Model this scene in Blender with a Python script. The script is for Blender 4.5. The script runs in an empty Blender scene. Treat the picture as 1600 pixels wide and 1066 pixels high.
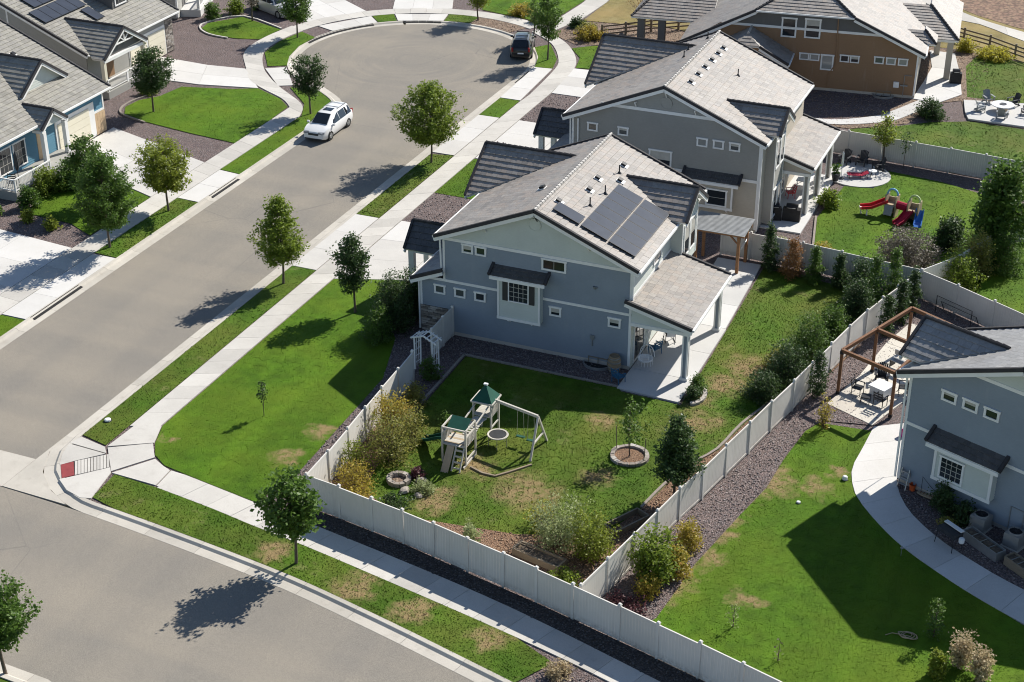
import bpy, math, random
import numpy as np
from mathutils import Vector, Matrix
from mathutils.geometry import tessellate_polygon

R = math.radians
sc = bpy.context.scene
col = sc.collection
random.seed(7)
RNG = np.random.default_rng(11)

# ------------------------------------------------------------------ camera, sky, sun, exposure
CAM_H, PITCH, YAW, FPX = 45.0, 0.49535, 0.39671, 2536.4
cam_d = bpy.data.cameras.new('camera'); cam = bpy.data.objects.new('camera', cam_d); col.objects.link(cam)
cam.location = (0, 0, CAM_H); cam.rotation_euler = (math.pi/2 - PITCH, 0, YAW)
cam_d.sensor_width = 36.0; cam_d.lens = FPX/1600*36.0; cam_d.clip_end = 3000
sc.camera = cam

SUN_AZ, SUN_EL = R(66.8), R(39.2)          # direction towards the sun, azimuth counted from +X
world = bpy.data.worlds.new('World'); sc.world = world; world.use_nodes = True
wn = world.node_tree
sky = wn.nodes.new('ShaderNodeTexSky'); sky.sky_type = 'NISHITA'; sky.sun_disc = False
sky.sun_elevation = SUN_EL; sky.sun_rotation = math.atan2(math.cos(SUN_AZ), math.sin(SUN_AZ))
sky.altitude = 1600; sky.air_density = 1.0; sky.dust_density = 0.6
wn.links.new(sky.outputs[0], wn.nodes['Background'].inputs[0])
wn.nodes['Background'].inputs[1].default_value = 0.082
sun_d = bpy.data.lights.new('sun', 'SUN'); sun = bpy.data.objects.new('sun', sun_d); col.objects.link(sun)
sun_d.energy = 4.5; sun_d.angle = R(0.53); sun_d.color = (1.0, 0.955, 0.88)
sv = Vector((math.cos(SUN_AZ)*math.cos(SUN_EL), math.sin(SUN_AZ)*math.cos(SUN_EL), math.sin(SUN_EL)))
sun.rotation_euler = sv.to_track_quat('Z', 'Y').to_euler(); sun.location = (0, 60, 60)
sc.view_settings.view_transform = 'Standard'; sc.view_settings.look = 'None'
sc.view_settings.exposure = 0.68; sc.view_settings.gamma = 1.0
sc.render.engine = 'CYCLES'; sc.cycles.max_bounces = 6; sc.cycles.diffuse_bounces = 3
sc.cycles.glossy_bounces = 2; sc.cycles.filter_width = 1.05; sc.cycles.transmission_bounces = 3; sc.cycles.transparent_max_bounces = 4

# ------------------------------------------------------------------ helpers
CAMP = Vector((0, 0, CAM_H))
def at(x, y, z=0.0):
    """survey helper: the point at height z seen at photo pixel (x, y) of the 1600-wide photograph"""
    f = Vector((-math.sin(YAW)*math.cos(PITCH), math.cos(YAW)*math.cos(PITCH), -math.sin(PITCH)))
    r = Vector((math.cos(YAW), math.sin(YAW), 0)); u = r.cross(f)
    d = r*((x-800)/FPX) - u*((y-533)/FPX) + f
    return CAMP + d*((z-CAM_H)/d.z)
def a2(x, y, z=0.0):
    p = at(x, y, z); return (p.x, p.y)

def link(o, parent=None):
    col.objects.link(o)
    if parent is not None: o.parent = parent
    return o
def tag(o, label=None, cat=None, group=None, kind=None):
    if label: o['label'] = label
    if cat: o['category'] = cat
    if group: o['group'] = group
    if kind: o['kind'] = kind
    return o
def thing(name, label, cat, loc=(0, 0, 0), rz=0.0, group=None):
    o = bpy.data.objects.new(name, None); o.empty_display_size = 0.3
    o.location = loc; o.rotation_euler = (0, 0, rz)
    link(o); return tag(o, label, cat, group)
def copy_tree(o, parent=None):
    c = o.copy(); link(c)
    c.parent = parent
    for ch in list(o.children): copy_tree(ch, c)
    return c

class MB:
    """collects faces of one mesh"""
    def __init__(s): s.v = []; s.f = []; s.mi = []; s.cur = 0; s.rnd = []; s.r = 0.5
    def face(s, pts):
        b = len(s.v); s.v.extend([tuple(p) for p in pts]); s.f.append(tuple(range(b, b+len(pts)))); s.mi.append(s.cur); s.rnd.append(s.r)
    def hexa(s, p):           # 8 points: bottom 0-3 ccw, top 4-7
        b = len(s.v); s.v.extend([tuple(q) for q in p])
        for q in ((3, 2, 1, 0), (4, 5, 6, 7), (0, 1, 5, 4), (1, 2, 6, 5), (2, 3, 7, 6), (3, 0, 4, 7)):
            s.f.append(tuple(b+i for i in q)); s.mi.append(s.cur); s.rnd.append(s.r)
    def box(s, x0, y0, z0, x1, y1, z1):
        s.hexa([(x0,y0,z0),(x1,y0,z0),(x1,y1,z0),(x0,y1,z0),(x0,y0,z1),(x1,y0,z1),(x1,y1,z1),(x0,y1,z1)])
    def rbox(s, cx, cy, z0, lx, ly, h, rz=0, top=1.0):
        c, n = math.cos(rz), math.sin(rz); P = []
        for k, zz in ((1.0, z0), (top, z0+h)):
            for a, b in ((-1,-1),(1,-1),(1,1),(-1,1)):
                x, y = a*lx/2*k, b*ly/2*k; P.append((cx+x*c-y*n, cy+x*n+y*c, zz))
        s.hexa(P)
    def prism(s, poly, z0, z1):
        n = len(poly)
        a = sum(poly[i][0]*poly[(i+1)%n][1]-poly[(i+1)%n][0]*poly[i][1] for i in range(n))
        if a < 0: poly = poly[::-1]
        lo = [(p[0], p[1], z0) for p in poly]; hi = [(p[0], p[1], z1) for p in poly]
        for t in tessellate_polygon([[Vector((p[0], p[1], 0)) for p in poly]]):
            tri = [hi[i] for i in t]
            ar = (tri[1][0]-tri[0][0])*(tri[2][1]-tri[0][1])-(tri[2][0]-tri[0][0])*(tri[1][1]-tri[0][1])
            if ar < 0: tri = tri[::-1]
            s.face(tri)
        for i in range(n): s.face([lo[i], lo[(i+1)%n], hi[(i+1)%n], hi[i]])
    def beam(s, p, q, w, h, up=(0, 0, 1)):
        p, q = Vector(p), Vector(q); d = (q-p).normalized(); sd = d.cross(Vector(up))
        if sd.length < 1e-4: sd = d.cross(Vector((1, 0, 0)))
        sd.normalize(); u = sd.cross(d).normalized(); P = []
        for e in (-h/2, h/2):
            P += [p-sd*w/2+u*e, p+sd*w/2+u*e, q+sd*w/2+u*e, q-sd*w/2+u*e]
        s.hexa(P)
    def tube(s, pts, rad, n=8, cap=True):
        pts = [Vector(p) for p in pts]; rings = []
        if not hasattr(rad, '__len__'): rad = [rad]*len(pts)
        ref = None
        for i, p in enumerate(pts):
            d = (pts[min(i+1, len(pts)-1)]-pts[max(i-1, 0)])
            d = d.normalized() if d.length > 1e-9 else Vector((0, 0, 1))
            if ref is None: ref = d.orthogonal().normalized()
            a = (ref - d*ref.dot(d)); a = a.normalized() if a.length > 1e-6 else d.orthogonal().normalized()
            ref = a; b = d.cross(a); st = len(s.v)
            for k in range(n):
                t = 2*math.pi*k/n; s.v.append(tuple(p+(a*math.cos(t)+b*math.sin(t))*rad[i]))
            rings.append(st)
        for i in range(len(pts)-1):
            for k in range(n):
                k2 = (k+1) % n
                s.f.append((rings[i]+k, rings[i]+k2, rings[i+1]+k2, rings[i+1]+k)); s.mi.append(s.cur); s.rnd.append(s.r)
        if cap:
            for st, rev in ((rings[0], True), (rings[-1], False)):
                f = tuple(st+k for k in range(n)); s.f.append(f[::-1] if rev else f); s.mi.append(s.cur); s.rnd.append(s.r)
    def lathe(s, prof, n=16, c=(0, 0, 0), sx=1, sy=1, cap=True):
        rings = []
        for r_, z in prof:
            st = len(s.v)
            for k in range(n):
                t = 2*math.pi*k/n; s.v.append((c[0]+r_*sx*math.cos(t), c[1]+r_*sy*math.sin(t), c[2]+z))
            rings.append(st)
        for i in range(len(prof)-1):
            for k in range(n):
                k2 = (k+1) % n
                s.f.append((rings[i]+k, rings[i]+k2, rings[i+1]+k2, rings[i+1]+k)); s.mi.append(s.cur); s.rnd.append(s.r)
        if cap:
            s.f.append(tuple(rings[0]+k for k in range(n))[::-1]); s.mi.append(s.cur); s.rnd.append(s.r)
            s.f.append(tuple(rings[-1]+k for k in range(n))); s.mi.append(s.cur); s.rnd.append(s.r)
    def mesh(s, name, mats, smooth=None):
        me = bpy.data.meshes.new(name); me.from_pydata(s.v, [], s.f)
        if not isinstance(mats, (list, tuple)): mats = [mats]
        for m in mats: me.materials.append(m)
        if len(mats) > 1: me.polygons.foreach_set('material_index', s.mi)
        at_ = me.attributes.new('rnd', 'FLOAT', 'FACE'); at_.data.foreach_set('value', s.rnd)
        if smooth:
            me.polygons.foreach_set('use_smooth', [True]*len(me.polygons))
            me.set_sharp_from_angle(angle=R(smooth))
        me.update(); return me
    def build(s, name, mats, parent=None, smooth=None, loc=None):
        o = bpy.data.objects.new(name, s.mesh(name, mats, smooth))
        if loc is not None: o.location = loc
        return link(o, parent)

def clip_half(poly, nx, ny, c):       # keep nx*x+ny*y <= c
    out = []
    for i in range(len(poly)):
        p, q = poly[i], poly[(i+1) % len(poly)]
        dp, dq = nx*p[0]+ny*p[1]-c, nx*q[0]+ny*q[1]-c
        if dp <= 0: out.append(p)
        if (dp < 0 < dq) or (dq < 0 < dp):
            t = dp/(dp-dq); out.append((p[0]+(q[0]-p[0])*t, p[1]+(q[1]-p[1])*t))
    return out
def clip_convex(poly, clip):          # clip ccw convex
    for i in range(len(clip)):
        a, b = clip[i], clip[(i+1) % len(clip)]
        nx, ny = b[1]-a[1], -(b[0]-a[0])
        poly = clip_half(poly, nx, ny, nx*a[0]+ny*a[1])
        if len(poly) < 3: return []
    return poly
def area2(p): return sum(p[i][0]*p[(i+1)%len(p)][1]-p[(i+1)%len(p)][0]*p[i][1] for i in range(len(p)))/2

# ------------------------------------------------------------------ materials
def new_mat(name):
    m = bpy.data.materials.new(name); m.use_nodes = True
    nt = m.node_tree; b = nt.nodes['Principled BSDF']; b.inputs['Specular IOR Level'].default_value = 0.25
    return m, nt, b
class N:
    """node shorthand"""
    def __init__(s, nt): s.nt = nt
    def n(s, t, **kw):
        x = s.nt.nodes.new(t)
        for k, v in kw.items(): setattr(x, k, v)
        return x
    def L(s, a, b): s.nt.links.new(a, b)
    def pos(s): return s.n('ShaderNodeNewGeometry').outputs['Position']
    def obj(s): return s.n('ShaderNodeTexCoord').outputs['Object']
    def noise(s, vec, scale, detail=3, rough=.55, scalev=None):
        if scalev:
            mp = s.n('ShaderNodeMapping'); mp.inputs['Scale'].default_value = scalev; s.L(vec, mp.inputs[0]); vec = mp.outputs[0]
        x = s.n('ShaderNodeTexNoise'); x.inputs['Scale'].default_value = scale
        x.inputs['Detail'].default_value = detail; x.inputs['Roughness'].default_value = rough
        s.L(vec, x.inputs['Vector']); return x.outputs['Fac']
    def voro(s, vec, scale, out='Color', feature='F1', rnd=1.0):
        x = s.n('ShaderNodeTexVoronoi', feature=feature); x.inputs['Scale'].default_value = scale
        x.inputs['Randomness'].default_value = rnd
        s.L(vec, x.inputs['Vector']); return x.outputs[out]
    def ramp(s, fac, stops):
        x = s.n('ShaderNodeValToRGB'); e = x.color_ramp.elements
        while len(e) < len(stops): e.new(0.5)
        for i, (p, c) in enumerate(stops):
            e[i].position = p; e[i].color = (c[0], c[1], c[2], 1) if hasattr(c, '__len__') else (c, c, c, 1)
        s.L(fac, x.inputs[0]); return x.outputs[0]
    def mix(s, fac, a, b, mode='MIX'):
        x = s.n('ShaderNodeMix', data_type='RGBA', blend_type=mode)
        for sock, v in ((x.inputs[0], fac), (x.inputs[6], a), (x.inputs[7], b)):
            if hasattr(v, 'is_output') or isinstance(v, bpy.types.NodeSocket): s.L(v, sock)
            elif hasattr(v, '__len__'): sock.default_value = (v[0], v[1], v[2], 1)
            else: sock.default_value = v if sock == x.inputs[0] else (v, v, v, 1)
        return x.outputs[2]
    def math(s, op, a, b=None, clamp=False):
        x = s.n('ShaderNodeMath', operation=op); x.use_clamp = clamp
        for i, v in enumerate((a, b)):
            if v is None: continue
            if isinstance(v, bpy.types.NodeSocket): s.L(v, x.inputs[i])
            else: x.inputs[i].default_value = v
        return x.outputs[0]
    def bump(s, h, strength, dist, bsdf):
        x = s.n('ShaderNodeBump'); x.inputs['Strength'].default_value = strength; x.inputs['Distance'].default_value = dist
        s.L(h, x.inputs['Height']); s.L(x.outputs[0], bsdf.inputs['Normal'])

def plain(name, c, rough=.7, var=.12, scale=2.0, metal=0, spec=.25, fine=0, bump=0):
    """painted or moulded surface with slight wear"""
    m, nt, b = new_mat(name); k = N(nt); p = k.obj()
    f = k.noise(p, scale, 4)
    c1 = tuple(x*(1-var) for x in c); c2 = tuple(min(1, x*(1+var)) for x in c)
    o = k.ramp(f, [(.3, c1), (.7, c2)])
    if fine:
        f2 = k.noise(p, fine, 2); o = k.mix(.25, o, k.ramp(f2, [(.35, 0.0), (.65, 1.0)]), 'OVERLAY')
    k.L(o, b.inputs['Base Color']); b.inputs['Roughness'].default_value = rough
    b.inputs['Metallic'].default_value = metal; b.inputs['Specular IOR Level'].default_value = spec
    if bump: k.bump(k.noise(p, fine or 30, 3), bump, .02, b)
    return m

def m_asphalt():
    m, nt, b = new_mat('asphalt'); k = N(nt); p = k.pos()
    big = k.noise(p, .11, 4, .6); mid = k.noise(p, .8, 4, .6); fine = k.noise(p, 22, 3, .7)
    lanes = k.noise(p, .35, 3, .5, scalev=(1, .06, 1)); lanes2 = k.noise(p, .35, 3, .5, scalev=(.06, 1, 1))
    c = k.ramp(big, [(.3, (.235, .208, .168)), (.7, (.265, .234, .186))])
    c = k.mix(.35, c, k.ramp(mid, [(.35, (.22, .2, .172)), (.65, (.275, .245, .2))]))
    c = k.mix(.42, c, k.ramp(lanes, [(.40, (.19, .178, .16)), (.6, (.275, .245, .2))]))
    c = k.mix(.32, c, k.ramp(lanes2, [(.40, (.185, .175, .158)), (.6, (.275, .245, .2))]))
    c = k.mix(.55, c, k.ramp(fine, [(.3, .25), (.7, .75)]), 'OVERLAY')
    vd = k.n('ShaderNodeVectorMath', operation='DISTANCE'); k.L(p, vd.inputs[0]); vd.inputs[1].default_value = (-59.77, 120.8, -.12)
    cx = k.n('ShaderNodeCombineXYZ'); k.L(vd.outputs['Value'], cx.inputs[0]); ring = k.noise(cx.outputs[0], 1.6, 4, .7)
    inb = k.math('MULTIPLY', k.math('LESS_THAN', vd.outputs['Value'], 9.6), k.ramp(k.noise(p, .25, 3), [(.42, 0.0), (.6, .4)]))
    c = k.mix(inb, c, k.ramp(ring, [(.4, (.165, .158, .148)), (.6, (.285, .25, .2))]))
    sp = k.voro(p, 2.2, 'Distance'); c = k.mix(k.ramp(sp, [(.02, 1.0), (.035, 0.0)]), c, (.09, .085, .08))
    cr = k.voro(k.mix(.06, p, k.n('ShaderNodeTexNoise').outputs['Color'], 'ADD'), .11, 'Distance', 'DISTANCE_TO_EDGE')
    c = k.mix(k.math('MULTIPLY', k.ramp(cr, [(.0015, 1.0), (.004, 0.0)]), k.ramp(k.noise(p, .06, 2), [(.5, 0.0), (.6, .55)])), c, (.1, .098, .095))
    k.L(c, b.inputs['Base Color']); b.inputs['Roughness'].default_value = .92
    k.bump(fine, .35, .02, b); return m
def m_concrete(name, c=(.5, .475, .43), var=.10, dirt=.3):
    m, nt, b = new_mat(name); k = N(nt); p = k.pos()
    rnd = k.n('ShaderNodeObjectInfo').outputs['Random']
    big = k.noise(p, .5, 5, .65); fine = k.noise(p, 18, 4, .7)
    cc = k.ramp(big, [(.3, tuple(x*(1-var) for x in c)), (.7, tuple(x*(1+var*.6) for x in c))])
    cc = k.mix(.5, cc, k.ramp(rnd, [(0, .40), (1, .62)]), 'OVERLAY')
    cc = k.mix(.35, cc, k.ramp(fine, [(.3, .38), (.7, .62)]), 'OVERLAY')
    st = k.noise(p, 1.6, 5, .7); cc = k.mix(k.ramp(st, [(.56, 0.0), (.75, dirt)]), cc, (.27, .235, .19))
    k.L(cc, b.inputs['Base Color']); b.inputs['Roughness'].default_value = .88
    k.bump(fine, .2, .01, b); return m
DRY = [(-18.6,79.0,1.8),(-19.3,76.4,1.6),(-20.3,74.3,1.2),(-19.6,72.3,1.5),(-25.6,62.6,2.2),(-28.6,63.6,1.4),(-24.3,70.4,1.0),(-22.6,65.2,1.3),
       (-14.2,67.9,1.3),(-12.2,68.4,1.1),(-11.6,70.4,.7),(-12.9,58.3,.8),(-15.4,60.5,1.0),(-16.3,58.0,.9),(-17.9,78.6,1.2),(-29.3,60.2,1.5),(-15.2,64.2,.8),(-34.5,53.2,1.1),(-29.5,52.2,1.4),(-26.4,51.6,1.2),(-22.6,51.0,1.1),(-14.5,69.0,1.0),(-14.9,66.4,.8),(-15.6,62.6,.8),(-15.9,61.2,.8),(-16.1,59.2,.8),(-16.5,56.6,.9),(-38.0,60.8,1.0),(-37.6,63.6,.9),(-44.6,59.8,.6)]
def m_lawn(name, lush, mixc, dryf=.2, thr=.6):
    m, nt, b = new_mat(name); k = N(nt); p = k.pos()
    big = k.noise(p, .22, 4, .6); mid = k.noise(p, 1.3, 4, .65); fine = k.noise(p, 14, 3, .7)
    c = k.ramp(mid, [(.3, tuple(x*.72 for x in lush)), (.7, tuple(x*1.25 for x in lush))])
    c = k.mix(k.ramp(big, [(.38, 0.0), (.68, .8)]), c, mixc)
    stripe = k.noise(p, .55, 2, .5, scalev=(1, .08, 1)); c = k.mix(.26, c, k.ramp(stripe, [(.4, .3), (.6, .7)]), 'OVERLAY')
    d = k.noise(p, .6, 5, .7); c = k.mix(k.ramp(d, [(thr, 0.0), (thr+.14, dryf)]), c, (.30, .25, .12))
    acc = None; jn = k.n('ShaderNodeTexNoise'); jn.inputs['Scale'].default_value = .9; jn.inputs['Detail'].default_value = 4; k.L(p, jn.inputs['Vector'])
    jv = k.n('ShaderNodeVectorMath', operation='MULTIPLY_ADD'); k.L(jn.outputs['Color'], jv.inputs[0]); jv.inputs[1].default_value = (2.6, 2.6, 0); jv.inputs[2].default_value = (-1.3, -1.3, 0)
    pj = k.n('ShaderNodeVectorMath', operation='ADD'); k.L(p, pj.inputs[0]); k.L(jv.outputs[0], pj.inputs[1])
    for x, y, r_ in DRY:
        vd = k.n('ShaderNodeVectorMath', operation='DISTANCE'); k.L(pj.outputs[0], vd.inputs[0]); vd.inputs[1].default_value = (x, y, 0)
        q = k.math('SUBTRACT', 1.0, k.math('DIVIDE', vd.outputs['Value'], r_), True)
        acc = q if acc is None else k.math('MAXIMUM', acc, q)
    dn = k.math('MULTIPLY', acc, k.ramp(k.noise(p, 2.2, 5, .75), [(.36, 0.15), (.6, 2.0)]), True)
    c = k.mix(k.math('MULTIPLY', dn, .95), c, (.27, .195, .095))
    c = k.mix(.4, c, k.ramp(fine, [(.3, .34), (.7, .66)]), 'OVERLAY')
    k.L(c, b.inputs['Base Color']); b.inputs['Roughness'].default_value = .8; b.inputs['Specular IOR Level'].default_value = .12
    k.bump(fine, .8, .05, b); return m
def m_gravel(name, cols, scale=16, bump=.9):
    m, nt, b = new_mat(name); k = N(nt); p = k.pos()
    cell = k.voro(p, scale, 'Color'); sep = k.n('ShaderNodeSeparateColor'); k.L(cell, sep.inputs[0])
    c = k.ramp(sep.outputs[0], [(i/(len(cols)-1), q) for i, q in enumerate(cols)])
    dist = k.voro(p, scale, 'Distance'); c = k.mix(k.ramp(dist, [(.35, 0.0), (.75, .55)]), c, (.03, .025, .022))
    c = k.mix(.3, c, k.ramp(k.noise(p, .7, 4), [(.3, .35), (.7, .65)]), 'OVERLAY')
    k.L(c, b.inputs['Base Color']); b.inputs['Roughness'].default_value = .9
    k.bump(k.math('SUBTRACT', 1.0, dist), bump, .05, b); return m
def m_tile(name, cols, rough=.55):
    m, nt, b = new_mat(name); b.inputs['Specular IOR Level'].default_value = .55; k = N(nt); p = k.obj()
    a = k.n('ShaderNodeAttribute', attribute_name='rnd')
    c = k.ramp(a.outputs['Fac'], [(i/(len(cols)-1), q) for i, q in enumerate(cols)])
    w = k.pos(); c = k.mix(.45, c, k.ramp(k.noise(w, 6, 4, .7), [(.3, .34), (.7, .66)]), 'OVERLAY')
    c = k.mix(.3, c, k.ramp(k.noise(w, .5, 3, .6), [(.35, .4), (.65, .6)]), 'OVERLAY')
    k.L(c, b.inputs['Base Color']); b.inputs['Roughness'].default_value = rough
    k.bump(k.noise(w, 40, 2), .3, .01, b); return m
def m_siding(name, c, var=.06):
    m, nt, b = new_mat(name); k = N(nt); w = k.pos()
    o = k.ramp(k.noise(w, .5, 4, .6), [(.3, tuple(x*(1-var) for x in c)), (.7, tuple(x*(1+var) for x in c))])
    g = k.noise(w, 5, 4, .7, scalev=(1, 1, 9)); o = k.mix(.22, o, k.ramp(g, [(.3, .35), (.7, .65)]), 'OVERLAY')
    st = k.noise(w, 2.2, 3, .6, scalev=(1, 1, .18)); o = k.mix(k.ramp(st, [(.6, 0.0), (.8, .12)]), o, (.5, .48, .44))
    k.L(o, b.inputs['Base Color']); b.inputs['Roughness'].default_value = .65; return m
def m_glass(name='window_glass', c=(.02, .025, .03)):
    m, nt, b = new_mat(name); k = N(nt)
    rnd = k.n('ShaderNodeObjectInfo').outputs['Random']
    o = k.ramp(rnd, [(0, c), (.55, c), (1, (.10, .11, .105))])
    k.L(o, b.inputs['Base Color']); b.inputs['Roughness'].default_value = .06; b.inputs['Specular IOR Level'].default_value = .6
    return m
def m_leaf(name, c1, c2, trans=.3, c3=None):
    m, nt, b = new_mat(name); k = N(nt)
    a = k.n('ShaderNodeAttribute', attribute_name='rnd')
    st = [(0, c1), (.75, c2)] + ([(1, c3)] if c3 else [(1, tuple(min(1, x*1.35) for x in c2))])
    o = k.ramp(a.outputs['Fac'], st)
    k.L(o, b.inputs['Base Color']); b.inputs['Roughness'].default_value = .5; b.inputs['Specular IOR Level'].default_value = .3
    t = k.n('ShaderNodeBsdfTranslucent'); k.L(k.mix(.6, o, tuple(min(1, x*1.6) for x in c2)), t.inputs[0])
    ms = k.n('ShaderNodeMixShader'); ms.inputs[0].default_value = trans
    k.L(b.outputs[0], ms.inputs[1]); k.L(t.outputs[0], ms.inputs[2])
    k.L(ms.outputs[0], nt.nodes['Material Output'].inputs[0]); return m
def m_wood(name, c, c2=None, axis=(1, 1, 12)):
    m, nt, b = new_mat(name); k = N(nt); p = k.obj(); c2 = c2 or tuple(x*.6 for x in c)
    o = k.ramp(k.noise(p, 3, 5, .65, scalev=axis), [(.3, c2), (.7, c)])
    k.L(o, b.inputs['Base Color']); b.inputs['Roughness'].default_value = .7; return m
def m_stone(name):
    m, nt, b = new_mat(name); k = N(nt); w = k.pos(); a = k.n('ShaderNodeAttribute', attribute_name='rnd')
    o = k.ramp(a.outputs['Fac'], [(0, (.10, .09, .085)), (.35, (.22, .19, .16)), (.65, (.33, .29, .25)), (1, (.45, .42, .38))])
    o = k.mix(.5, o, k.ramp(k.noise(w, 9, 5, .7), [(.3, .3), (.7, .7)]), 'OVERLAY')
    k.L(o, b.inputs['Base Color']); b.inputs['Roughness'].default_value = .9; k.bump(k.noise(w, 12, 4), .5, .03, b); return m

def m_fence():
    m, nt, b = new_mat('fence_vinyl'); k = N(nt); p = k.obj(); w = k.pos(); rnd = k.n('ShaderNodeObjectInfo').outputs['Random']
    o = k.ramp(k.noise(w, .5, 4), [(.3, (.60, .575, .525)), (.7, (.69, .66, .605))]); o = k.mix(.35, o, k.ramp(rnd, [(0, .42), (1, .58)]), 'OVERLAY')
    sp = k.n('ShaderNodeSeparateXYZ'); k.L(p, sp.inputs[0]); low = k.math('SUBTRACT', 1.0, k.math('DIVIDE', sp.outputs[2], .42), True)
    st = k.math('MULTIPLY', low, k.ramp(k.noise(w, 5, 5, .7), [(.38, 0.0), (.65, .75)]), True); o = k.mix(st, o, (.25, .2, .15))
    run = k.noise(w, 3.2, 3, .6, scalev=(1, 1, .12)); o = k.mix(k.ramp(run, [(.58, 0.0), (.75, .22)]), o, (.38, .36, .31))
    k.L(o, b.inputs['Base Color']); b.inputs['Roughness'].default_value = .45; return m
M = dict(
 asphalt=m_asphalt(), walk=m_concrete('walk_concrete', (.50, .475, .43)), drive=m_concrete('drive_concrete', (.56, .54, .505), .07, .12),
 gutter=m_concrete('gutter_concrete', (.48, .445, .385), .12, .45), patio=m_concrete('patio_concrete', (.55, .54, .52), .06, .1),
 tanpatio=m_concrete('tan_concrete', (.56, .52, .45), .08, .15),
 lawn=m_lawn('lawn_lush', (.068, .142, .007), (.108, .165, .010), .2, .66), yard=m_lawn('lawn_patchy', (.060, .122, .009), (.118, .138, .022), .42, .58),
 rock=m_gravel('rock_mulch', [(.10, .075, .07), (.17, .125, .115), (.23, .17, .155), (.13, .11, .115), (.30, .25, .23)], 14),
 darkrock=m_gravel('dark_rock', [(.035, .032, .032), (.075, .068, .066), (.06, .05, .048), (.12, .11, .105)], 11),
 tanrock=m_gravel('tan_mulch', [(.22, .15, .10), (.3, .21, .15), (.17, .12, .09), (.36, .28, .2)], 9),
 chips=m_gravel('wood_chips', [(.22, .12, .07), (.33, .2, .12), (.16, .09, .055), (.38, .26, .17)], 18),
 soil=m_gravel('soil', [(.16, .12, .085), (.2, .155, .11), (.13, .1, .075)], 6, .4),
 dryfield=m_lawn('dry_field', (.20, .165, .06), (.30, .22, .09), .5, .5), dirtfield=m_gravel('dirt_field', [(.2, .12, .085), (.26, .165, .115), (.3, .2, .13)], 3, .3),
 tile=m_tile('roof_tile', [(.205, .186, .166), (.242, .218, .195), (.275, .248, .218), (.288, .243, .205), (.245, .225, .206), (.305, .276, .242)]),
 tile_l=m_tile('roof_tile_left', [(.20, .19, .16), (.26, .245, .21), (.295, .28, .235), (.25, .237, .21), (.32, .30, .255)]),
 tile_g=m_tile('roof_tile_grey', [(.23, .225, .217), (.27, .262, .252), (.25, .246, .242), (.31, .302, .29)]), tile_shade=m_tile('roof_tile_shaded', [(.07, .068, .066), (.095, .09, .088), (.085, .083, .082)]),  # last one: darker tile copy, shade on bays and entries put into its colour
 ridge=m_tile('ridge_cap', [(.26, .245, .225), (.34, .32, .295), (.40, .38, .35)]), rake=plain('rake_tile', (.045, .043, .045), .8, .2, 3),
 blue=m_siding('blue_siding', (.24, .278, .318)), sage=m_siding('sage_shake', (.54, .57, .52)), taupe=m_siding('taupe_siding', (.295, .285, .258)),
 beige=m_siding('beige_siding', (.45, .40, .325)), brown=m_siding('brown_siding', (.27, .165, .092)), dgrey=m_siding('charcoal_siding', (.13, .125, .118)),
 teal=m_siding('teal_siding', (.105, .235, .32)), lgrey=m_siding('grey_siding', (.33, .322, .295)), cream=m_siding('cream_door', (.72, .67, .53)),
 tan=m_siding('tan_brick', (.55, .40, .25)), trim=plain('white_trim', (.78, .77, .74), .55, .05, 1.2), soffit=plain('soffit', (.6, .59, .57), .7, .05),
 fence=m_fence(), glass=m_glass(), blind=m_glass('blind_glass', (.30, .30, .28)), muntin=plain('muntin', (.45, .43, .38), .6),
 shutter=plain('shutter', (.05, .048, .045), .6), solar=plain('solar_cell', (.052, .059, .074), .2, .1, 1.5, 0, .3), solarframe=plain('solar_frame', (.02, .02, .022), .4, .1, 1, .5),
 white=plain('white_plastic', (.75, .75, .74), .45, .04), black=plain('black_metal', (.018, .018, .02), .45, .2, 4), dark=plain('dark_plastic', (.04, .042, .046), .5, .2, 4),
 grey=plain('grey_metal', (.25, .26, .26), .5, .1, 3, .3), galv=plain('galvanised', (.42, .43, .43), .4, .15, 2, .7), cedar=m_wood('cedar', (.36, .18, .085)), dkcedar=m_wood('stained_cedar', (.22, .105, .05)),
 oldwood=m_wood('weathered_wood', (.30, .24, .17)), bark=m_wood('bark', (.16, .125, .095), (.07, .055, .04), (6, 6, 1.5)), stone=m_stone('ledge_stone'),
 bluepl=plain('blue_chair', (.03, .12, .22), .4, .1), red=plain('red_plastic', (.52, .03, .035), .35, .1), maroon=plain('maroon_fabric', (.33, .012, .04), .8, .15), pink=plain('pink_plastic', (.6, .03, .3), .4),
 orange=plain('orange_plastic', (.6, .11, .03), .5), green=plain('green_canvas', (.012, .075, .05), .7, .15), skyblue=plain('sky_plastic', (.2, .45, .68), .4), royal=plain('royal_plastic', (.03, .14, .45), .4), tanpl=plain('tan_plastic', (.42, .33, .22), .5),
 limepl=plain('lime_plastic', (.55, .66, .3), .45), rubber=plain('rubber', (.02, .02, .02), .85, .2, 6), redpad=plain('detectable_pad', (.25, .05, .05), .8, .15, 4), barrel=m_wood('barrel_oak', (.36, .27, .17)),
 acgrey=plain('ac_grey', (.28, .27, .25), .55, .08, 3),
)

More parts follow.
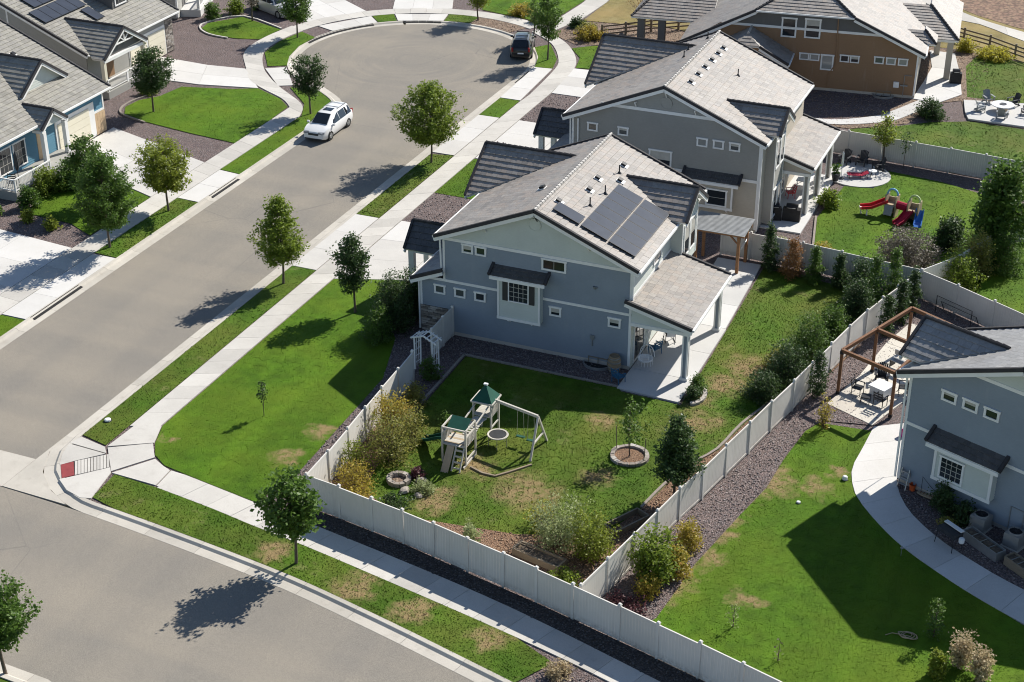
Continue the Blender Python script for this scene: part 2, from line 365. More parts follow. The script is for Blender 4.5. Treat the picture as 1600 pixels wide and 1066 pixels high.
# ------------------------------------------------------------------ ground, roads, pavements
def sheet(name, pts, z, mat, label, cat='ground', kind='structure'):
    m = MB()
    poly = [Vector((p[0], p[1], 0)) for p in pts]
    for t in tessellate_polygon([poly]):
        tri = [poly[i] for i in t]
        if (tri[1]-tri[0]).cross(tri[2]-tri[0]).z < 0: tri = tri[::-1]
        m.face([(q.x, q.y, z) for q in tri])
    return tag(m.build(name, mat), label, cat, None, kind)
def resample(pl, n):
    P = np.array(pl, float); d = np.r_[0, np.cumsum(np.linalg.norm(np.diff(P, axis=0), axis=1))]
    t = np.linspace(0, d[-1], n+1); return np.c_[np.interp(t, d, P[:, 0]), np.interp(t, d, P[:, 1])]
def plen(pl): P = np.array(pl, float); return np.linalg.norm(np.diff(P, axis=0), axis=1).sum()
def arc(cx, cy, r, a0, a1, n): return [(cx+r*math.cos(R(a0+(a1-a0)*i/n)), cy+r*math.sin(R(a0+(a1-a0)*i/n))) for i in range(n+1)]
def spline(pl, n=6):
    P = [Vector((p[0], p[1], 0)) for p in pl]; out = []
    for i in range(len(P)-1):
        a, b, c, d = P[max(i-1, 0)], P[i], P[i+1], P[min(i+2, len(P)-1)]
        for k in range(n):
            t = k/n; out.append(tuple(.5*((2*b)+(c-a)*t+(2*a-5*b+4*c-d)*t*t+(3*b-a-3*c+d)*t**3))[:2])
    out.append((P[-1].x, P[-1].y)); return out

LAWNS = []      # (polygon, material key) for grass blades
GRAVELS = []    # (polygon, kind) for loose stones
def lawn(pts, label, key='lawn', z=0.0):
    LAWNS.append((pts, key, z)); return sheet('lawn', pts, z, M[key], label, 'lawn')
def gravel(pts, label, key='rock', z=-.012):
    GRAVELS.append((pts, key, z)); return sheet('gravel_bed', pts, z, M[key], label, 'gravel bed')

sheet('ground', [(-400, -60), (300, -60), (300, 900), (-400, 900)], -.22, M['dryfield'], 'dry grassland reaching away behind the houses', 'ground')
BC = (-59.77, 120.8)
street = [(-49.9, 55.72), (-49.9, 112)] + arc(*BC, 10.0, -8, 251, 40) + spline([(-63.0, 111.2), (-60.6, 109.2), (-59.5, 106.6), (-59.2, 103.5)], 4) + [(-59.2, 55.9)]
sheet('road', street, -.12, M['asphalt'], 'grey asphalt residential street ending in a cul-de-sac', 'road')
lt = [(-90, 54.0), (-62, 53.4), (-50.0, 52.97), (-43.5, 52.5), (-34.3, 51.33), (-28.9, 50.25), (-22.6, 48.7), (-12, 45.9), (6, 40.5), (30, 32)]
lt = spline(lt, 4)
lb = spline([(-90, 43.6), (-60, 42.9), (-40.4, 41.85), (-38.2, 41.6), (-30, 40.2), (-20, 37.8), (0, 31.5)], 4)
sheet('road', lt + lb[::-1], -.124, M['asphalt'], 'wide grey asphalt cross road along the bottom left', 'road')
# valley gutter across the street mouth, slab by slab
vg = tag(bpy.data.objects.new('valley_gutter', None), 'pale concrete drainage pan across the street mouth', 'gutter', None, 'structure'); link(vg)
for x0, x1 in ((-62, -58.6), (-58.58, -55.5), (-55.48, -52.6), (-52.58, -49.95)):
    m = MB(); m.prism([(x0, 53.0+.012*(-50-x0)), (x1, 53.0+.012*(-50-x1)), (x1, 55.72), (x0, 55.9 if x0 < -60 else 55.74)], -.3, -.108); m.build('slab', M['gutter'], vg)

m = MB(); m.prism([(-49.93, 55.74), (-49.9, 58.2), (-49.75, 56.6), (-48.9, 54.9), (-47.4, 53.6), (-46.0, 52.88), (-49.93, 53.02)], -.3, -.106); m.build('slab', M['gutter'], vg)
def kerb_run(label, pts, sign, width=.85):
    root = tag(bpy.data.objects.new('kerb', None), label, 'kerb', None, 'structure'); link(root)
    n = max(1, round(plen(pts)/3.0)); sub = 4; P = resample(pts, n*sub)
    d = np.gradient(P, axis=0); d /= np.linalg.norm(d, axis=1)[:, None]; nn = np.c_[-d[:, 1], d[:, 0]]*sign
    prof = [(0, -.3), (0, -.116), (.5, -.104), (.63, -.004), (width, .004), (width, -.3)]
    for i in range(n):
        m = MB(); rows = []
        for k in range(sub+1):
            j = i*sub+k; p = P[j].copy()
            if k == 0: p += d[j]*.008
            if k == sub: p -= d[j]*.008
            rows.append([(p[0]+nn[j][0]*a, p[1]+nn[j][1]*a, z) for a, z in prof])
        for k in range(sub):
            for a in range(len(prof)-1):
                q = [rows[k][a], rows[k+1][a], rows[k+1][a+1], rows[k][a+1]]
                m.face(q if sign < 0 else q[::-1])
        m.face(rows[0] if sign > 0 else rows[0][::-1]); m.face(rows[-1][::-1] if sign > 0 else rows[-1])
        m.build('kerb_stone', M['gutter'], root)
kerb_run('pale concrete kerb on the house side of the street and round the bulb', [(-49.9, 58.2), (-49.9, 112)] + arc(*BC, 10.0, -8, 120, 20), -1)
kerb_run('pale concrete kerb on the left side of the street and bulb', arc(*BC, 10.0, 121, 251, 20) + spline([(-63.0, 111.2), (-60.6, 109.2), (-59.5, 106.6), (-59.2, 103.5)], 4) + [(-59.2, 58)], -1)
lk = [p for p in lt if -47.5 < p[0] < 9]
kerb_run('pale concrete kerb along the cross road verge', [(-49.9, 58.2), (-49.75, 56.6), (-48.9, 54.9), (-47.4, 53.6), (-46.0, 52.9)] + lk[1:], 1)
kerb_run('pale concrete kerb at the near side of the cross road', [p for p in lb if p[0] > -62], -1)

# blocks of land inside the kerbs
rb = [(-49.1, 58.2), (-49.1, 112.5)] + arc(*BC, 10.83, -7, 120, 20) + [(-66, 170), (60, 170), (60, 30)] + [(x, y+.83) for x, y in lt[::-1] if -45.5 < x < 30] + [(-46.2, 53.9), (-48.4, 55.6)]
sheet('ground', rb, -.045, M['rock'], 'purplish rock mulch ground around the right hand lots', 'ground')
lbk = [(-60.0, 57.5), (-60.0, 103.5)] + spline([(-60.25, 106.4), (-61.05, 108.5), (-63.4, 110.5)], 4) + arc(*BC, 10.83, 246, 121, 20) + [(-64, 170), (-140, 170), (-140, 55.5), (-62, 55.2)]
sheet('ground', lbk, -.048, M['rock'], 'purplish rock mulch ground around the left hand lots', 'ground')
sheet('ground', [(x, y-.83) for x, y in lb] + [(0, 10), (-90, 10)], -.05, M['yard'], 'grass verge at the near side of the cross road', 'ground')

# pavements, slab by slab
def slab_walk(label, L_, R_, step=1.55, z=.012, mat='walk', name='pavement', cat='pavement'):
    root = tag(bpy.data.objects.new(name, None), label, cat, None, 'structure'); link(root)
    n = max(1, round(max(plen(L_), plen(R_))/step)); A, B = resample(L_, n*2), resample(R_, n*2)
    for i in range(n):
        def sh(P, j, dx): 
            q = P[j+1] if dx > 0 else P[j-1]; t = (q-P[j]); return P[j]+t/np.linalg.norm(t)*.008
        a0, a1, a2_ = sh(A, 2*i, 1), A[2*i+1], sh(A, 2*i+2, -1); b0, b1, b2 = sh(B, 2*i, 1), B[2*i+1], sh(B, 2*i+2, -1)
        m = MB(); m.prism([tuple(q) for q in (a0, a1, a2_, b2, b1, b0)], -.12, z+random.uniform(-.003, .003)); m.build('slab', M[mat], root)
    return root
def slab_grid(label, quads, z=.012, mat='drive', name='driveway', cat='driveway'):
    """quads: corner quadruples (ccw) with (nx, ny) divisions"""
    root = tag(bpy.data.objects.new(name, None), label, cat, None, 'structure'); link(root)
    for (a, b, c, d), nx, ny in quads:
        a, b, c, d = [np.array(q, float) for q in (a, b, c, d)]
        f = lambda s, t: (a*(1-s)+b*s)*(1-t)+(d*(1-s)+c*s)*t
        lx, ly = np.linalg.norm(b-a), np.linalg.norm(d-a); ex, ey = .008/lx, .008/ly
        for i in range(nx):
            for j in range(ny):
                s0, s1, t0, t1 = i/nx+ex, (i+1)/nx-ex, j/ny+ey, (j+1)/ny-ey
                m = MB(); m.prism([tuple(f(s0, t0)), tuple(f(s1, t0)), tuple(f(s1, t1)), tuple(f(s0, t1))], -.12, z+random.uniform(-.003, .003)); m.build('slab', M[mat], root)
    return root

sw = slab_walk('pale concrete pavement on the house side of the street', [(-47.25, 60.2), (-47.22, 114)] + spline([(-47.1, 116), (-47.5, 122.6), (-48.2, 125.4), (-50.3, 129.1), (-53.2, 131.6)], 4)[0:],
               [(-45.75, 60.8), (-45.7, 114)] + spline([(-45.65, 117), (-46.0, 123.0), (-46.9, 126.2), (-49.2, 129.8), (-52.6, 132.8)], 4)[0:])
lwU = spline([(-42.0, 57.3), (-39.4, 56.85), (-37.2, 56.45), (-33.4, 55.85), (-27.5, 54.75), (-22.3, 53.6), (-16.3, 51.9), (-8, 49.3), (4, 45.0)], 3)
lwL = spline([(-42.6, 55.75), (-39.2, 55.25), (-36.5, 54.75), (-33.1, 54.2), (-27.8, 53.15), (-21.6, 51.85), (-16.5, 50.55), (-8.4, 48.0), (3.5, 43.6)], 3)
slab_walk('pale concrete pavement between the corner lot fence and the verge', lwU, lwL, 1.6)
# corner landing and ramp
cp = tag(bpy.data.objects.new('pavement', None), 'pale concrete corner landing with kerb ramp at the intersection', 'pavement', None, 'structure'); link(cp)
def px_poly(pts, x0=0, y0=540, s=1579/400): return [a2(x0+a/s, y0+b/s) for a, b in pts]
for pts in ([(662, 622), (850, 478), (995, 497), (950, 600)], [(664, 630), (943, 604), (955, 690), (686, 775)], [(690, 785), (957, 700), (1010, 745), (1048, 770), (960, 862)],
            [(1056, 772), (1140, 797), (1230, 832), (1110, 915), (966, 866)], [(500, 562), (648, 626), (656, 664), (432, 600)],
            [(428, 606), (650, 668), (460, 712), (366, 738), (385, 668)], [(366, 826), (465, 803), (680, 752), (684, 782), (562, 942), (492, 938), (410, 890)]):
    m = MB(); m.prism(px_poly(pts), -.14, .010); m.build('slab', M['walk'], cp)
m = MB(); m.prism(px_poly([(374, 736), (453, 717), (459, 800), (381, 819)]), -.1, .016)
m.build('detectable_warning_pad', M['redpad'], cp)
for i in range(11):
    s0 = 462+i*19.6; s1 = s0+16; top = lambda s: 714-(s-462)*.208; bot = lambda s: 799-(s-462)*.225
    m = MB(); m.prism(px_poly([(s0, top(s0)), (s1, top(s1)), (s1, bot(s1)), (s0, bot(s0))]), -.1, .012); m.build('ramp_slab', M['walk'], cp)
# right side driveways
slab_grid('pale concrete driveway of the blue gabled house', [(((-49.05, 80.75), (-47.3, 80.75), (-47.3, 89.5), (-49.05, 89.5)), 1, 3), (((-45.66, 80.1), (-41.6, 81.6), (-41.6, 89.7), (-45.66, 89.7)), 1, 3), (((-41.58, 81.6), (-37.6, 82.4), (-37.6, 89.7), (-41.58, 89.7)), 1, 3)])
slab_grid('pale concrete driveway of the taupe gabled house', [(((-49.05, 101.8), (-47.3, 101.8), (-47.3, 110.3), (-49.05, 110.3)), 1, 3), (((-45.64, 101.9), (-41.7, 102.2), (-41.7, 110.4), (-45.64, 110.4)), 1, 3), (((-41.68, 102.2), (-37.4, 102.2), (-37.4, 110.4), (-41.68, 110.4)), 1, 3)])
slab_grid('pale concrete driveway beside the black parked car', [(((-49.05, 114.6), (-47.3, 114.6), (-47.75, 122.8), (-49.3, 122.6)), 1, 3), (((-45.6, 117.2), (-41.5, 117.2), (-41.5, 123.9), (-46.1, 123.6)), 1, 3), (((-41.48, 117.2), (-37.5, 117.2), (-37.5, 124.4), (-41.48, 123.9)), 1, 3)])
# verge lawns right of the street
lawn([(-49.02, 58.5), (-47.3, 58.1), (-47.3, 80.7), (-49.02, 80.7)], 'narrow grass verge with street tree near the corner', 'yard', .004)
lawn([(-49.02, 89.55), (-47.3, 89.55), (-47.3, 101.75), (-49.02, 101.4)], 'narrow grass verge between the two driveways', 'yard', .004)
lawn([(-49.02, 110.35), (-47.3, 110.35), (-47.3, 114.5), (-49.02, 114.5)], 'small square grass patch past the second driveway', 'lawn', .004)
lawn([(-49.3, 122.7), (-47.75, 122.9), (-48.3, 125.3), (-50.3, 128.9), (-51.3, 127.6), (-50.0, 125.2)], 'grass patch with tree beside the black parked car', 'lawn', .004)
lawn([(-46.0, 123.8), (-43.5, 124.3), (-43.8, 130.5), (-46.6, 130.0), (-48.2, 128.6), (-46.6, 126.4)], 'small grass patch inside the curving pavement', 'lawn', .004)
lawn([(-45.66, 60.9), (-45.05, 59.3), (-44.4, 58.3), (-43.4, 57.65), (-41.9, 57.35), (-39.4, 56.9), (-37.4, 56.55), (-36.75, 59.4), (-37.0, 66), (-37.15, 70), (-38.6, 74.5), (-40.4, 76.6), (-40.2, 79.6), (-41.4, 81.5), (-43.9, 81.0), (-45.66, 80.05)], 'large green corner lawn beside the white vinyl fence', 'lawn')
lawn([(-45.05, 53.8)] + [(x, y+.88) for x, y in lt if -44.8 < x < -19.6] + [(-19.4, 50.85)] + [p for p in lwL[::-1] if -45 < p[0] < -20] + [(-45.25, 55.95)], 'long grass verge along the cross road', 'yard', .006)
gravel([(-19.35, 50.9), (-19.5, 48.75), (-8, 45.6), (-5, 46.8), (-12, 49.4)], 'grey pebble bed at the end of the verge', 'rock', -.02)
gravel([(-45.66, 89.75), (-38, 89.75), (-38, 94.8), (-45.66, 94.9)], 'rock bed in front of the blue gabled house', 'rock')
lawn([(-45.66, 94.95), (-38, 94.85), (-38, 101.8), (-45.66, 101.8)], 'front lawn between the blue and taupe houses', 'lawn')
gravel([(-45.64, 110.45), (-38, 110.45), (-38, 117.1), (-45.6, 117.1)], 'rock bed between taupe house drive and the next', 'rock')
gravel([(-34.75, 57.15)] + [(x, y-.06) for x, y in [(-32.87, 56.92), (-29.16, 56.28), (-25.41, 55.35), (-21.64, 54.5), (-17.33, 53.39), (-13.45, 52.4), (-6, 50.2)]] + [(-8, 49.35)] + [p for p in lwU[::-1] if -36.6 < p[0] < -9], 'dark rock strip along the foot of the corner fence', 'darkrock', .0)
gravel([(-36.75, 59.4), (-35.0, 57.4), (-35.1, 60), (-35.5, 66), (-35.9, 74.2), (-37.7, 76), (-40.4, 76.6), (-38.6, 74.5), (-37.15, 70), (-37.0, 66)], 'rock strip between corner lawn and fence', 'rock')
# back yard of the blue house
gravel([(-35.2, 66.5), (-33.85, 67.5), (-33.95, 74.15), (-24.7, 74.05), (-24.7, 76.2), (-35.6, 76.2)], 'rock border along the blue house wall', 'rock', .002)
yard_poly = [(-33.9, 74.1), (-24.6, 74.05), (-24.4, 73.75), (-20.9, 73.6), (-20.95, 80), (-21.2, 92.0), (-15.2, 91.3), (-14.2, 84.0), (-16.3, 76), (-17.2, 73), (-17.7, 70), (-18.6, 68), (-19.2, 65.8), (-19.6, 63.6), (-20.6, 60.6), (-24.4, 59.0), (-30.5, 58.2), (-33.0, 59.6), (-33.4, 62.2), (-33.8, 67.6)]
lawn(yard_poly, 'patchy back yard lawn with play set', 'yard')
gravel([(-19.6, 63.6), (-19.2, 65.8), (-18.6, 68), (-17.7, 70), (-17.2, 73), (-16.3, 76), (-14.2, 84), (-13.3, 84.2), (-15.3, 75.4), (-16.3, 70.2), (-17.2, 65.2), (-18.2, 62.2), (-19.6, 56.2), (-20.6, 60.6)], 'wood chip bed along the right hand yard fence', 'chips', .003)
gravel([(-33.0, 59.6), (-30.5, 58.2), (-24.4, 59.0), (-20.6, 60.6), (-19.5, 54.3), (-34.7, 57.5), (-35.4, 66.4), (-33.8, 67.6), (-33.4, 62.2)], 'brown planting bed inside the corner fence', 'chips', .001)
slab_grid('pale concrete patio behind the blue house', [(((-24.7, 73.95), (-21.05, 73.75), (-21.05, 76.35), (-24.7, 76.4)), 1, 1), (((-24.7, 76.42), (-21.05, 76.37), (-21.05, 83.0), (-24.7, 83.0)), 1, 2), (((-24.0, 83.02), (-21.1, 83.02), (-21.4, 92.3), (-24.3, 92.3)), 1, 3)], .06, 'patio', 'patio', 'patio')
# taupe house yard
lawn([(-19.9, 101.2), (-19.0, 96.5), (-15.6, 93.0), (-8.2, 92.0), (-7.6, 108.5), (-13, 110.6), (-17.0, 111.2), (-17.4, 107.6), (-19.4, 107.2)], 'bright green lawn with toddler play set', 'lawn')
slab_grid('pale concrete porch slab of the taupe house', [(((-23.1, 98.0), (-20.3, 98.0), (-20.3, 108.6), (-23.1, 108.6)), 1, 3)], .06, 'patio', 'patio', 'patio')
circ = arc(-18.9, 109.6, 2.3, 0, 360, 24)[:-1]
m = MB(); m.prism(circ, -.1, .05); o = m.build('patio', M['patio']); tag(o, 'round white patio with dark garden chairs', 'patio', None, 'structure')
# brown house yard
gravel([(-37, 118), (-21.5, 118.6), (-17.6, 121.4), (-16.3, 126.9), (-14.6, 128.3), (-13.4, 123.9), (-7, 123.7), (-7, 130), (-13, 130), (-14.2, 141), (-20, 141), (-20, 127), (-37, 127)], 'reddish mulch around the brown house', 'tanrock', -.006)
gravel([(-37, 119.3), (-23.1, 119.6), (-20.2, 122.4), (-18.3, 126.8), (-37, 126.9)], 'shaded rock bed under the brown house wall', 'rock', -.002)
lawn([(-21.5, 118.5), (-20.4, 113.4), (-4, 111.8), (-4, 123.4), (-13.3, 123.7), (-16.0, 122.4), (-18.4, 120.4)], 'patchy lawn beyond the far vinyl fence', 'yard')
lawn([(-14.3, 129.3), (-7, 129.5), (-7, 138.2), (-12.4, 140.2), (-15.0, 141.2), (-15.6, 137)], 'rear lawn right of the brown house', 'yard')
slab_walk('curving white concrete path below the brown house', spline([(-31, 119.9), (-26.5, 119.75), (-23.1, 120.0), (-20.1, 122.2), (-19.2, 123.8), (-17.75, 127.0)], 4), spline([(-31, 119.0), (-26.5, 118.9), (-22.8, 119.0), (-19.1, 121.2), (-17.7, 123.6), (-16.25, 126.7)], 4), 1.6, .03, 'patio', 'path', 'path')
slab_grid('white concrete terrace behind the brown house', [(((-18.3, 127.1), (-16.2, 126.9), (-14.75, 129.6), (-18.2, 131.5)), 1, 1), (((-18.2, 131.52), (-14.77, 129.62), (-15.9, 135.5), (-18.2, 135.5)), 1, 1), (((-18.2, 135.52), (-15.92, 135.52), (-17.0, 140.0), (-19.2, 140.0)), 1, 1)], .05, 'patio', 'terrace', 'terrace')
m = MB(); m.prism([(-14.4, 128.2), (-13.9, 125.6), (-13.4, 124.0), (-6.6, 123.9), (-6.6, 129.4), (-9.8, 129.2)], -.1, .12); tag(m.build('patio', M['patio']), 'raised white fire pit patio at the far right', 'patio', None, 'structure')
sheet('ground', [(-20, 141.3), (-14.9, 141.4), (-12.2, 140.4), (-6.9, 138.3), (0, 135), (10, 160), (-30, 165)], -.02, M['dryfield'], 'dry grass strip behind the rail fence', 'ground')
slab_walk('broad pale concrete trail behind the rail fence', spline([(-26, 160), (-20.3, 154.4), (-17.0, 151.4), (-13.5, 149.2), (-8, 146.4), (0, 142)], 4), spline([(-25, 156), (-20.0, 150.8), (-16.2, 149.4), (-13.2, 146.9), (-8.5, 143.5), (-1, 139)], 4), 4.0, .02, 'walk', 'path', 'path')
sheet('ground', [(-30, 165), (-20.3, 155.2), (-17, 152.2), (-13.5, 150), (-8, 147.2), (0, 143), (30, 130), (60, 200), (-30, 220)], .0, M['dirtfield'], 'bare reddish field beyond the trail', 'ground')
sheet('ground', [(-50.1, 136.5), (-42, 137.5), (-38, 136.6), (-36, 150), (-52, 170), (-66, 170), (-50.0, 143.8)], .0, M['dryfield'], 'golden dry grass meadow behind the cul-de-sac', 'ground')
slab_walk('pale concrete trail leading off the cul-de-sac', [(-53.2, 132.0), (-52.4, 136.4), (-52.0, 142.4), (-56, 156)], [(-51.6, 132.0), (-50.4, 136.6), (-50.0, 143.4), (-53, 156)], 3.0, .02, 'walk', 'path', 'path')
lawn([(-53.4, 134.5), (-52.6, 136.6), (-52.2, 142.4), (-56.2, 155), (-66, 155), (-60, 136)], 'green verge left of the far trail', 'lawn')
gravel([(-51.4, 131.8), (-48.4, 129.8), (-43, 131), (-38, 136.4), (-42, 137.3), (-50.0, 136.4)], 'tan mulch bed with low shrubs by the far path', 'tanrock')
slab_walk('pale concrete pavement round the top of the bulb', arc(*BC, 14.6, 62, 172, 20), arc(*BC, 13.0, 62, 172, 20), 1.6)
gravel([p for p in arc(*BC, 10.9, 64, 88, 8)] + [p for p in arc(*BC, 12.95, 88, 64, 8)], 'tan mulch verge at the top of the bulb', 'tanrock')
lawn([p for p in arc(*BC, 10.9, 88, 101, 6)] + [p for p in arc(*BC, 12.95, 101, 88, 6)], 'short grass verge with tree at the top of the bulb', 'yard', .004)
lawn([p for p in arc(*BC, 10.9, 124, 133, 5)] + [p for p in arc(*BC, 12.95, 133, 124, 5)], 'small grass patch between the bulb driveways', 'lawn', .004)
for a0, a1, lab in ((101.5, 123.5, 'wide pale driveway apron at the top of the bulb'), (133.5, 158, 'pale driveway apron left of the top patch')):
    q = [(tuple(arc(*BC, 10.88, a0, a0, 1)[0]), tuple(arc(*BC, 10.88, a1, a1, 1)[0]), tuple(arc(*BC, 12.95, a1, a1, 1)[0]), tuple(arc(*BC, 12.95, a0, a0, 1)[0]))]
    q = [q[0][::-1]]
    am = (a0+a1)/2; P0, P1 = arc(*BC, 14.65, a0, a0, 1)[0], arc(*BC, 14.65, a1, a1, 1)[0]; dx, dy = math.cos(R(am))*12, math.sin(R(am))*12
    slab_grid(lab, [(q[0], 3, 1), ((P1, P0, (P0[0]+dx, P0[1]+dy), (P1[0]+dx, P1[1]+dy)), 3, 3)])
# left side of the street
swl0 = [(-61.85, 57.5), (-61.85, 103.0)] + spline([(-61.9, 104.6), (-63.0, 107.0), (-66.7, 109.9), (-69.0, 112.0), (-70.6, 113.9), (-72.5, 117.2), (-72.9, 120.5), (-72.4, 124.2)], 4)
swl1 = [(-63.55, 57.5), (-63.55, 103.2)] + spline([(-63.6, 106.1), (-65.2, 107.6), (-68.0, 109.15), (-70.1, 110.7), (-71.9, 113.2), (-74.1, 116.6), (-74.6, 120.5), (-74.0, 124.8)], 4)
slab_walk('pale concrete pavement on the left side of the street', swl0, swl1)
lawn([(-60.05, 77.4), (-60.05, 87.0), (-61.8, 87.15), (-61.8, 77.5)], 'narrow verge with two trees on the left', 'yard', .004)
lawn([(-60.05, 92.6), (-60.05, 103.5), (-60.3, 106.4), (-61.1, 108.5), (-63.5, 110.5), (-65.9, 110.2), (-62.9, 107.2), (-61.8, 104.8), (-61.8, 92.8)], 'verge beside the white parked minivan', 'lawn', .004)
lawn([(-70.3, 114.1), (-68.9, 114.9), (-69.9, 117.1), (-70.5, 119.9), (-70.4, 122.6), (-72.3, 123.6), (-72.75, 120.5), (-72.4, 117.2)], 'curved verge with tree by the left of the bulb', 'lawn', .004)
lawn([(-60.05, 64.5), (-60.05, 68.0), (-61.8, 68.0), (-61.8, 64.0)], 'small grass verge at the far left edge', 'lawn', .004)
slab_grid('broad pale driveway at the left edge', [(((-60.05, 68.1), (-60.05, 77.3), (-61.8, 77.3), (-61.8, 68.1)), 3, 1), (((-63.6, 68.1), (-63.6, 77.5), (-72, 78.3), (-72, 68.1)), 3, 2)])
slab_grid('pale driveway of the left house with cream garage door', [(((-60.05, 87.1), (-60.05, 92.5), (-61.8, 92.7), (-61.8, 87.2)), 2, 1), (((-63.6, 86.6), (-63.6, 93.5), (-68.6, 95.2), (-68.6, 88.4)), 2, 1), (((-68.62, 88.4), (-68.62, 95.2), (-73.9, 96.9), (-73.9, 90.4)), 2, 1)])
slab_grid('pale driveway of the grey house with stone garage', [(((-65.9, 110.7), (-68.7, 114.5), (-70.2, 113.5), (-67.0, 110.1)), 3, 1), (((-68.2, 109.0), (-71.7, 112.8), (-75.2, 112.4), (-73.2, 107.9)), 2, 1), (((-73.2, 107.9), (-75.22, 112.4), (-80, 112.7), (-80, 107.6)), 2, 1)])
lawn([(-74.6, 104.3), (-74.2, 106.9), (-70.2, 107.95), (-68.2, 108.95), (-65.3, 107.5), (-63.8, 106.1), (-63.6, 102.9), (-63.6, 97.7), (-68, 98.2), (-72.3, 98.9), (-74.9, 99.8), (-75.7, 101.1), (-75.6, 102.8)], 'bright green lawn in front of the grey house', 'lawn')
lawn([(-81.2, 121.0), (-81.5, 122.5), (-79.6, 125.4), (-74.4, 123.4), (-74.7, 120.2), (-77, 119.6), (-79.6, 119.9)], 'oval lawn with pale edging at the top left', 'lawn')
lawn([(-69.8, 81.0), (-66, 80.7), (-63.7, 79.6), (-63.6, 86.5), (-68, 88.1), (-71.2, 88.0), (-71, 84)], 'front lawn under the left hand trees', 'lawn')
# pale lawn edging
for pts, lab in (([(-74.4, 123.6), (-79.6, 125.6), (-81.7, 122.6), (-81.3, 120.9), (-79.6, 119.7), (-77.5, 119.4)], 'pale concrete edging of the oval lawn'),
                 ([(-75.2, 104.9), (-75.9, 102.8), (-75.9, 101.0), (-75.0, 99.6), (-72.3, 98.75)], 'grey edging round the bright front lawn'),
                 ([(-34.0, 67.5), (-34.05, 74.2), (-24.7, 74.15)], 'stone edging of the shaded yard lawn'), ([(-19.7, 63.4), (-19.3, 65.8), (-18.7, 68), (-17.8, 70), (-17.3, 73), (-16.4, 76)], 'stone edging of the fence side bed'),
                 ([(-20.0, 101.2), (-19.1, 96.6), (-18.9, 94.4)], 'timber edging of the bright yard lawn')):
    m = MB(); q = spline(pts, 3) if len(pts) > 3 else pts
    for i in range(len(q)-1): m.beam((*q[i], .03), (*q[i+1], .03), .14, .10)
    tag(m.build('lawn_edging', M['walk'] if 'concrete' in lab else M['stone']), lab, 'edging', None, 'structure')
# right hand (near) house lot
walkO = spline([(-10.75, 75.4), (-10.85, 73.0), (-10.95, 71.2), (-10.8, 70.2), (-10.3, 68.7), (-9.1, 67.0), (-7.3, 65.1), (-5.1, 63.5), (-3.5, 62.5), (-1.2, 61.3), (3, 59.4)], 4)
walkI = spline([(-9.3, 76.4), (-8.9, 73.0), (-8.75, 71.6), (-8.6, 70.6), (-8.3, 69.6), (-7.4, 68.0), (-5.7, 66.3), (-3.9, 65.1), (-2.7, 64.4), (-1.0, 63.6), (3.4, 61.6)], 4)
slab_walk('curving concrete path beside the near blue house', walkO, walkI, 2.0, .03, 'drive', 'path', 'path')
slab_grid('tan concrete patio under the timber pergola', [(((-13.6, 76.8), (-10.85, 75.5), (-9.6, 79.2), (-12.6, 80.7)), 2, 2), (((-12.6, 80.72), (-9.6, 79.22), (-9.0, 84.0), (-12.0, 85.0)), 1, 2), (((-12.0, 85.02), (-9.0, 84.02), (-8.9, 87.5), (-11.2, 88.0)), 1, 2)], .03, 'tanpatio', 'patio', 'patio')
gravel([(-19.2, 54.2), (-18.2, 62.2), (-17.0, 65.2), (-16.1, 70.2), (-15.1, 75.4), (-13.2, 84.2), (-11.4, 91.3), (-5.8, 88.2), (-5, 84), (-9.2, 83), (-10.6, 75.6), (-13.4, 75.0), (-14.1, 73.6), (-14.4, 70.5), (-14.6, 67.5), (-15.2, 64.5), (-16, 60), (-16.4, 55.5), (-17.4, 53.5)], 'purplish rock strip on the near side of the long fence', 'rock', .002)
lawn([(-13.5, 74.7), (-14.0, 73.6), (-14.35, 70.5), (-14.5, 67.5), (-15.1, 64.5), (-15.9, 60), (-16.3, 55.5), (-17.2, 53.6), (-13.4, 52.55), (-6, 50.4), (6, 46), (6, 57.8), (3, 59.3), (-1.2, 61.2)] + [p for p in walkO[::-1] if p[0] < -1.5 and p[1] < 75.2], 'green lawn of the near blue house with long shadow', 'lawn')
gravel([p for p in walkI if p[1] < 70.7 and p[0] < 2] + [(2, 66.3), (-8.4, 70.9)], 'dark planting bed against the near house wall', 'rock', -.004)

lawn([(-11.1, 91.75), (-6.6, 89.35), (-1, 86.1), (4, 84), (4, 104), (-6.5, 103), (-7.5, 100.2), (-8.4, 97.4), (-9.4, 94.6)], 'sunlit lawn beyond the pergola fence at the right', 'lawn')

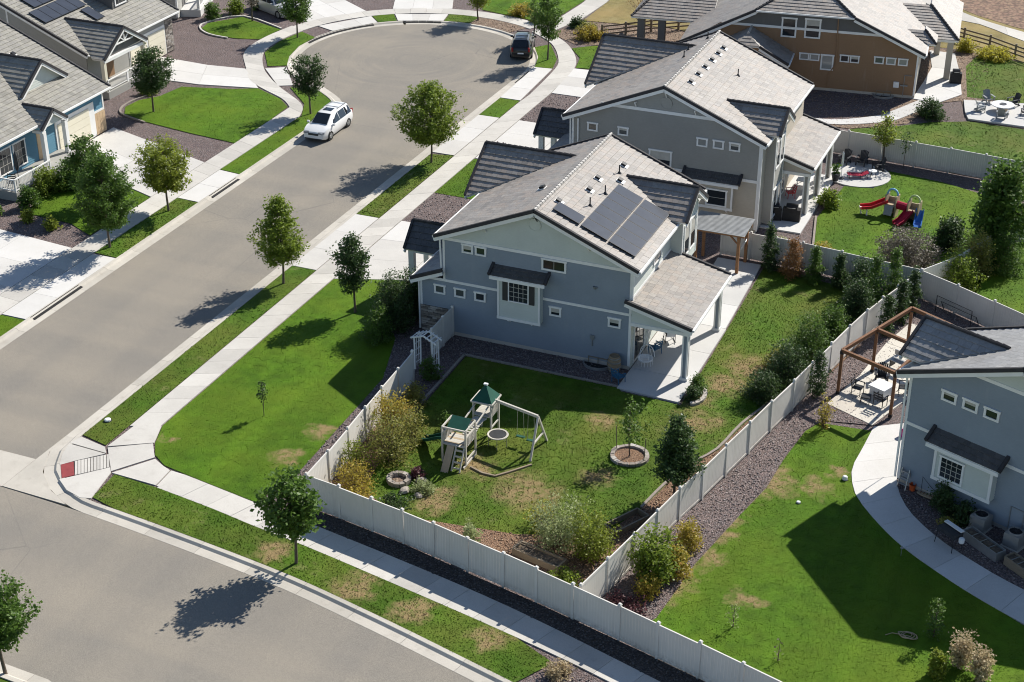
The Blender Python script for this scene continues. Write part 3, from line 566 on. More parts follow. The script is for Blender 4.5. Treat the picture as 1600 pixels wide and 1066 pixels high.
# ------------------------------------------------------------------ vinyl fences
def fence(label, pts, h=1.85, z0=0.0):
    """pts: post positions; every panel and post is a part"""
    root = thing('vinyl_fence', label, 'fence', (pts[0][0], pts[0][1], 0), 0, 'pale vinyl yard fences')
    ox, oy = pts[0]
    pm = MB(); pm.box(-.065, -.065, -.1, .065, .065, h+.05); pm.hexa([(-.085,-.085,h+.05),(.085,-.085,h+.05),(.085,.085,h+.05),(-.085,.085,h+.05),(-.05,-.05,h+.12),(.05,-.05,h+.12),(.05,.05,h+.12),(-.05,.05,h+.12)])
    pmesh = pm.mesh('post', M['fence'])
    for i, p in enumerate(pts):
        o = bpy.data.objects.new('post', pmesh); o.location = (p[0]-ox, p[1]-oy, 0)
        q = pts[min(i+1, len(pts)-1)]; pq = pts[max(i-1, 0)]; o.rotation_euler = (random.gauss(0, .008), random.gauss(0, .008), math.atan2(q[1]-pq[1], q[0]-pq[0])); o.location.z = random.uniform(-.03, .02); link(o, root)
    for i in range(len(pts)-1):
        a, b = pts[i], pts[i+1]; L_ = math.hypot(b[0]-a[0], b[1]-a[1])
        m = MB(); m.box(.06, -.03, .04, L_-.06, .03, .17); m.box(.06, -.03, h-.13, L_-.06, .03, h)
        n = max(3, round((L_-.12)/.16)); w = (L_-.12)/n
        for k in range(n): m.box(.06+k*w+.0025, -.014, .16, .06+(k+1)*w-.0025, .014, h-.12)
        o = m.build('panel', M['fence'], root); o.location = (a[0]-ox, a[1]-oy, random.uniform(-.02, .012)); o.rotation_euler = (random.gauss(0, .012), random.gauss(0, .004), math.atan2(b[1]-a[1], b[0]-a[0]))
    return root
fence('long vinyl fence panels following the cross road pavement', [(-34.78, 57.19), (-32.87, 56.92), (-30.92, 56.56), (-29.12, 56.24), (-27.36, 55.86), (-25.41, 55.4), (-23.44, 54.95), (-21.64, 54.5), (-19.72, 54.01), (-17.33, 53.38), (-15.41, 52.84), (-13.42, 52.3), (-11.4, 51.72), (-9.3, 51.1), (-7.2, 50.45), (-5.1, 49.8)])
fence('vinyl fence between corner lawn and back yard', [(-34.78, 57.19), (-34.83, 59.5), (-34.95, 61.8), (-35.1, 64.0), (-35.22, 66.15), (-35.33, 68.3), (-35.45, 70.4)])
fence('short vinyl fence joining the blue house wall', [(-35.6, 73.2), (-35.65, 74.8), (-35.63, 76.1)])
fr_ = [(-19.4, 54.1), (-18.95, 56.4), (-18.5, 58.7), (-18.1, 60.9), (-17.7, 63.1), (-17.2, 65.3), (-16.72, 67.74), (-16.21, 70.27), (-15.73, 72.8), (-15.2, 75.4), (-14.75, 77.8), (-14.28, 80.26), (-13.8, 82.75), (-13.3, 85.1), (-12.8, 87.1), (-12.25, 88.92), (-11.36, 91.69)]
fence('long vinyl fence between play yard and near house', fr_)
fence('vinyl fence behind the pergola at right', [(-11.36, 91.69), (-8.99, 90.45), (-6.65, 89.1), (-4.4, 87.8), (-2, 86.4)])
fence('vinyl fence between blue house and taupe house yards', [(-24.3, 93.0), (-22.4, 92.95), (-20.7, 92.85), (-19.0, 92.7), (-16.42, 92.4), (-14.1, 92.05), (-11.36, 91.69)])
fence('vinyl fence between taupe house and brown house yards', [(-23.0, 113.4), (-20.54, 113.15), (-18.05, 112.97), (-15.56, 112.8), (-13.06, 112.6), (-10.57, 112.33), (-7.9, 111.97), (-5.4, 111.6), (-3, 111.3)])
fence('low vinyl fence end beside the far right shrubs', [(-11.36, 91.69), (-9.6, 94.6), (-8.6, 97.4), (-7.7, 100.2), (-6.8, 103)])
# rail fences
def rail_fence(label, pts):
    root = thing('rail_fence', label, 'fence', (*pts[0], 0), 0, 'timber rail fences at the open space'); ox, oy = pts[0]
    for p in pts:
        m = MB(); m.box(p[0]-ox-.09, p[1]-oy-.09, -.1, p[0]-ox+.09, p[1]-oy+.09, 1.2); m.build('post', M['oldwood'], root)
    for i in range(len(pts)-1):
        for z in (.3, .65, 1.0):
            m = MB(); m.beam((pts[i][0]-ox, pts[i][1]-oy, z), (pts[i+1][0]-ox, pts[i+1][1]-oy, z), .06, .13); m.build('rail', M['oldwood'], root)
rail_fence('weathered rail fence in front of the golden meadow', [(-46.8, 132.5), (-45.1, 134.0), (-43.3, 135.8), (-41.2, 137.3), (-39, 138.9)])
rail_fence('weathered rail fence behind the far right lawn', [(-20.4, 146), (-18.6, 145.0), (-16.9, 144.0), (-14.5, 142.8), (-12.1, 141.0), (-9.7, 139.4), (-7.4, 137.8), (-5, 136)])

# ------------------------------------------------------------------ houses
TILE_VAR = {}
def tile_mesh(key, w, e, k):
    kk = (key, round(w, 3), round(e, 3), k)
    if kk not in TILE_VAR:
        m = MB(); m.r = (k+.5)/12; a, hb, ht = w-.010, .052, .010
        P = [(0, 0, hb), (a, 0, hb), (a, e, ht), (0, e, ht)]; Q = [(p[0], p[1], -.01) for p in P]
        m.face(P); m.face([Q[0], Q[1], P[1], P[0]]); m.face([Q[1], Q[2], P[2], P[1]]); m.face([Q[3], Q[0], P[0], P[3]])
        TILE_VAR[kk] = m.mesh('tile', M[key])
    return TILE_VAR[kk]

class House:
    def __init__(s, name, label, loc, rz=0, cat='house', tiles='tile'):
        s.root = thing(name, label, cat, (loc[0], loc[1], 0), rz); s.tk = tiles; s.cand = []; s.rest = {}; s.n = 0
        s.mw = Matrix.Translation((loc[0], loc[1], 0)) @ Matrix.Rotation(rz, 4, 'Z'); s.stones = None
    def slope(s, pts, e=.40, w=.36, key=None, edge=True):
        """tiled roof plane; first two points are the eave"""
        key = key or s.tk; P = [Vector(p) for p in pts]
        u = (P[1]-P[0]).normalized(); k = P[2]-P[0]; v = (k-u*k.dot(u)).normalized(); n = u.cross(v)
        if n.z < 0: u = -u; n = u.cross(v)
        o = P[0]; poly = [((p-o).dot(u), (p-o).dot(v)) for p in P]
        if area2(poly) < 0: poly = poly[::-1]
        m = MB(); top = [o+u*a+v*b for a, b in poly]; bot = [q-n*.16 for q in top]; m.face(top); m.face(bot[::-1])
        for i in range(len(top)): j = (i+1) % len(top); m.face([bot[i], bot[j], top[j], top[i]])
        m.build('roof_deck', M['trim'], s.root)
        u0, u1 = min(p[0] for p in poly), max(p[0] for p in poly); v1 = max(p[1] for p in poly)
        rest = s.rest.setdefault(key, MB()); row = 0; vv = -.0
        while vv < v1-.02:
            off = (row % 2)*w/2+random.uniform(-.03, .03); x = u0-w+off
            while x < u1:
                rc = [(x, vv), (x+w-.01, vv), (x+w-.01, vv+e), (x, vv+e)]
                c = clip_convex(rc, poly)
                if len(c) >= 3 and area2(c) > .01:
                    full = abs(area2(c)-(w-.01)*e) < 1e-4; var = random.randrange(12)
                    if full:
                        q = o+u*x+v*vv; wq = s.mw @ (q+u*w/2+v*e/2); d = (CAMP-wq); wn_ = s.mw.to_3x3() @ n
                        s.cand.append((wn_.dot(d.normalized())/d.length_squared, q, u, v, n, key, w, e, var))
                    else: s._tile(rest, o, u, v, n, c, vv, e, var)
                x += w
            vv += e; row += 1
        return u, v, n
    def _tile(s, m, o, u, v, n, c, v0, e, var):
        m.r = (var+.5)/12; top = []; bot = []
        for a, b in c:
            h = .052+(.010-.052)*(b-v0)/e; top.append(o+u*a+v*b+n*h); bot.append(o+u*a+v*b-n*.01)
        m.face(top)
        for i in range(len(top)): j = (i+1) % len(top); m.face([bot[i], bot[j], top[j], top[i]])
    def finish(s, nind=300):
        s.cand.sort(key=lambda c: -c[0])
        for i, (sz, q, u, v, n, key, w, e, var) in enumerate(s.cand):
            if i < nind:
                ob = bpy.data.objects.new('tile', tile_mesh(key, w, e, var)); link(ob, s.root)
                jit = random.uniform(-.004, .006)
                ob.matrix_local = Matrix(((u.x, v.x, n.x, q.x+n.x*jit), (u.y, v.y, n.y, q.y+n.y*jit), (u.z, v.z, n.z, q.z+n.z*jit), (0, 0, 0, 1)))
            else:
                r_ = s.rest.setdefault(key, MB()); s._tile(r_, q, u, v, n, [(0, 0), (w-.01, 0), (w-.01, e), (0, e)], 0, e, var)
        for key, m in s.rest.items():
            if m.f: tag(m.build('roof_tiles', M[key], s.root), None, None, None, 'stuff')
    def ridge(s, p, q, key='ridge', r_=.11):
        p, q = Vector(p), Vector(q); n = max(1, round((q-p).length/.36)); m = MB()
        for i in range(n):
            m.r = random.random(); a, b = p.lerp(q, i/n), p.lerp(q, (i+1)/n+.01)
            m.tube([a+Vector((0, 0, .02)), b+Vector((0, 0, -.005))], [r_, r_*.86], 7)
        m.build('ridge_cap', M[key], s.root)
    def rake(s, p, q, out, white=True):
        """dark verge tiles with a white bargeboard; out = outward horizontal vector"""
        p, q, out = Vector(p), Vector(q), Vector(out); m = MB(); m.beam(p+out*.02+Vector((0, 0, .02)), q+out*.02+Vector((0, 0, .02)), .16, .20)
        m.build('verge', M['rake'], s.root)
        if white: m = MB(); m.beam(p+out*.012-Vector((0, 0, .2)), q+out*.012-Vector((0, 0, .2)), .09, .22); m.build('bargeboard', M['trim'], s.root)
    def wall(s, name, o, u, poly, mat, lap=.18, lip=.028):
        """lap siding on a convex outline poly (s, z); outward side is to the right of u"""
        u = Vector((u[0], u[1], 0)).normalized(); n = Vector((u.y, -u.x, 0)); o = Vector(o); m = MB()
        z0, z1 = min(p[1] for p in poly), max(p[1] for p in poly)
        if area2(poly) < 0: poly = poly[::-1]
        z = z0
        while z < z1-1e-4:
            c = clip_half(clip_half(poly, 0, -1, -z), 0, 1, z+lap)
            if len(c) >= 3:
                P = [o+u*a+Vector((0, 0, b))+n*(.002+lip*(1-(b-z)/lap)) for a, b in c]; m.face(P)
                lo = sorted([a for a, b in c if abs(b-z) < 1e-4])
                if len(lo) >= 2: m.face([o+u*lo[0]+Vector((0, 0, z)), o+u*lo[-1]+Vector((0, 0, z)), o+u*lo[-1]+Vector((0, 0, z))+n*(.002+lip), o+u*lo[0]+Vector((0, 0, z))+n*(.002+lip)])
            z += lap
        return m.build(name, M[mat], s.root)
    def wmap(s, o, u, d=0):
        u = Vector((u[0], u[1], 0)).normalized(); n = Vector((u.y, -u.x, 0)); o = Vector(o)
        return lambda a, z, k: o+u*a+n*(k+d)+Vector((0, 0, z))
    def wbox(s, m, f, a0, a1, z0, z1, k0, k1):
        m.hexa([f(a0, z0, k1), f(a1, z0, k1), f(a1, z0, k0), f(a0, z0, k0), f(a0, z1, k1), f(a1, z1, k1), f(a1, z1, k0), f(a0, z1, k0)])
    def board(s, name, o, u, a0, a1, z0, z1, mat='trim', k1=.05, k0=.0):
        m = MB(); s.wbox(m, s.wmap(o, u), a0, a1, z0, z1, k0, k1); return m.build(name, M[mat], s.root)
    def window(s, o, u, a0, a1, z0, z1, grid=(1, 1), t=.11, d=0, glass='glass', shutters=0, trimmat='trim', ears=True):
        f = s.wmap(o, u, d+.026); m = MB(); B = lambda *a: s.wbox(m, f, *a)
        B(a0, a1, z0, z0+t*.9, -.026, .06); B(a0, a0+t, z0+t*.9, z1-t, -.026, .05); B(a1-t, a1, z0+t*.9, z1-t, -.026, .05)
        e = .035 if ears else 0; B(a0-e, a1+e, z1-t, z1, -.026, .07)
        w = m.build('window', M[trimmat], s.root)
        m = MB(); B(a0+t, a1-t, z0+t*.9, z1-t, .004, .018); m.build('pane', M[glass], w)
        if glass == 'glass' and grid[0] < 3 and random.random() < .45:
            zb = z1-t-(z1-z0-2*t)*random.uniform(.3, .75); m = MB(); B(a0+t, a1-t, zb, z1-t, .012, .021); m.build('blind', M['muntin'], w)
        if grid != (1, 1):
            m = MB(); nx, ny = grid; x0, x1, y0, y1 = a0+t, a1-t, z0+t*.9, z1-t
            for i in range(1, nx): x = x0+(x1-x0)*i/nx; B(x-.014, x+.014, y0, y1, .016, .03)
            for j in range(1, ny): y = y0+(y1-y0)*j/ny; B(x0, x1, y-.014, y+.014, .016, .028)
            m.build('muntin', M['muntin'], w)
        if shutters:
            for x0 in (a0-shutters, a1):
                m = MB(); B(x0+.02, x0+shutters-.02, z0+.02, z1-.02, 0, .05); o_ = m.build('shutter', M['shutter'], w)
        return w
    def downspout(s, pts):
        m = MB()
        for i in range(len(pts)-1): m.beam(pts[i], pts[i+1], .09, .07, (0, 1, 0.01))
        m.build('downspout', M['trim'], s.root)
    def gutter(s, p, q):
        m = MB(); m.beam(p, q, .13, .12); m.build('rain_gutter', M['trim'], s.root)
    def block(s, name, x0, y0, z0, x1, y1, z1, mat):
        m = MB(); m.box(x0, y0, z0, x1, y1, z1); return m.build(name, M[mat], s.root)
    def ledge(s, o, u, a0, a1, z0, z1, seed=1):
        """stacked ledge stones, one object each"""
        rr = random.Random(seed); f = s.wmap(o, u); z = z0
        base = s.board('stone_base', o, u, a0, a1, z0, z1, 'shutter', .02, .0)
        while z < z1-.03:
            h = min(rr.choice((.10, .13, .16)), z1-z); a = a0
            while a < a1-.02:
                w = min(rr.uniform(.25, .55), a1-a)
                if a1-a-w < .12: w = a1-a
                k = rr.uniform(.045, .09); m = MB(); m.r = rr.random(); s.wbox(m, f, a+.008, a+w-.008, z+.008, z+h-.008, .01, k); m.build('stone', M['stone'], base); a += w
            z += h
    def vent(s, x, y, z, pitch, side, label=None):
        """low black roof vent on a white flashing"""
        m = MB(); m.cur = 0; c = Vector((x, y, z)); dx = Vector((math.cos(pitch)*side, 0, -math.sin(pitch))); n = Vector((math.sin(pitch)*side, 0, math.cos(pitch))); dy = Vector((0, 1, 0))
        def bx(a0, a1, b0, b1, h0, h1):
            m.hexa([c+dx*a+dy*b+n*h for h in (h0, h1) for a, b in ((a0, b0), (a1, b0), (a1, b1), (a0, b1))])
        bx(-.2, .32, -.22, .22, .03, .075); m.cur = 1; bx(-.15, .15, -.15, .15, .075, .2); m.build('roof_vent', [M['trim'], M['black']], s.root)
    def pipe(s, x, y, z, h=.45):
        m = MB(); m.tube([(x, y, z-.05), (x, y, z+h)], .04, 8); m.lathe([(.16, -.02), (.05, .14)], 10, (x, y, z)); m.build('vent_pipe', M['dark'], s.root)

PT = .4214; PA = math.atan(PT)
# ---- blue gabled house (centre)
h = House('house', 'blue two storey house with solar panels in the centre', (-30.4, 76.2))
RZ, EZ = 9.0, 9.0-PT*6.12
h.slope([(6.12, -.45, EZ), (6.12, 11.9, EZ), (0, 11.9, RZ), (0, -.45, RZ)])
h.slope([(-6.12, -.45, EZ), (-6.12, 11.9, EZ), (0, 11.9, RZ), (0, -.45, RZ)])
h.ridge((0, -.5, RZ+.05), (0, 11.95, RZ+.05))
for sx in (-1, 1):
    h.rake((sx*6.15, -.47, EZ), (0, -.47, RZ), (0, -1, 0)); h.rake((sx*6.15, 11.92, EZ), (0, 11.92, RZ), (0, 1, 0))
    h.gutter((sx*6.2, -.45, EZ-.05), (sx*6.2, 11.9, EZ-.05))
# front cross gable
fx, fy, fz, fe = -7.0, 9.1, 8.45, 6.25
h.slope([(fx, 5.85, fe), (fx+.12, 5.85, fe), (-1.3, fy, fz), (fx, fy, fz)]); h.slope([(fx, 12.35, fe), (fx+.12, 12.35, fe), (-1.3, fy, fz), (fx, fy, fz)])
h.ridge((fx-.05, fy, fz+.05), (-1.2, fy, fz+.05), 'rake'); h.rake((fx-.02, 5.85, fe), (fx-.02, fy, fz), (-1, 0, 0)); h.rake((fx-.02, 12.35, fe), (fx-.02, fy, fz), (-1, 0, 0))
# rear dormer
dx_, dy_, dz_, de_ = 6.67, 8.4, 8.0, 6.6
h.slope([(5.7, 6.35, de_), (dx_, 6.35, de_), (dx_, dy_, dz_), (2.4, dy_, dz_)]); h.slope([(5.7, 10.45, de_), (dx_, 10.45, de_), (dx_, dy_, dz_), (2.4, dy_, dz_)])
h.ridge((2.3, dy_, dz_+.05), (dx_+.03, dy_, dz_+.05), 'rake'); h.rake((dx_+.02, 6.33, de_), (dx_+.02, dy_, dz_), (1, 0, 0)); h.rake((dx_+.02, 10.47, de_), (dx_+.02, dy_, dz_), (1, 0, 0))
h.wall('dormer_wall', (6.3, 6.9, 0), (0, 1), [(0, 3.3), (3.0, 3.3), (3.0, 6.7), (1.5, 7.8), (0, 6.7)], 'sage'); h.wall('dormer_side', (5.65, 6.9, 0), (1, 0), [(0, 3.3), (.65, 3.3), (.65, 6.7), (0, 6.7)], 'sage')
h.wall('dormer_side', (6.3, 9.9, 0), (-1, 0), [(0, 3.3), (.65, 3.3), (.65, 6.7), (0, 6.7)], 'sage'); h.block('dormer_floor', 5.66, 6.92, 3.2, 6.28, 9.88, 3.3, 'trim')
h.window((6.3, 6.9, 0), (0, 1), .35, 1.45, 3.9, 6.0, (1, 2)); h.window((6.3, 6.9, 0), (0, 1), 1.55, 2.65, 3.9, 6.0, (1, 2))
h.board('corner_board', (6.3, 6.9, 0), (0, 1), 0, .12, 3.3, 6.5); h.board('corner_board', (6.3, 6.9, 0), (0, 1), 2.88, 3.0, 3.3, 6.5)
# walls
F_ = (0, 0, 0); W = (1, 0)
h.block('foundation', -7.28, .02, -.2, 5.63, 11.4, .28, 'gutter')
h.wall('wall', F_, W, [(-7.3, .25), (5.65, .25), (5.65, 3.45), (-7.3, 3.45)], 'blue'); h.wall('wall', F_, W, [(-5.8, 3.45), (5.65, 3.45), (5.65, 6.15), (-5.8, 6.15)], 'blue')
h.wall('gable_shake', F_, W, [(-5.8, 6.15), (5.65, 6.15), (5.65, 6.42), (0, 8.8), (-5.8, 6.36)], 'sage', .2, .03)
h.wall('rear_wall', (5.65, 0, 0), (0, 1), [(0, .1), (11.5, .1), (11.5, 6.5), (0, 6.5)], 'sage'); h.wall('far_wall', (5.65, 11.5, 0), (-1, 0), [(0, .1), (11.45, .1), (11.45, 6.36), (5.65, 8.8), (0, 6.42)], 'blue')
h.wall('front_wall', (-5.8, 11.5, 0), (0, -1), [(0, .1), (11.5, .1), (11.5, 6.5), (0, 6.5)], 'blue'); h.wall('front_bay_wall', (-7.3, 3.9, 0), (0, -1), [(0, .1), (3.9, .1), (3.9, 3.5), (0, 3.5)], 'blue')
h.wall('garage_wall', (-6.6, 11.8, 0), (0, -1), [(0, .1), (5.4, .1), (5.4, 6.2), (2.7, 8.2), (0, 6.2)], 'sage'); h.wall('garage_side', (-6.6, 6.4, 0), (1, 0), [(0, .1), (.8, .1), (.8, 6.3), (0, 6.3)], 'blue')
h.block('garage_door', -6.68, 7.0, .05, -6.62, 11.2, 2.5, 'trim')
h.board('band', F_, W, -7.3, 5.65, 3.42, 3.58); h.board('band', F_, W, -5.8, 5.65, 6.08, 6.26)
h.board('corner_board', F_, W, 5.53, 5.67, .25, 3.42); h.board('corner_board', F_, W, 5.53, 5.67, 3.58, 6.08); h.board('corner_board', F_, W, -5.81, -5.68, 3.58, 6.08); h.board('corner_board', F_, W, -7.31, -7.18, 1.68, 3.42)
h.ledge(F_, W, -7.3, -5.55, .05, 1.66, 3)
m = MB(); m.lathe([(.38, 0), (.38, .05), (.33, .05), (.33, .03)], 24); o = m.build('round_vent', M['sage'], h.root); o.location = (-.15, -.02, 7.97); o.rotation_euler.x = math.pi/2
for x, z in ((-3.1, 7.35), (0, 8.55), (3.1, 7.3)):
    m = MB(); m.beam((x, -.02, z), (x, -.4, z+.05), .07, .09); m.beam((x, -.02, z-.34), (x, -.34, z), .06, .07); m.build('gable_bracket', M['trim'] if x else M['dark'], h.root)
h.window(F_, W, -4.6, -3.9, 5.48, 6.07); h.window(F_, W, -3.78, -3.08, 5.48, 6.07); h.window(F_, W, .29, 1.77, 5.33, 6.07, (2, 1))
for a in (-6.4, -5.12, -3.85): h.window(F_, W, a, a+.71, 2.57, 3.18)
h.window(F_, W, .79, 1.51, 2.54, 3.16); h.window(F_, W, 4.31, 5.06, 2.54, 3.16)
# bay box
bx = (0, -.45, 0)
h.wall('bay_wall', bx, W, [(-2.22, 2.05), (.37, 2.05), (.37, 4.6), (-2.22, 4.6)], 'sage', .15); h.wall('bay_side', (-2.22, 0, 0), (0, -1), [(0, 2.05), (.45, 2.05), (.45, 4.6), (0, 4.6)], 'sage', .15); h.wall('bay_side', (.37, -.45, 0), (0, 1), [(0, 2.05), (.45, 2.05), (.45, 4.6), (0, 4.6)], 'sage', .15)
h.board('bay_sill', bx, W, -2.26, .41, 1.95, 2.12); h.block('bay_floor', -2.2, -.43, 1.97, .35, 0, 2.04, 'trim'); h.board('corner_board', bx, W, -2.23, -2.12, 2.12, 4.6); h.board('corner_board', bx, W, .27, .38, 2.12, 4.6)
h.window(bx, W, -1.56, -.29, 3.18, 4.46, (4, 4), .07, 0, 'glass', .36)
h.slope([(-2.6, -.72, 4.72), (.72, -.72, 4.72), (.72, .0, 5.12), (-2.6, .0, 5.12)], .3, .33, 'tile_shade')
h.board('bay_fascia', (0, -.72, 0), W, -2.62, .74, 4.5, 4.68, 'trim', .03, -.03); h.rake((-2.62, -.74, 4.75), (-2.62, 0, 5.15), (-1, 0, 0), False); h.rake((.74, -.74, 4.75), (.74, 0, 5.15), (1, 0, 0), False)
for x in (-1.6, -.15):
    m = MB(); m.beam((x, -.4, 1.9), (x, -.05, 1.7), .08, .1); m.build('bay_bracket', M['trim'], h.root)
# front skirt roof and entry
h.slope([(-7.75, -.38, 3.42), (-7.75, 3.9, 3.42), (-5.8, 3.9, 4.25), (-5.8, -.38, 4.25)]); h.rake((-7.75, -.4, 3.44), (-5.7, -.4, 4.3), (0, -1, 0)); h.gutter((-7.8, -.38, 3.36), (-7.8, 3.9, 3.36))
h.slope([(-10.2, 3.85, 3.0), (-5.8, 3.85, 3.0), (-5.8, 5.2, 4.35), (-10.2, 5.2, 4.35)], .4, .36, 'tile_shade'); h.slope([(-10.2, 6.55, 3.0), (-5.8, 6.55, 3.0), (-5.8, 5.2, 4.35), (-10.2, 5.2, 4.35)])  # near slope gets the tile colour with shade painted in, far slope the plain one
h.ridge((-10.25, 5.2, 4.4), (-5.8, 5.2, 4.4), 'rake'); h.rake((-10.22, 3.85, 3.0), (-10.22, 5.2, 4.35), (-1, 0, 0)); h.rake((-10.22, 6.55, 3.0), (-10.22, 5.2, 4.35), (-1, 0, 0))
h.wall('entry_gable', (-10.0, 6.4, 0), (0, -1), [(0, 2.9), (2.4, 2.9), (1.2, 4.15)], 'sage')
for y in (4.15, 6.25):
    h.block('porch_post', -10.05, y-.17, .05, -9.7, y+.17, 2.95, 'trim'); h.block('porch_post', -8.0, y-.12, .05, -7.75, y+.12, 2.95, 'trim')
h.block('porch_floor', -10.2, 3.9, -.1, -5.8, 6.5, .18, 'patio'); h.block('porch_beam', -10.05, 4.0, 2.78, -5.8, 4.2, 2.98, 'trim')
h.downspout([(-5.95, -.1, 6.2), (-5.9, -.08, 4.3)]); h.downspout([(-7.36, -.1, 3.4), (-7.36, -.08, .1)]); h.downspout([(5.72, -.08, 6.2), (5.72, -.08, 4.4)])
# rear porch
h.slope([(9.3, -.45, 3.5), (9.3, 7.0, 3.5), (5.65, 7.0, 4.45), (5.65, -.45, 4.45)]); h.rake((9.32, -.47, 3.5), (5.4, -.47, 4.52), (0, -1, 0)); h.rake((9.32, 7.02, 3.5), (5.65, 7.02, 4.45), (0, 1, 0)); h.gutter((9.36, -.45, 3.43), (9.36, 7.0, 3.43))
h.wall('porch_gable', (0, -.12, 0), W, [(5.7, 3.12), (9.1, 3.12), (9.1, 3.3), (5.7, 4.2)], 'sage'); h.block('porch_beam', 5.7, -.2, 2.92, 9.1, -.02, 3.12, 'trim'); h.block('porch_beam', 8.85, -.02, 2.95, 9.1, 6.9, 3.2, 'trim'); h.block('porch_ceiling', 5.68, -.1, 3.2, 9.0, 6.8, 3.24, 'soffit')
for y in (.1, 6.5):
    p = MB(); p.box(8.72, y-.13, .06, 8.98, y+.13, 2.95); p = p.build('porch_post', M['blue'], h.root)
    for cx_, cy_ in ((8.72, y-.13), (8.98, y-.13), (8.98, y+.13), (8.72, y+.13)):
        m = MB(); m.box(cx_-.045, cy_-.045, .06, cx_+.045, cy_+.045, 2.95); m.build('post_trim', M['trim'], p)
    m = MB(); m.box(8.62, y-.23, .06, 9.08, y+.23, .22); m.build('post_base', M['trim'], p)
h.window((5.65, 0, 0), (0, 1), .5, 2.4, .2, 2.5, (2, 1), .1); h.window((5.65, 0, 0), (0, 1), 3.0, 5.2, .9, 2.4, (2, 1), .1); h.window((5.65, 0, 0), (0, 1), 3.6, 4.9, 4.9, 5.6, (2, 1), .09)
h.board('flashing', (5.65, 0, 0), (0, 1), -.1, 6.9, 4.42, 4.62, 'trim', .04)
m = MB(); m.box(3.3, -.12, 1.55, 3.52, .0, 1.8); m.beam((3.41, -.06, 1.55), (3.41, -.06, 1.1), .05, .05); m.build('electric_box', M['grey'], h.root)
m = MB(); m.lathe([(.05, 0), (.13, .1), (.13, .16)], 10, (3.5, -.03, 4.7)); o = m.build('wall_lamp', M['grey'], h.root)
# solar panels lie on the rear slope
def roof_xy(x, y, n=.12): return Vector((x, y, RZ-PT*x)) + Vector((math.sin(PA), 0, math.cos(PA)))*n
def solar_panel(H, x0, y0, wx, wy, zf, pitch, side=1):
    dxv = Vector((math.cos(pitch)*side, 0, -math.sin(pitch))); n = Vector((math.sin(pitch)*side, 0, math.cos(pitch))); dy = Vector((0, 1, 0)); c = Vector((x0, y0, zf(x0)))
    def bx(m, a0, a1, b0, b1, h0, h1): m.hexa([c+dxv*a*(1 if side > 0 else 1)+dy*b+n*hh for hh in (h0, h1) for a, b in ((a0, b0), (a1, b0), (a1, b1), (a0, b1))])
    m = MB(); bx(m, 0, wx, 0, wy, .13, .165); p = m.build('solar_panel', M['solarframe'], H.root)
    m = MB(); bx(m, .03, wx-.03, .03, wy-.03, .16, .169); m.build('cell_sheet', M['solar'], p)
    m = MB(); bx(m, .1, .2, .1, .2, .0, .14); bx(m, wx-.2, wx-.1, wy-.2, wy-.1, .0, .14); m.build('mount', M['galv'], p)
zf1 = lambda x: RZ-PT*x
for j in range(6):
    for cx_ in (2.3, 3.94): solar_panel(h, cx_, .53+j*1.045, 1.69, 1.015, zf1, PA)
solar_panel(h, .64, .53, 1.69, 1.015, zf1, PA)
for x, y in ((1.75, 9.3), (1.2, 6.3), (1.3, 4.6), (2.2, 7.4), (.55, 1.7)): h.vent(x, y, RZ-PT*x, PA, 1)
h.vent(-1.1, 3.6, RZ-PT*1.1, PA, -1)
for x, y in ((1.9, 8.2), (2.1, 5.2), (1.95, 3.1)): h.pipe(x, y, RZ-PT*x, .55)
h.finish(300)

# ---- taupe gabled house behind
h = House('house', 'taupe grey two storey house with porch behind the blue one', (-29.7, 96.95))
RZ, HW = 9.42, 7.0; EZ = RZ-PT*HW
h.slope([(HW, -.45, EZ), (HW, 12.1, EZ), (0, 12.1, RZ), (0, -.45, RZ)]); h.slope([(-HW, -.45, EZ), (-HW, 12.1, EZ), (0, 12.1, RZ), (0, -.45, RZ)]); h.ridge((0, -.5, RZ+.05), (0, 12.15, RZ+.05))
for sx in (-1, 1):
    h.rake((sx*(HW+.03), -.47, EZ), (0, -.47, RZ), (0, -1, 0)); h.rake((sx*(HW+.03), 12.12, EZ), (0, 12.12, RZ), (0, 1, 0)); h.gutter((sx*(HW+.08), -.45, EZ-.05), (sx*(HW+.08), 12.1, EZ-.05))
fx, fy, fz, fe = -7.8, 9.75, 8.95, 6.45
h.slope([(fx, 6.05, fe), (fx+.12, 6.05, fe), (-1.1, fy, fz), (fx, fy, fz)]); h.slope([(fx, 13.45, fe), (fx+.12, 13.45, fe), (-1.1, fy, fz), (fx, fy, fz)])
h.ridge((fx-.05, fy, fz+.05), (-1.0, fy, fz+.05), 'rake'); h.rake((fx-.02, 6.05, fe), (fx-.02, fy, fz), (-1, 0, 0)); h.rake((fx-.02, 13.45, fe), (fx-.02, fy, fz), (-1, 0, 0))
dx_, dy_, dz_, de_ = 7.55, 2.65, 7.95, 6.68
h.slope([(6.5, .8, de_), (dx_, .8, de_), (dx_, dy_, dz_), (3.5, dy_, dz_)]); h.slope([(6.5, 4.5, de_), (dx_, 4.5, de_), (dx_, dy_, dz_), (3.5, dy_, dz_)])
h.ridge((3.4, dy_, dz_+.05), (dx_+.03, dy_, dz_+.05), 'rake'); h.rake((dx_+.02, .78, de_), (dx_+.02, dy_, dz_), (1, 0, 0)); h.rake((dx_+.02, 4.52, de_), (dx_+.02, dy_, dz_), (1, 0, 0))
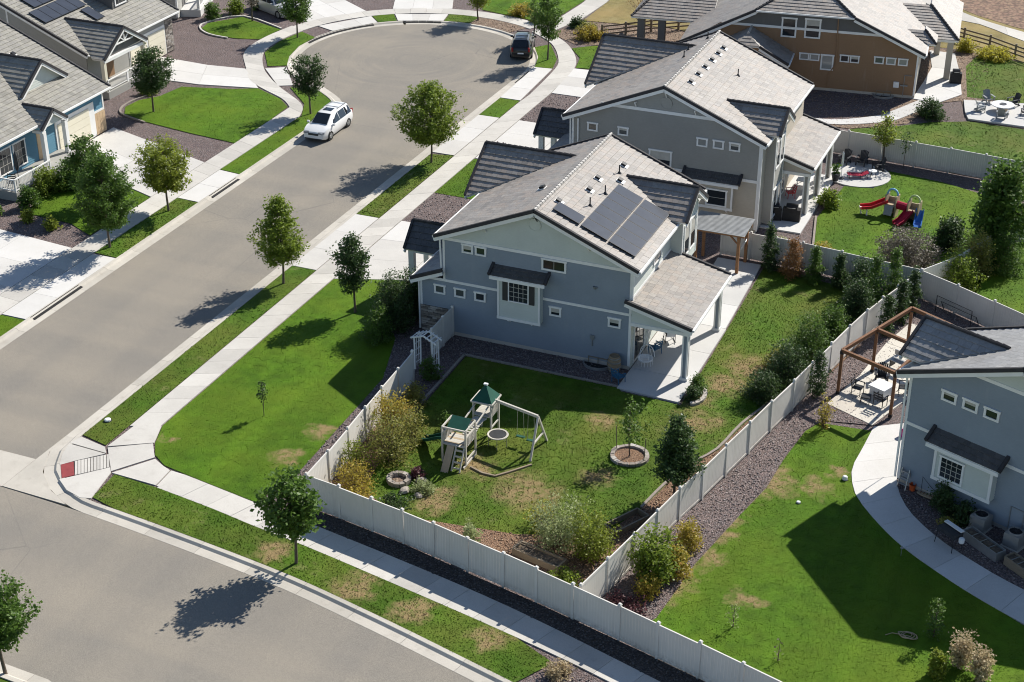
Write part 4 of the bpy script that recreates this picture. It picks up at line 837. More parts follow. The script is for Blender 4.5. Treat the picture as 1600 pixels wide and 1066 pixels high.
h.wall('dormer_wall', (7.2, 1.4, 0), (0, 1), [(0, .2), (2.5, .2), (2.5, 6.7), (1.25, 7.75), (0, 6.7)], 'lgrey'); h.wall('dormer_side', (6.6, 1.4, 0), (1, 0), [(0, .2), (.6, .2), (.6, 6.7), (0, 6.7)], 'lgrey'); h.wall('dormer_side', (7.2, 3.9, 0), (-1, 0), [(0, .2), (.6, .2), (.6, 6.7), (0, 6.7)], 'lgrey')
h.window((7.2, 1.4, 0), (0, 1), .25, 1.2, 4.0, 6.0, (1, 2)); h.window((7.2, 1.4, 0), (0, 1), 1.3, 2.25, 4.0, 6.0, (1, 2)); h.window((7.2, 1.4, 0), (0, 1), .25, 1.2, .5, 2.6, (1, 2)); h.window((7.2, 1.4, 0), (0, 1), 1.3, 2.25, .5, 2.6, (1, 2))
h.board('corner_board', (7.2, 1.4, 0), (0, 1), 0, .12, .2, 6.5); h.board('corner_board', (7.2, 1.4, 0), (0, 1), 2.38, 2.5, .2, 6.5)
h.block('foundation', -6.4, .02, -.2, 6.58, 11.5, .28, 'gutter')
h.wall('wall', F_, W, [(-6.5, 3.6), (6.6, 3.6), (6.6, 6.5), (4.6, 7.5), (-4.5, 7.5), (-6.5, 6.5)], 'taupe'); h.wall('lower_wall', F_, W, [(-6.5, .25), (6.6, .25), (6.6, 3.6), (-6.5, 3.6)], 'beige')
h.wall('gable_shake', F_, W, [(-4.5, 7.5), (4.5, 7.5), (4.3, 7.45), (0, 9.2), (-4.3, 7.45)][:2]+[(0, 9.2)], 'lgrey', .2, .03)
h.wall('rear_wall', (6.6, 0, 0), (0, 1), [(0, .1), (11.6, .1), (11.6, 6.6), (0, 6.6)], 'beige'); h.wall('far_wall', (6.6, 11.6, 0), (-1, 0), [(0, .1), (13.1, .1), (13.1, 6.5), (6.6, 9.2), (0, 6.5)], 'taupe'); h.wall('front_wall', (-6.5, 11.6, 0), (0, -1), [(0, .1), (11.6, .1), (11.6, 6.6), (0, 6.6)], 'taupe')
h.wall('garage_wall', (-7.4, 12.8, 0), (0, -1), [(0, .1), (6.1, .1), (6.1, 6.4), (3.05, 8.7), (0, 6.4)], 'taupe'); h.wall('garage_side', (-7.4, 6.7, 0), (1, 0), [(0, .1), (.9, .1), (.9, 6.4), (0, 6.4)], 'taupe'); h.block('garage_door', -7.48, 7.4, .05, -7.42, 12.0, 2.5, 'trim')
h.board('band', F_, W, -4.45, 4.4, 7.45, 7.66); h.board('band', F_, W, -6.5, 6.6, 3.55, 3.75); h.board('corner_board', F_, W, 6.47, 6.62, .25, 3.55); h.board('corner_board', F_, W, 6.47, 6.62, 3.75, 6.4); h.board('corner_board', F_, W, -6.51, -6.37, 3.75, 6.4)
m = MB(); m.lathe([(.42, 0), (.42, .05), (.36, .05), (.36, .03)], 24); o = m.build('round_vent', M['lgrey'], h.root); o.location = (.05, -.02, 8.2); o.rotation_euler.x = math.pi/2
for x, z in ((-2.0, 7.9), (0.05, 8.85), (2.1, 7.9)):
    m = MB(); m.beam((x, -.02, z+.1), (x, -.4, z+.15), .07, .09); m.beam((x, -.02, z-.25), (x, -.34, z+.1), .06, .07); m.build('gable_bracket', M['trim'], h.root)
for a, zz in ((-5.4, 5.53), (-3.23, 5.53), (2.25, 5.57), (3.36, 5.57), (4.46, 5.57)): h.window(F_, W, a, a+.74, zz, zz+.62, (1, 1), .11, 0, 'blind' if a in (2.25, 3.36) else 'glass')
h.window(F_, W, -1.0, .6, 3.78, 4.9, (2, 1))
bx = (0, -.45, 0)
h.wall('bay_wall', bx, W, [(2.63, 1.6), (5.0, 1.6), (5.0, 3.4), (2.63, 3.4)], 'beige', .15); h.wall('bay_side', (2.63, 0, 0), (0, -1), [(0, 1.6), (.45, 1.6), (.45, 3.4), (0, 3.4)], 'beige', .15); h.wall('bay_side', (5.0, -.45, 0), (0, 1), [(0, 1.6), (.45, 1.6), (.45, 3.4), (0, 3.4)], 'beige', .15)
h.board('bay_sill', bx, W, 2.58, 5.05, 1.5, 1.68); h.board('corner_board', bx, W, 2.62, 2.74, 1.68, 3.4); h.board('corner_board', bx, W, 4.9, 5.02, 1.68, 3.4); h.window(bx, W, 3.2, 4.65, 1.72, 2.95, (1, 2), .11)
h.slope([(1.6, -.75, 3.5), (5.4, -.75, 3.5), (5.4, 0, 3.95), (1.6, 0, 3.95)], .3, .33, 'tile_shade'); h.board('bay_fascia', (0, -.75, 0), W, 1.6, 5.4, 3.26, 3.45, 'trim', .03, -.03); h.rake((1.58, -.77, 3.52), (1.58, 0, 3.98), (-1, 0, 0), False); h.rake((5.42, -.77, 3.52), (5.42, 0, 3.98), (1, 0, 0), False)
m = MB(); m.beam((4.6, -.4, 1.45), (4.6, -.05, 1.2), .08, .1); m.build('bay_bracket', M['trim'], h.root)
h.slope([(-8.4, -.3, 3.42), (-8.4, 6.0, 3.42), (-6.5, 6.0, 4.25), (-6.5, -.3, 4.25)]); h.rake((-8.4, -.32, 3.44), (-6.4, -.32, 4.3), (0, -1, 0)); h.block('porch_post', -8.2, .0, .05, -7.9, .3, 3.4, 'trim')
h.slope([(-10.6, 3.4, 3.2), (-6.5, 3.4, 3.2), (-6.5, 5.0, 4.6), (-10.6, 5.0, 4.6)], .4, .36, 'tile_shade'); h.slope([(-10.6, 6.6, 3.2), (-6.5, 6.6, 3.2), (-6.5, 5.0, 4.6), (-10.6, 5.0, 4.6)]); h.rake((-10.62, 3.4, 3.2), (-10.62, 5.0, 4.6), (-1, 0, 0)); h.rake((-10.62, 6.6, 3.2), (-10.62, 5.0, 4.6), (-1, 0, 0)); h.ridge((-10.6, 5, 4.65), (-6.5, 5, 4.65), 'rake')
for y in (3.8, 6.2): h.block('porch_post', -10.4, y-.17, .0, -10.05, y+.17, 3.1, 'trim')
h.block('porch_floor', -10.4, 3.6, -.1, -6.5, 6.4, .18, 'patio')
h.downspout([(-6.6, -.1, 6.3), (-6.6, -.08, 4.2)]); h.downspout([(-6.05, -.1, 6.3), (-6.05, -.08, 4.2)]); h.downspout([(6.68, -.08, 6.3), (6.68, -.08, .2)])
h.slope([(9.3, 4.0, 3.5), (9.3, 11.65, 3.5), (6.6, 11.65, 4.3), (6.6, 4.0, 4.3)]); h.rake((9.32, 3.98, 3.5), (7.0, 3.98, 4.2), (0, -1, 0)); h.rake((9.32, 11.67, 3.5), (6.6, 11.67, 4.3), (0, 1, 0)); h.gutter((9.36, 4.0, 3.43), (9.36, 11.65, 3.43))
h.wall('porch_gable', (0, 4.15, 0), W, [(6.65, 3.05), (9.1, 3.05), (9.1, 3.3), (6.65, 4.05)], 'beige'); h.block('porch_beam', 6.65, 4.05, 2.85, 9.1, 4.25, 3.05, 'trim'); h.block('porch_beam', 8.85, 4.25, 2.9, 9.1, 11.6, 3.2, 'trim'); h.block('porch_ceiling', 6.62, 4.2, 3.2, 9.0, 11.5, 3.24, 'soffit')
for y in (4.3, 7.9, 11.4):
    p = MB(); p.box(8.7, y-.14, .06, 8.98, y+.14, 2.9); p = p.build('porch_post', M['taupe'], h.root)
    for cx_, cy_ in ((8.7, y-.14), (8.98, y-.14), (8.98, y+.14), (8.7, y+.14)):
        m = MB(); m.box(cx_-.045, cy_-.045, .06, cx_+.045, cy_+.045, 2.9); m.build('post_trim', M['trim'], p)
h.window((6.6, 0, 0), (0, 1), 5.0, 7.2, .2, 2.5, (2, 1), .1); h.window((6.6, 0, 0), (0, 1), 8.2, 10.4, .9, 2.4, (2, 1), .1)
for y in (2.2, 3.9, 5.5, 7.1, 8.6, 9.9): h.vent(.95, y, RZ-PT*.95, PA, 1)
for x, y, s_ in ((2.9, 7.0, 1), (-1.0, 7.0, -1), (-1.3, 9.0, -1), (-.5, 11, -1)): h.pipe(x, y, RZ-PT*abs(x), .5)
h.finish(300)

# ---- brown house at the top right
th3 = R(7)
h = House('house', 'brown house with clipped gable roof at the top right', (-18.2, 127.2), th3)
cxr, zc, zr = -9.2, 6.35, 8.2
sl = lambda x: 3.78+(.52-x)*.443
xr, xl = .52, -19.2
zl = 6.35-(xl+13.1)*-.52
h.slope([(xr, -.4, 3.78), (xr, 13, 3.78), (cxr, 13, zr), (cxr, 4.0, zr), (-5.28, -.4, zc)]); h.slope([(xl, -.4, 3.18), (xl, 13, 3.18), (cxr, 13, zr), (cxr, 4.0, zr), (-13.1, -.4, zc)])
h.slope([(-13.1, -.4, zc), (-5.28, -.4, zc), (cxr, 4.0, zr)]); h.ridge((cxr, 4, zr+.05), (cxr, 13, zr+.05)); h.ridge((-13.1, -.4, zc+.06), (cxr, 4, zr+.06), 'rake'); h.ridge((-5.28, -.4, zc+.06), (cxr, 4, zr+.06), 'rake')
h.rake((xr, -.42, 3.78), (-5.28, -.42, zc), (0, -1, 0)); h.rake((xl, -.42, 3.18), (-13.1, -.42, zc), (0, -1, 0)); h.gutter((-13.1, -.48, zc-.05), (-5.28, -.48, zc-.05)); h.gutter((xr+.06, -.4, 3.72), (xr+.06, 7, 3.72))
h.wall('wall', F_, W, [(-18.8, .25), (0, .25), (0, 3.7), (-2.9, 5.0), (-16, 5.0), (-18.8, 3.2)], 'brown'); h.wall('gable_wall', F_, W, [(-15.2, 5.0), (-2.9, 5.0), (-5.3, 6.2), (-13.0, 6.2)], 'dgrey'); h.board('band', F_, W, -15.2, -2.9, 4.9, 5.1)
h.wall('rear_wall', (0, 0, 0), (0, 1), [(0, .1), (12, .1), (12, 3.9), (0, 3.9)], 'beige'); h.block('foundation', -18.7, .03, -.2, -.03, 10, .28, 'gutter'); h.board('corner_board', F_, W, -.12, .02, .25, 3.6); h.wall('far_wall', (0, 12, 0), (-1, 0), [(0, .1), (18.8, .1), (18.8, 3.2), (9.2, 8), (0, 3.8)], 'brown'); h.wall('front_wall', (-18.8, 12, 0), (0, -1), [(0, .1), (12, .1), (12, 3.2), (0, 3.2)], 'brown')
for a in (-3.44, -2.5, -1.56): h.window(F_, W, a, a+.77, 2.67, 3.27, (1, 1), .1, 0, 'blind')
for a in (-6.15, -5.34): h.window(F_, W, a, a+.74, 2.56, 3.18, (1, 1), .1)
for a in (-9.4, -8.57): h.window(F_, W, a, a+.8, 2.46, 3.06, (1, 1), .1, 0, 'blind')
h.window(F_, W, -7.66, -6.62, 1.76, 3.08, (1, 2), .12, 0, 'blind'); h.window(F_, W, -11.03, -9.8, 4.24, 5.88, (1, 2), .13); h.window(F_, W, -9.16, -7.87, 4.3, 5.94, (1, 2), .13)
m = MB(); m.beam((-6.57, -.06, 6.25), (-6.4, -.06, 2.4), .09, .08, (0, 1, 0)); m.beam((-6.4, -.06, 2.42), (-6.95, -.06, 1.4), .09, .08, (0, 1, 0)); m.beam((-6.95, -.06, 1.42), (-6.96, -.06, .3), .09, .08, (0, 1, 0)); m.build('downspout', M['brown'], h.root)
m = MB(); m.box(-1.72, -.18, .85, -1.28, 0, 1.3); m.build('meter_box', M['trim'], h.root); m = MB(); m.beam((-.9, -.08, 1.9), (-.9, -.08, .2), .05, .05); m.beam((-.9, -.08, 1.9), (-.35, -.08, 1.9), .05, .05); m.beam((-1.2, -.1, 1.05), (-.6, -.1, 1.05), .1, .1); m.build('gas_pipe', M['grey'], h.root)
# projecting side gable
h.slope([(-9.9, -3.2, 2.95), (-9.9, 0, 2.95), (-13.4, 0, 4.85), (-13.4, -2.0, 4.85), (-12.3, -3.2, 4.25)]); h.slope([(-16.9, -3.2, 2.95), (-16.9, 0, 2.95), (-13.4, 0, 4.85), (-13.4, -2.0, 4.85), (-14.5, -3.2, 4.25)]); h.slope([(-14.5, -3.2, 4.25), (-12.3, -3.2, 4.25), (-13.4, -2.0, 4.85)])
h.rake((-9.88, -3.22, 2.95), (-12.3, -3.22, 4.25), (0, -1, 0)); h.rake((-16.92, -3.22, 2.95), (-14.5, -3.22, 4.25), (0, -1, 0)); h.ridge((-13.4, -2, 4.9), (-13.4, 0, 4.9)); h.gutter((-9.84, -3.2, 2.9), (-9.84, -.1, 2.9))
h.wall('side_gable_wall', (0, -2.8, 0), W, [(-16.5, .25), (-10.3, .25), (-10.3, 2.95), (-12.3, 4.1), (-14.5, 4.1), (-16.5, 2.95)], 'brown'); h.wall('side_gable_return', (-10.3, -2.8, 0), (0, 1), [(0, .25), (2.8, .25), (2.8, 3.0), (0, 3.0)], 'brown'); h.board('band', (0, -2.8, 0), W, -16.5, -10.3, 2.7, 2.88); h.board('corner_board', (0, -2.8, 0), W, -10.42, -10.28, .25, 2.7)
h.wall('side_gable_return', (-16.5, 0, 0), (0, -1), [(0, .25), (2.8, .25), (2.8, 3.0), (0, 3.0)], 'brown')
# rear hipped porch
h.slope([(-1.5, 5.0, 3.5), (2.9, 5.0, 3.5), (.3, 9.5, 5.0), (-3.2, 9.5, 5.0)]); h.slope([(2.9, 5.0, 3.5), (2.9, 16, 3.5), (.3, 16, 5.0), (.3, 9.5, 5.0)]); h.slope([(-3.2, 16, 5.0), (-3.2, 9.5, 5.0), (.3, 9.5, 5.0), (.3, 16, 5.02)]) if False else None
h.ridge((2.9, 5.0, 3.56), (.3, 9.5, 5.06), 'rake')
h.slope([(.52, 2.2, 3.9), (1.2, 2.2, 3.9), (.2, 3.6, 4.6), (-1.4, 3.6, 4.6)]); h.slope([(1.2, 2.2, 3.9), (1.2, 4.8, 3.9), (.2, 4.8, 4.6), (.2, 3.6, 4.6)]); h.ridge((1.2, 2.2, 3.95), (.2, 3.6, 4.66), 'rake')
for x, y in ((2.3, 5.6), (1.2, 11.9)): h.block('porch_post', x-.25, y-.25, .0, x+.25, y+.25, 3.4, 'beige')
h.block('porch_beam', -.3, 5.3, 3.2, 2.6, 5.5, 3.4, 'trim')
# front corner canopy
h.slope([(-24.4, 5.0, 3.3), (-17.5, 5.0, 3.3), (-17.5, 9.8, 5.3), (-22.0, 9.8, 5.3)]); h.slope([(-24.4, 14, 3.3), (-24.4, 5.0, 3.3), (-22.0, 9.8, 5.3), (-22.0, 14, 5.3)])
h.ridge((-24.4, 5.0, 3.36), (-22, 9.8, 5.36), 'rake')
for x, y in ((-23.6, 5.6), (-21.8, 5.6)): h.block('porch_post', x-.3, y-.3, .0, x+.3, y+.3, 3.2, 'dgrey')
for y in (5.2, 6.6, 8.6): h.vent(-7.8, y, zr-.443*1.4, PA, 1)
h.finish(120)

# ---- near blue house at the right
th4 = R(-22.6)
h = House('house', 'near blue house cut by the right edge with grey tile roof', (-8.6, 70.62), th4, 'house', 'tile_g')
RX = 5.9; RZ = 8.98; EZ = RZ-PT*(RX+.45)
h.slope([(-.45, -.45, EZ), (-.45, 5.6, EZ), (RX, 5.6, RZ), (RX, -.45, RZ)]); h.slope([(2*RX+.45, -.45, EZ), (2*RX+.45, 5.6, EZ), (RX, 5.6, RZ), (RX, -.45, RZ)]); h.ridge((RX, -.5, RZ+.05), (RX, 5.6, RZ+.05))
h.rake((-.48, -.47, EZ), (RX, -.47, RZ), (0, -1, 0)); h.rake((2*RX+.48, -.47, EZ), (RX, -.47, RZ), (0, -1, 0)); h.rake((-.48, 5.62, EZ), (RX, 5.62, RZ), (0, 1, 0), False); h.gutter((-.52, -.45, EZ-.05), (-.52, 5.6, EZ-.05))
h.slope([(-.95, .45, 6.7), (.1, .45, 6.7), (3.6, 2.4, 8.05), (-.95, 2.4, 8.05)]); h.slope([(-.95, 4.35, 6.7), (.1, 4.35, 6.7), (3.6, 2.4, 8.05), (-.95, 2.4, 8.05)]); h.ridge((-1.0, 2.4, 8.1), (3.6, 2.4, 8.1), 'rake'); h.rake((-.97, .43, 6.7), (-.97, 2.4, 8.05), (-1, 0, 0)); h.rake((-.97, 4.37, 6.7), (-.97, 2.4, 8.05), (-1, 0, 0))
h.wall('dormer_wall', (-.6, 3.8, 0), (0, -1), [(0, 3.3), (2.8, 3.3), (2.8, 6.7), (1.4, 7.8), (0, 6.7)], 'sage'); h.wall('dormer_side', (-.6, 1.0, 0), (1, 0), [(0, 3.3), (.6, 3.3), (.6, 6.6), (0, 6.6)], 'sage')
h.block('foundation', .03, .03, -.2, 11.7, 5.4, .28, 'gutter')
h.wall('wall', F_, W, [(0, .25), (11.8, .25), (11.8, 3.5), (0, 3.5)], 'blue'); h.wall('wall', F_, W, [(0, 3.5), (11.8, 3.5), (11.8, 6.3), (9.0, 7.5), (2.8, 7.5), (0, 6.3)], 'blue'); h.wall('gable_shake', F_, W, [(2.8, 7.5), (9.0, 7.5), (RX, 8.78)], 'sage', .2, .03)
h.wall('side_wall', (0, 5.2, 0), (0, -1), [(0, .1), (5.2, .1), (5.2, 6.3), (0, 6.3)], 'blue'); h.wall('far_wall', (11.8, 5.2, 0), (-1, 0), [(0, .1), (11.8, .1), (11.8, 6.3), (RX, 8.78), (0, 6.3)], 'blue')
h.board('band', F_, W, 2.7, 9.1, 7.42, 7.6); h.board('band', F_, W, 0, 11.8, 3.45, 3.62); h.board('corner_board', F_, W, -.02, .13, .25, 3.45); h.board('corner_board', F_, W, -.02, .13, 3.62, 6.25); h.downspout([(-.12, -.12, 6.2), (-.1, -.1, .3)])
for a in (1.78, 2.92, 4.06): h.window(F_, W, a, a+.82, 5.55, 6.15, (1, 1), .12)
bx = (0, -.45, 0)
h.wall('bay_wall', bx, W, [(2.1, 1.48), (5.24, 1.48), (5.24, 3.4), (2.1, 3.4)], 'sage', .15); h.wall('bay_side', (2.1, 0, 0), (0, -1), [(0, 1.48), (.45, 1.48), (.45, 3.4), (0, 3.4)], 'sage', .15); h.wall('bay_side', (5.24, -.45, 0), (0, 1), [(0, 1.48), (.45, 1.48), (.45, 3.4), (0, 3.4)], 'sage', .15)
h.board('bay_sill', bx, W, 2.05, 5.29, 1.38, 1.56); h.board('corner_board', bx, W, 2.08, 2.22, 1.56, 3.4); h.board('corner_board', bx, W, 5.12, 5.26, 1.56, 3.4); h.window(bx, W, 2.42, 3.75, 1.66, 2.92, (4, 4), .1)
h.slope([(1.72, -.75, 3.45), (5.6, -.75, 3.45), (5.6, 0, 3.95), (1.72, 0, 3.95)], .3, .33, 'tile_shade'); h.board('bay_fascia', (0, -.75, 0), W, 1.7, 5.62, 3.2, 3.4, 'trim', .03, -.03); h.rake((1.7, -.77, 3.48), (1.7, 0, 3.98), (-1, 0, 0), False); h.rake((5.62, -.77, 3.48), (5.62, 0, 3.98), (1, 0, 0), False)
for x in (2.6, 4.9):
    m = MB(); m.beam((x, -.4, 1.36), (x, -.05, 1.12), .08, .1); m.build('bay_bracket', M['trim'], h.root)
h.window(F_, W, 7.2, 8.2, 1.7, 3.2, (1, 2), .1, 0, 'glass', .3)
m = MB(); m.beam((6.2, -.05, 1.5), (6.2, -.05, .2), .04, .04); m.beam((6.2, -.05, 1.5), (6.9, -.05, 1.5), .04, .04); m.beam((6.9, -.05, 1.5), (6.9, -.05, .4), .04, .04); m.build('conduit', M['grey'], h.root)
h.finish(300)

# ---- left houses face the street
def left_house(name, label, ex, ez, y0, y1, rx, cuts, wallmat, tiles='tile_l'):
    H = House(name, label, (ex, y0), 0, 'house', tiles); L_ = y1-y0; rz = ez+PT*(ex-rx); d = rx-ex
    H.slope([(0, 0, ez), (0, L_, ez), (d, L_, rz), (d, 0, rz)], .40, .36); H.slope([(2*d, 0, ez), (2*d, L_, ez), (d, L_, rz), (d, 0, rz)], .40, .36); H.ridge((d, 0, rz+.05), (d, L_, rz+.05))
    H.rake((0, -.02, ez), (d, -.02, rz), (0, -1, 0)); H.rake((0, L_+.02, ez), (d, L_+.02, rz), (0, 1, 0)); H.gutter((.07, 0, ez-.06), (.07, L_, ez-.06))
    H.wall('side_wall', (2*d+.5, .45, 0), (1, 0), [(0, .1), (-2*d-1, .1), (-2*d-1, ez-.05), (-d-.5, rz-.3), (0, ez-.05)], wallmat); H.wall('side_wall', (-.5, L_-.45, 0), (-1, 0), [(0, .1), (-2*d-1, .1), (-2*d-1, ez-.05), (-d-.5, rz-.3), (0, ez-.05)], wallmat)
    return H, rz, d, L_
def front_gable(H, x, yc, half, ze, zr, xin, wallmat, deep=.3):
    e1 = min(x-.05, xin(ze))
    for s_ in (-1, 1): H.slope([(x, yc+s_*half, ze), (e1, yc+s_*half, ze), (xin(zr), yc, zr), (x, yc, zr)], .40, .36); H.rake((x+.02, yc+s_*half, ze), (x+.02, yc, zr), (1, 0, 0))
    H.ridge((xin(zr), yc, zr+.05), (x+.04, yc, zr+.05), 'rake')
    H.wall('gable_wall', (x-deep, yc-half+.2, 0), (0, 1), [(0, ze-.02), (2*half-.4, ze-.02), (half-.2, zr-.2)], wallmat, .18)
# teal house with the cream garage door
h, rz, d, L_ = left_house('house', 'teal house with cream garage door at the left edge', -73.55, 3.45, 79.0, 96.6, -85.0, None, 'lgrey')  # side walls grey instead of teal, chosen for their bounce light next door
xin = lambda z: -(z-3.45)/PT
h.wall('front_wall', (-.5, .45, 0), (0, 1), [(0, .1), (L_-.9, .1), (L_-.9, 3.4), (0, 3.4)], 'teal')
front_gable(h, -2.45, 13.1, 2.75, 4.6, 6.55, xin, 'sage'); front_gable(h, .55, 9.95, 1.5, 3.2, 4.3, xin, 'sage', .15)
fo, fu = (-.5, .45, 0), (0, 1)
h.block('garage_surround', -.5, 11.2, .05, -.42, 15.9, 2.75, 'trim'); 
for r_ in range(4): h.block('garage_door_panel', -.44, 11.45, .07+r_*.6, -.36-.004*(r_ % 2), 15.2, .65+r_*.6, 'cream')
h.board('stone_cap', fo, fu, 15.0, 16.75, 1.75, 1.92); h.board('corner_board', fo, fu, 16.6, 16.74, 1.92, 3.35)
for r_ in range(11):
    for c_ in range(5): h.board('brick', fo, fu, 15.05+c_*.34+(r_ % 2)*.03, 15.37+c_*.34+(r_ % 2)*.02, .06+r_*.153, .2+r_*.153, 'tan', .06+random.uniform(0, .015), .0)
for y in (8.7, 11.2): h.block('porch_post', .3, y-.16, .0, .62, y+.16, 3.05, 'trim')
h.block('porch_beam', -.4, 8.6, 2.85, .6, 8.78, 3.05, 'trim'); h.board('front_door', fo, fu, 8.6, 9.6, .6, 2.7, 'tan', .06)
h.window(fo, fu, 4.2, 5.7, .9, 2.8, (3, 3), .1); h.window(fo, fu, 5.9, 7.3, .9, 2.8, (3, 3), .1)
h.block('porch_deck', -.5, 3.4, -.1, 1.85, 11.4, .6, 'lgrey')
for y0_, y1_ in ((3.4, 5.5), (5.5, 7.4)):
    m = MB(); m.box(1.76, y0_, .6, 1.84, y0_+.09, 1.6); m.box(1.76, y1_-.09, .6, 1.84, y1_, 1.6); m.box(1.75, y0_, 1.5, 1.85, y1_, 1.58); m.box(1.77, y0_, .72, 1.83, y1_, .78)
    for i in range(14): yy = y0_+.15+i*(y1_-y0_-.3)/13; m.box(1.785, yy-.015, .78, 1.815, yy+.015, 1.5)
    m.build('railing', M['trim'], h.root)
m = MB(); m.box(-.4, 3.36, 1.5, 1.85, 3.46, 1.58); m.box(-.4, 3.38, .72, 1.85, 3.44, .78)
for i in range(15): xx = -.3+i*.145; m.box(xx-.015, 3.395, .78, xx+.015, 3.425, 1.5)
m.build('railing', M['trim'], h.root)
h.vent(-6.2, 14.6, 3.45+PT*6.2, PA, 1); h.finish(200)
# grey house with stone garage
h, rz, d, L_ = left_house('house', 'grey house with dark solar panels and stone garage at top left', -79.6, 3.4, 102.2, 115.3, -91.0, None, 'lgrey')
xin = lambda z: -(z-3.4)/PT
h.wall('front_wall', (-.5, .45, 0), (0, 1), [(0, .1), (L_-.9, .1), (L_-.9, 3.35), (0, 3.35)], 'lgrey')
front_gable(h, 1.6, 2.9, 3.0, 3.2, 5.1, xin, 'dgrey', .35)
m = MB()
for z_, hw in ((4.1, 1.3), (4.25, 1.05)): pass
m.beam((1.55, 1.7, 3.95), (1.55, 4.1, 3.95), .08, .1); m.beam((1.55, 2.9, 4.0), (1.55, 2.9, 4.95), .08, .1); m.beam((1.55, 2.9, 4.0), (1.55, 2.2, 4.5), .07, .08); m.beam((1.55, 2.9, 4.0), (1.55, 3.6, 4.5), .07, .08); m.build('gable_truss', M['trim'], h.root)
for y in (.1, 5.6): h.block('porch_post', 1.2, y-.16, 0, 1.52, y+.16, 3.1, 'cream')
h.block('porch_beam', 1.2, 0, 2.85, 1.5, 5.7, 3.1, 'trim'); h.block('porch_deck', -.5, -.1, -.1, 1.7, 5.8, .55, 'lgrey'); h.board('front_door', (-.5, .45, 0), (0, 1), 2.4, 3.4, .55, 2.6, 'brown', .05)
for y0_, y1_ in ((0.1, 2.8), (2.8, 5.6)):
    m = MB(); m.box(1.5, y0_, .55, 1.58, y0_+.09, 1.5); m.box(1.5, y1_-.09, .55, 1.58, y1_, 1.5); m.box(1.49, y0_, 1.4, 1.59, y1_, 1.48); m.box(1.51, y0_, .65, 1.57, y1_, .71)
    for i in range(18): yy = y0_+.15+i*(y1_-y0_-.3)/17; m.box(1.525, yy-.015, .71, 1.555, yy+.015, 1.4)
    m.build('railing', M['trim'], h.root)
for y0_ in (6.2, 8.9):
    h.block('garage_surround', -.5, y0_-.15, .02, -.44, y0_+2.55, 2.6, 'trim')
    for r_ in range(4): h.block('garage_door_panel', -.46, y0_, .05+r_*.58, -.38-.004*(r_ % 2), y0_+2.4, .61+r_*.58, 'cream')
h.ledge((-.5, .45, 0), (0, 1), 11.1, 12.2, .05, 3.3, 5)
zf2 = lambda x: 3.4-PT*x
for j in range(5):
    solar_panel(h, -5.9, .7+j*1.1, 1.72, 1.08, zf2, PA); 
    if j < 4: solar_panel(h, -7.7, 1.8+j*1.1, 1.72, 1.08, zf2, PA)
solar_panel(h, -4.1, 5.0, 1.72, 1.08, zf2, PA)
h.wall('dormer_wall', (-2.9, 7.8, 0), (0, 1), [(0, 4.5), (2.3, 4.5), (2.3, 6.0), (0, 6.0)], 'dgrey'); h.window((-2.9, 7.8, 0), (0, 1), .35, 1.95, 4.8, 5.9, (3, 2), .12); h.wall('dormer_side', (-6.3, 7.8, 0), (1, 0), [(0, 6.0), (3.4, 4.5), (3.4, 6.0)], 'dgrey')
h.slope([(-2.6, 7.5, 5.95), (-2.6, 10.4, 5.95), (-6.4, 10.4, 6.55), (-6.4, 7.5, 6.55)]); h.window((-20, .45, 0), (1, 0), 11.0, 12.3, 2.4, 3.6, (1, 1), .12)
for a in (7.4, 9.8, 14.4): h.board('corner_board', (-22.3, .45, 0), (1, 0), a, a+.14, .2, 3.4+min(a, 22-a)*PT-.5)
h.vent(-8.6, 1.7, zf2(-8.6), PA, 1); h.finish(120)
# third left house, only its porch corner shows
h = House('house', 'grey house corner with pale porch rail at the top left', (-84.6, 122.4), R(20))
h.wall('side_wall', (-9, 0, 0), (1, 0), [(0, .1), (9, .1), (9, 3.2), (0, 3.2)], 'lgrey'); h.wall('front_wall', (0, 0, 0), (0, 1), [(0, .1), (12, .1), (12, 3.2), (0, 3.2)], 'lgrey'); h.board('corner_board', (0, 0, 0), (0, 1), 0, .13, .2, 3.1); h.board('corner_board', (-9, 0, 0), (1, 0), 8.88, 9.02, .2, 3.1)
h.slope([(.6, -.4, 3.3), (.6, 12.4, 3.3), (-8, 12.4, 6.9), (-8, -.4, 6.9)]); h.rake((.6, -.42, 3.3), (-8, -.42, 6.9), (0, -1, 0))
h.block('porch_deck', .05, 1.0, -.1, 1.9, 9, .6, 'patio'); 
for y in (1.2, 4.5): h.block('porch_post', 1.55, y, .6, 1.8, y+.25, 3.2, 'trim')
m = MB(); m.box(1.62, 1.2, 1.45, 1.74, 9, 1.55); m.box(1.62, 1.2, .72, 1.74, 9, .8)
for i in range(40): m.box(1.66, 1.4+i*.19, .8, 1.70, 1.43+i*.19, 1.45)
m.build('railing', M['trim'], h.root); h.board('front_door', (0, 0, 0), (0, 1), 1.9, 2.9, .6, 2.7, 'dgrey', .05); h.finish(0)

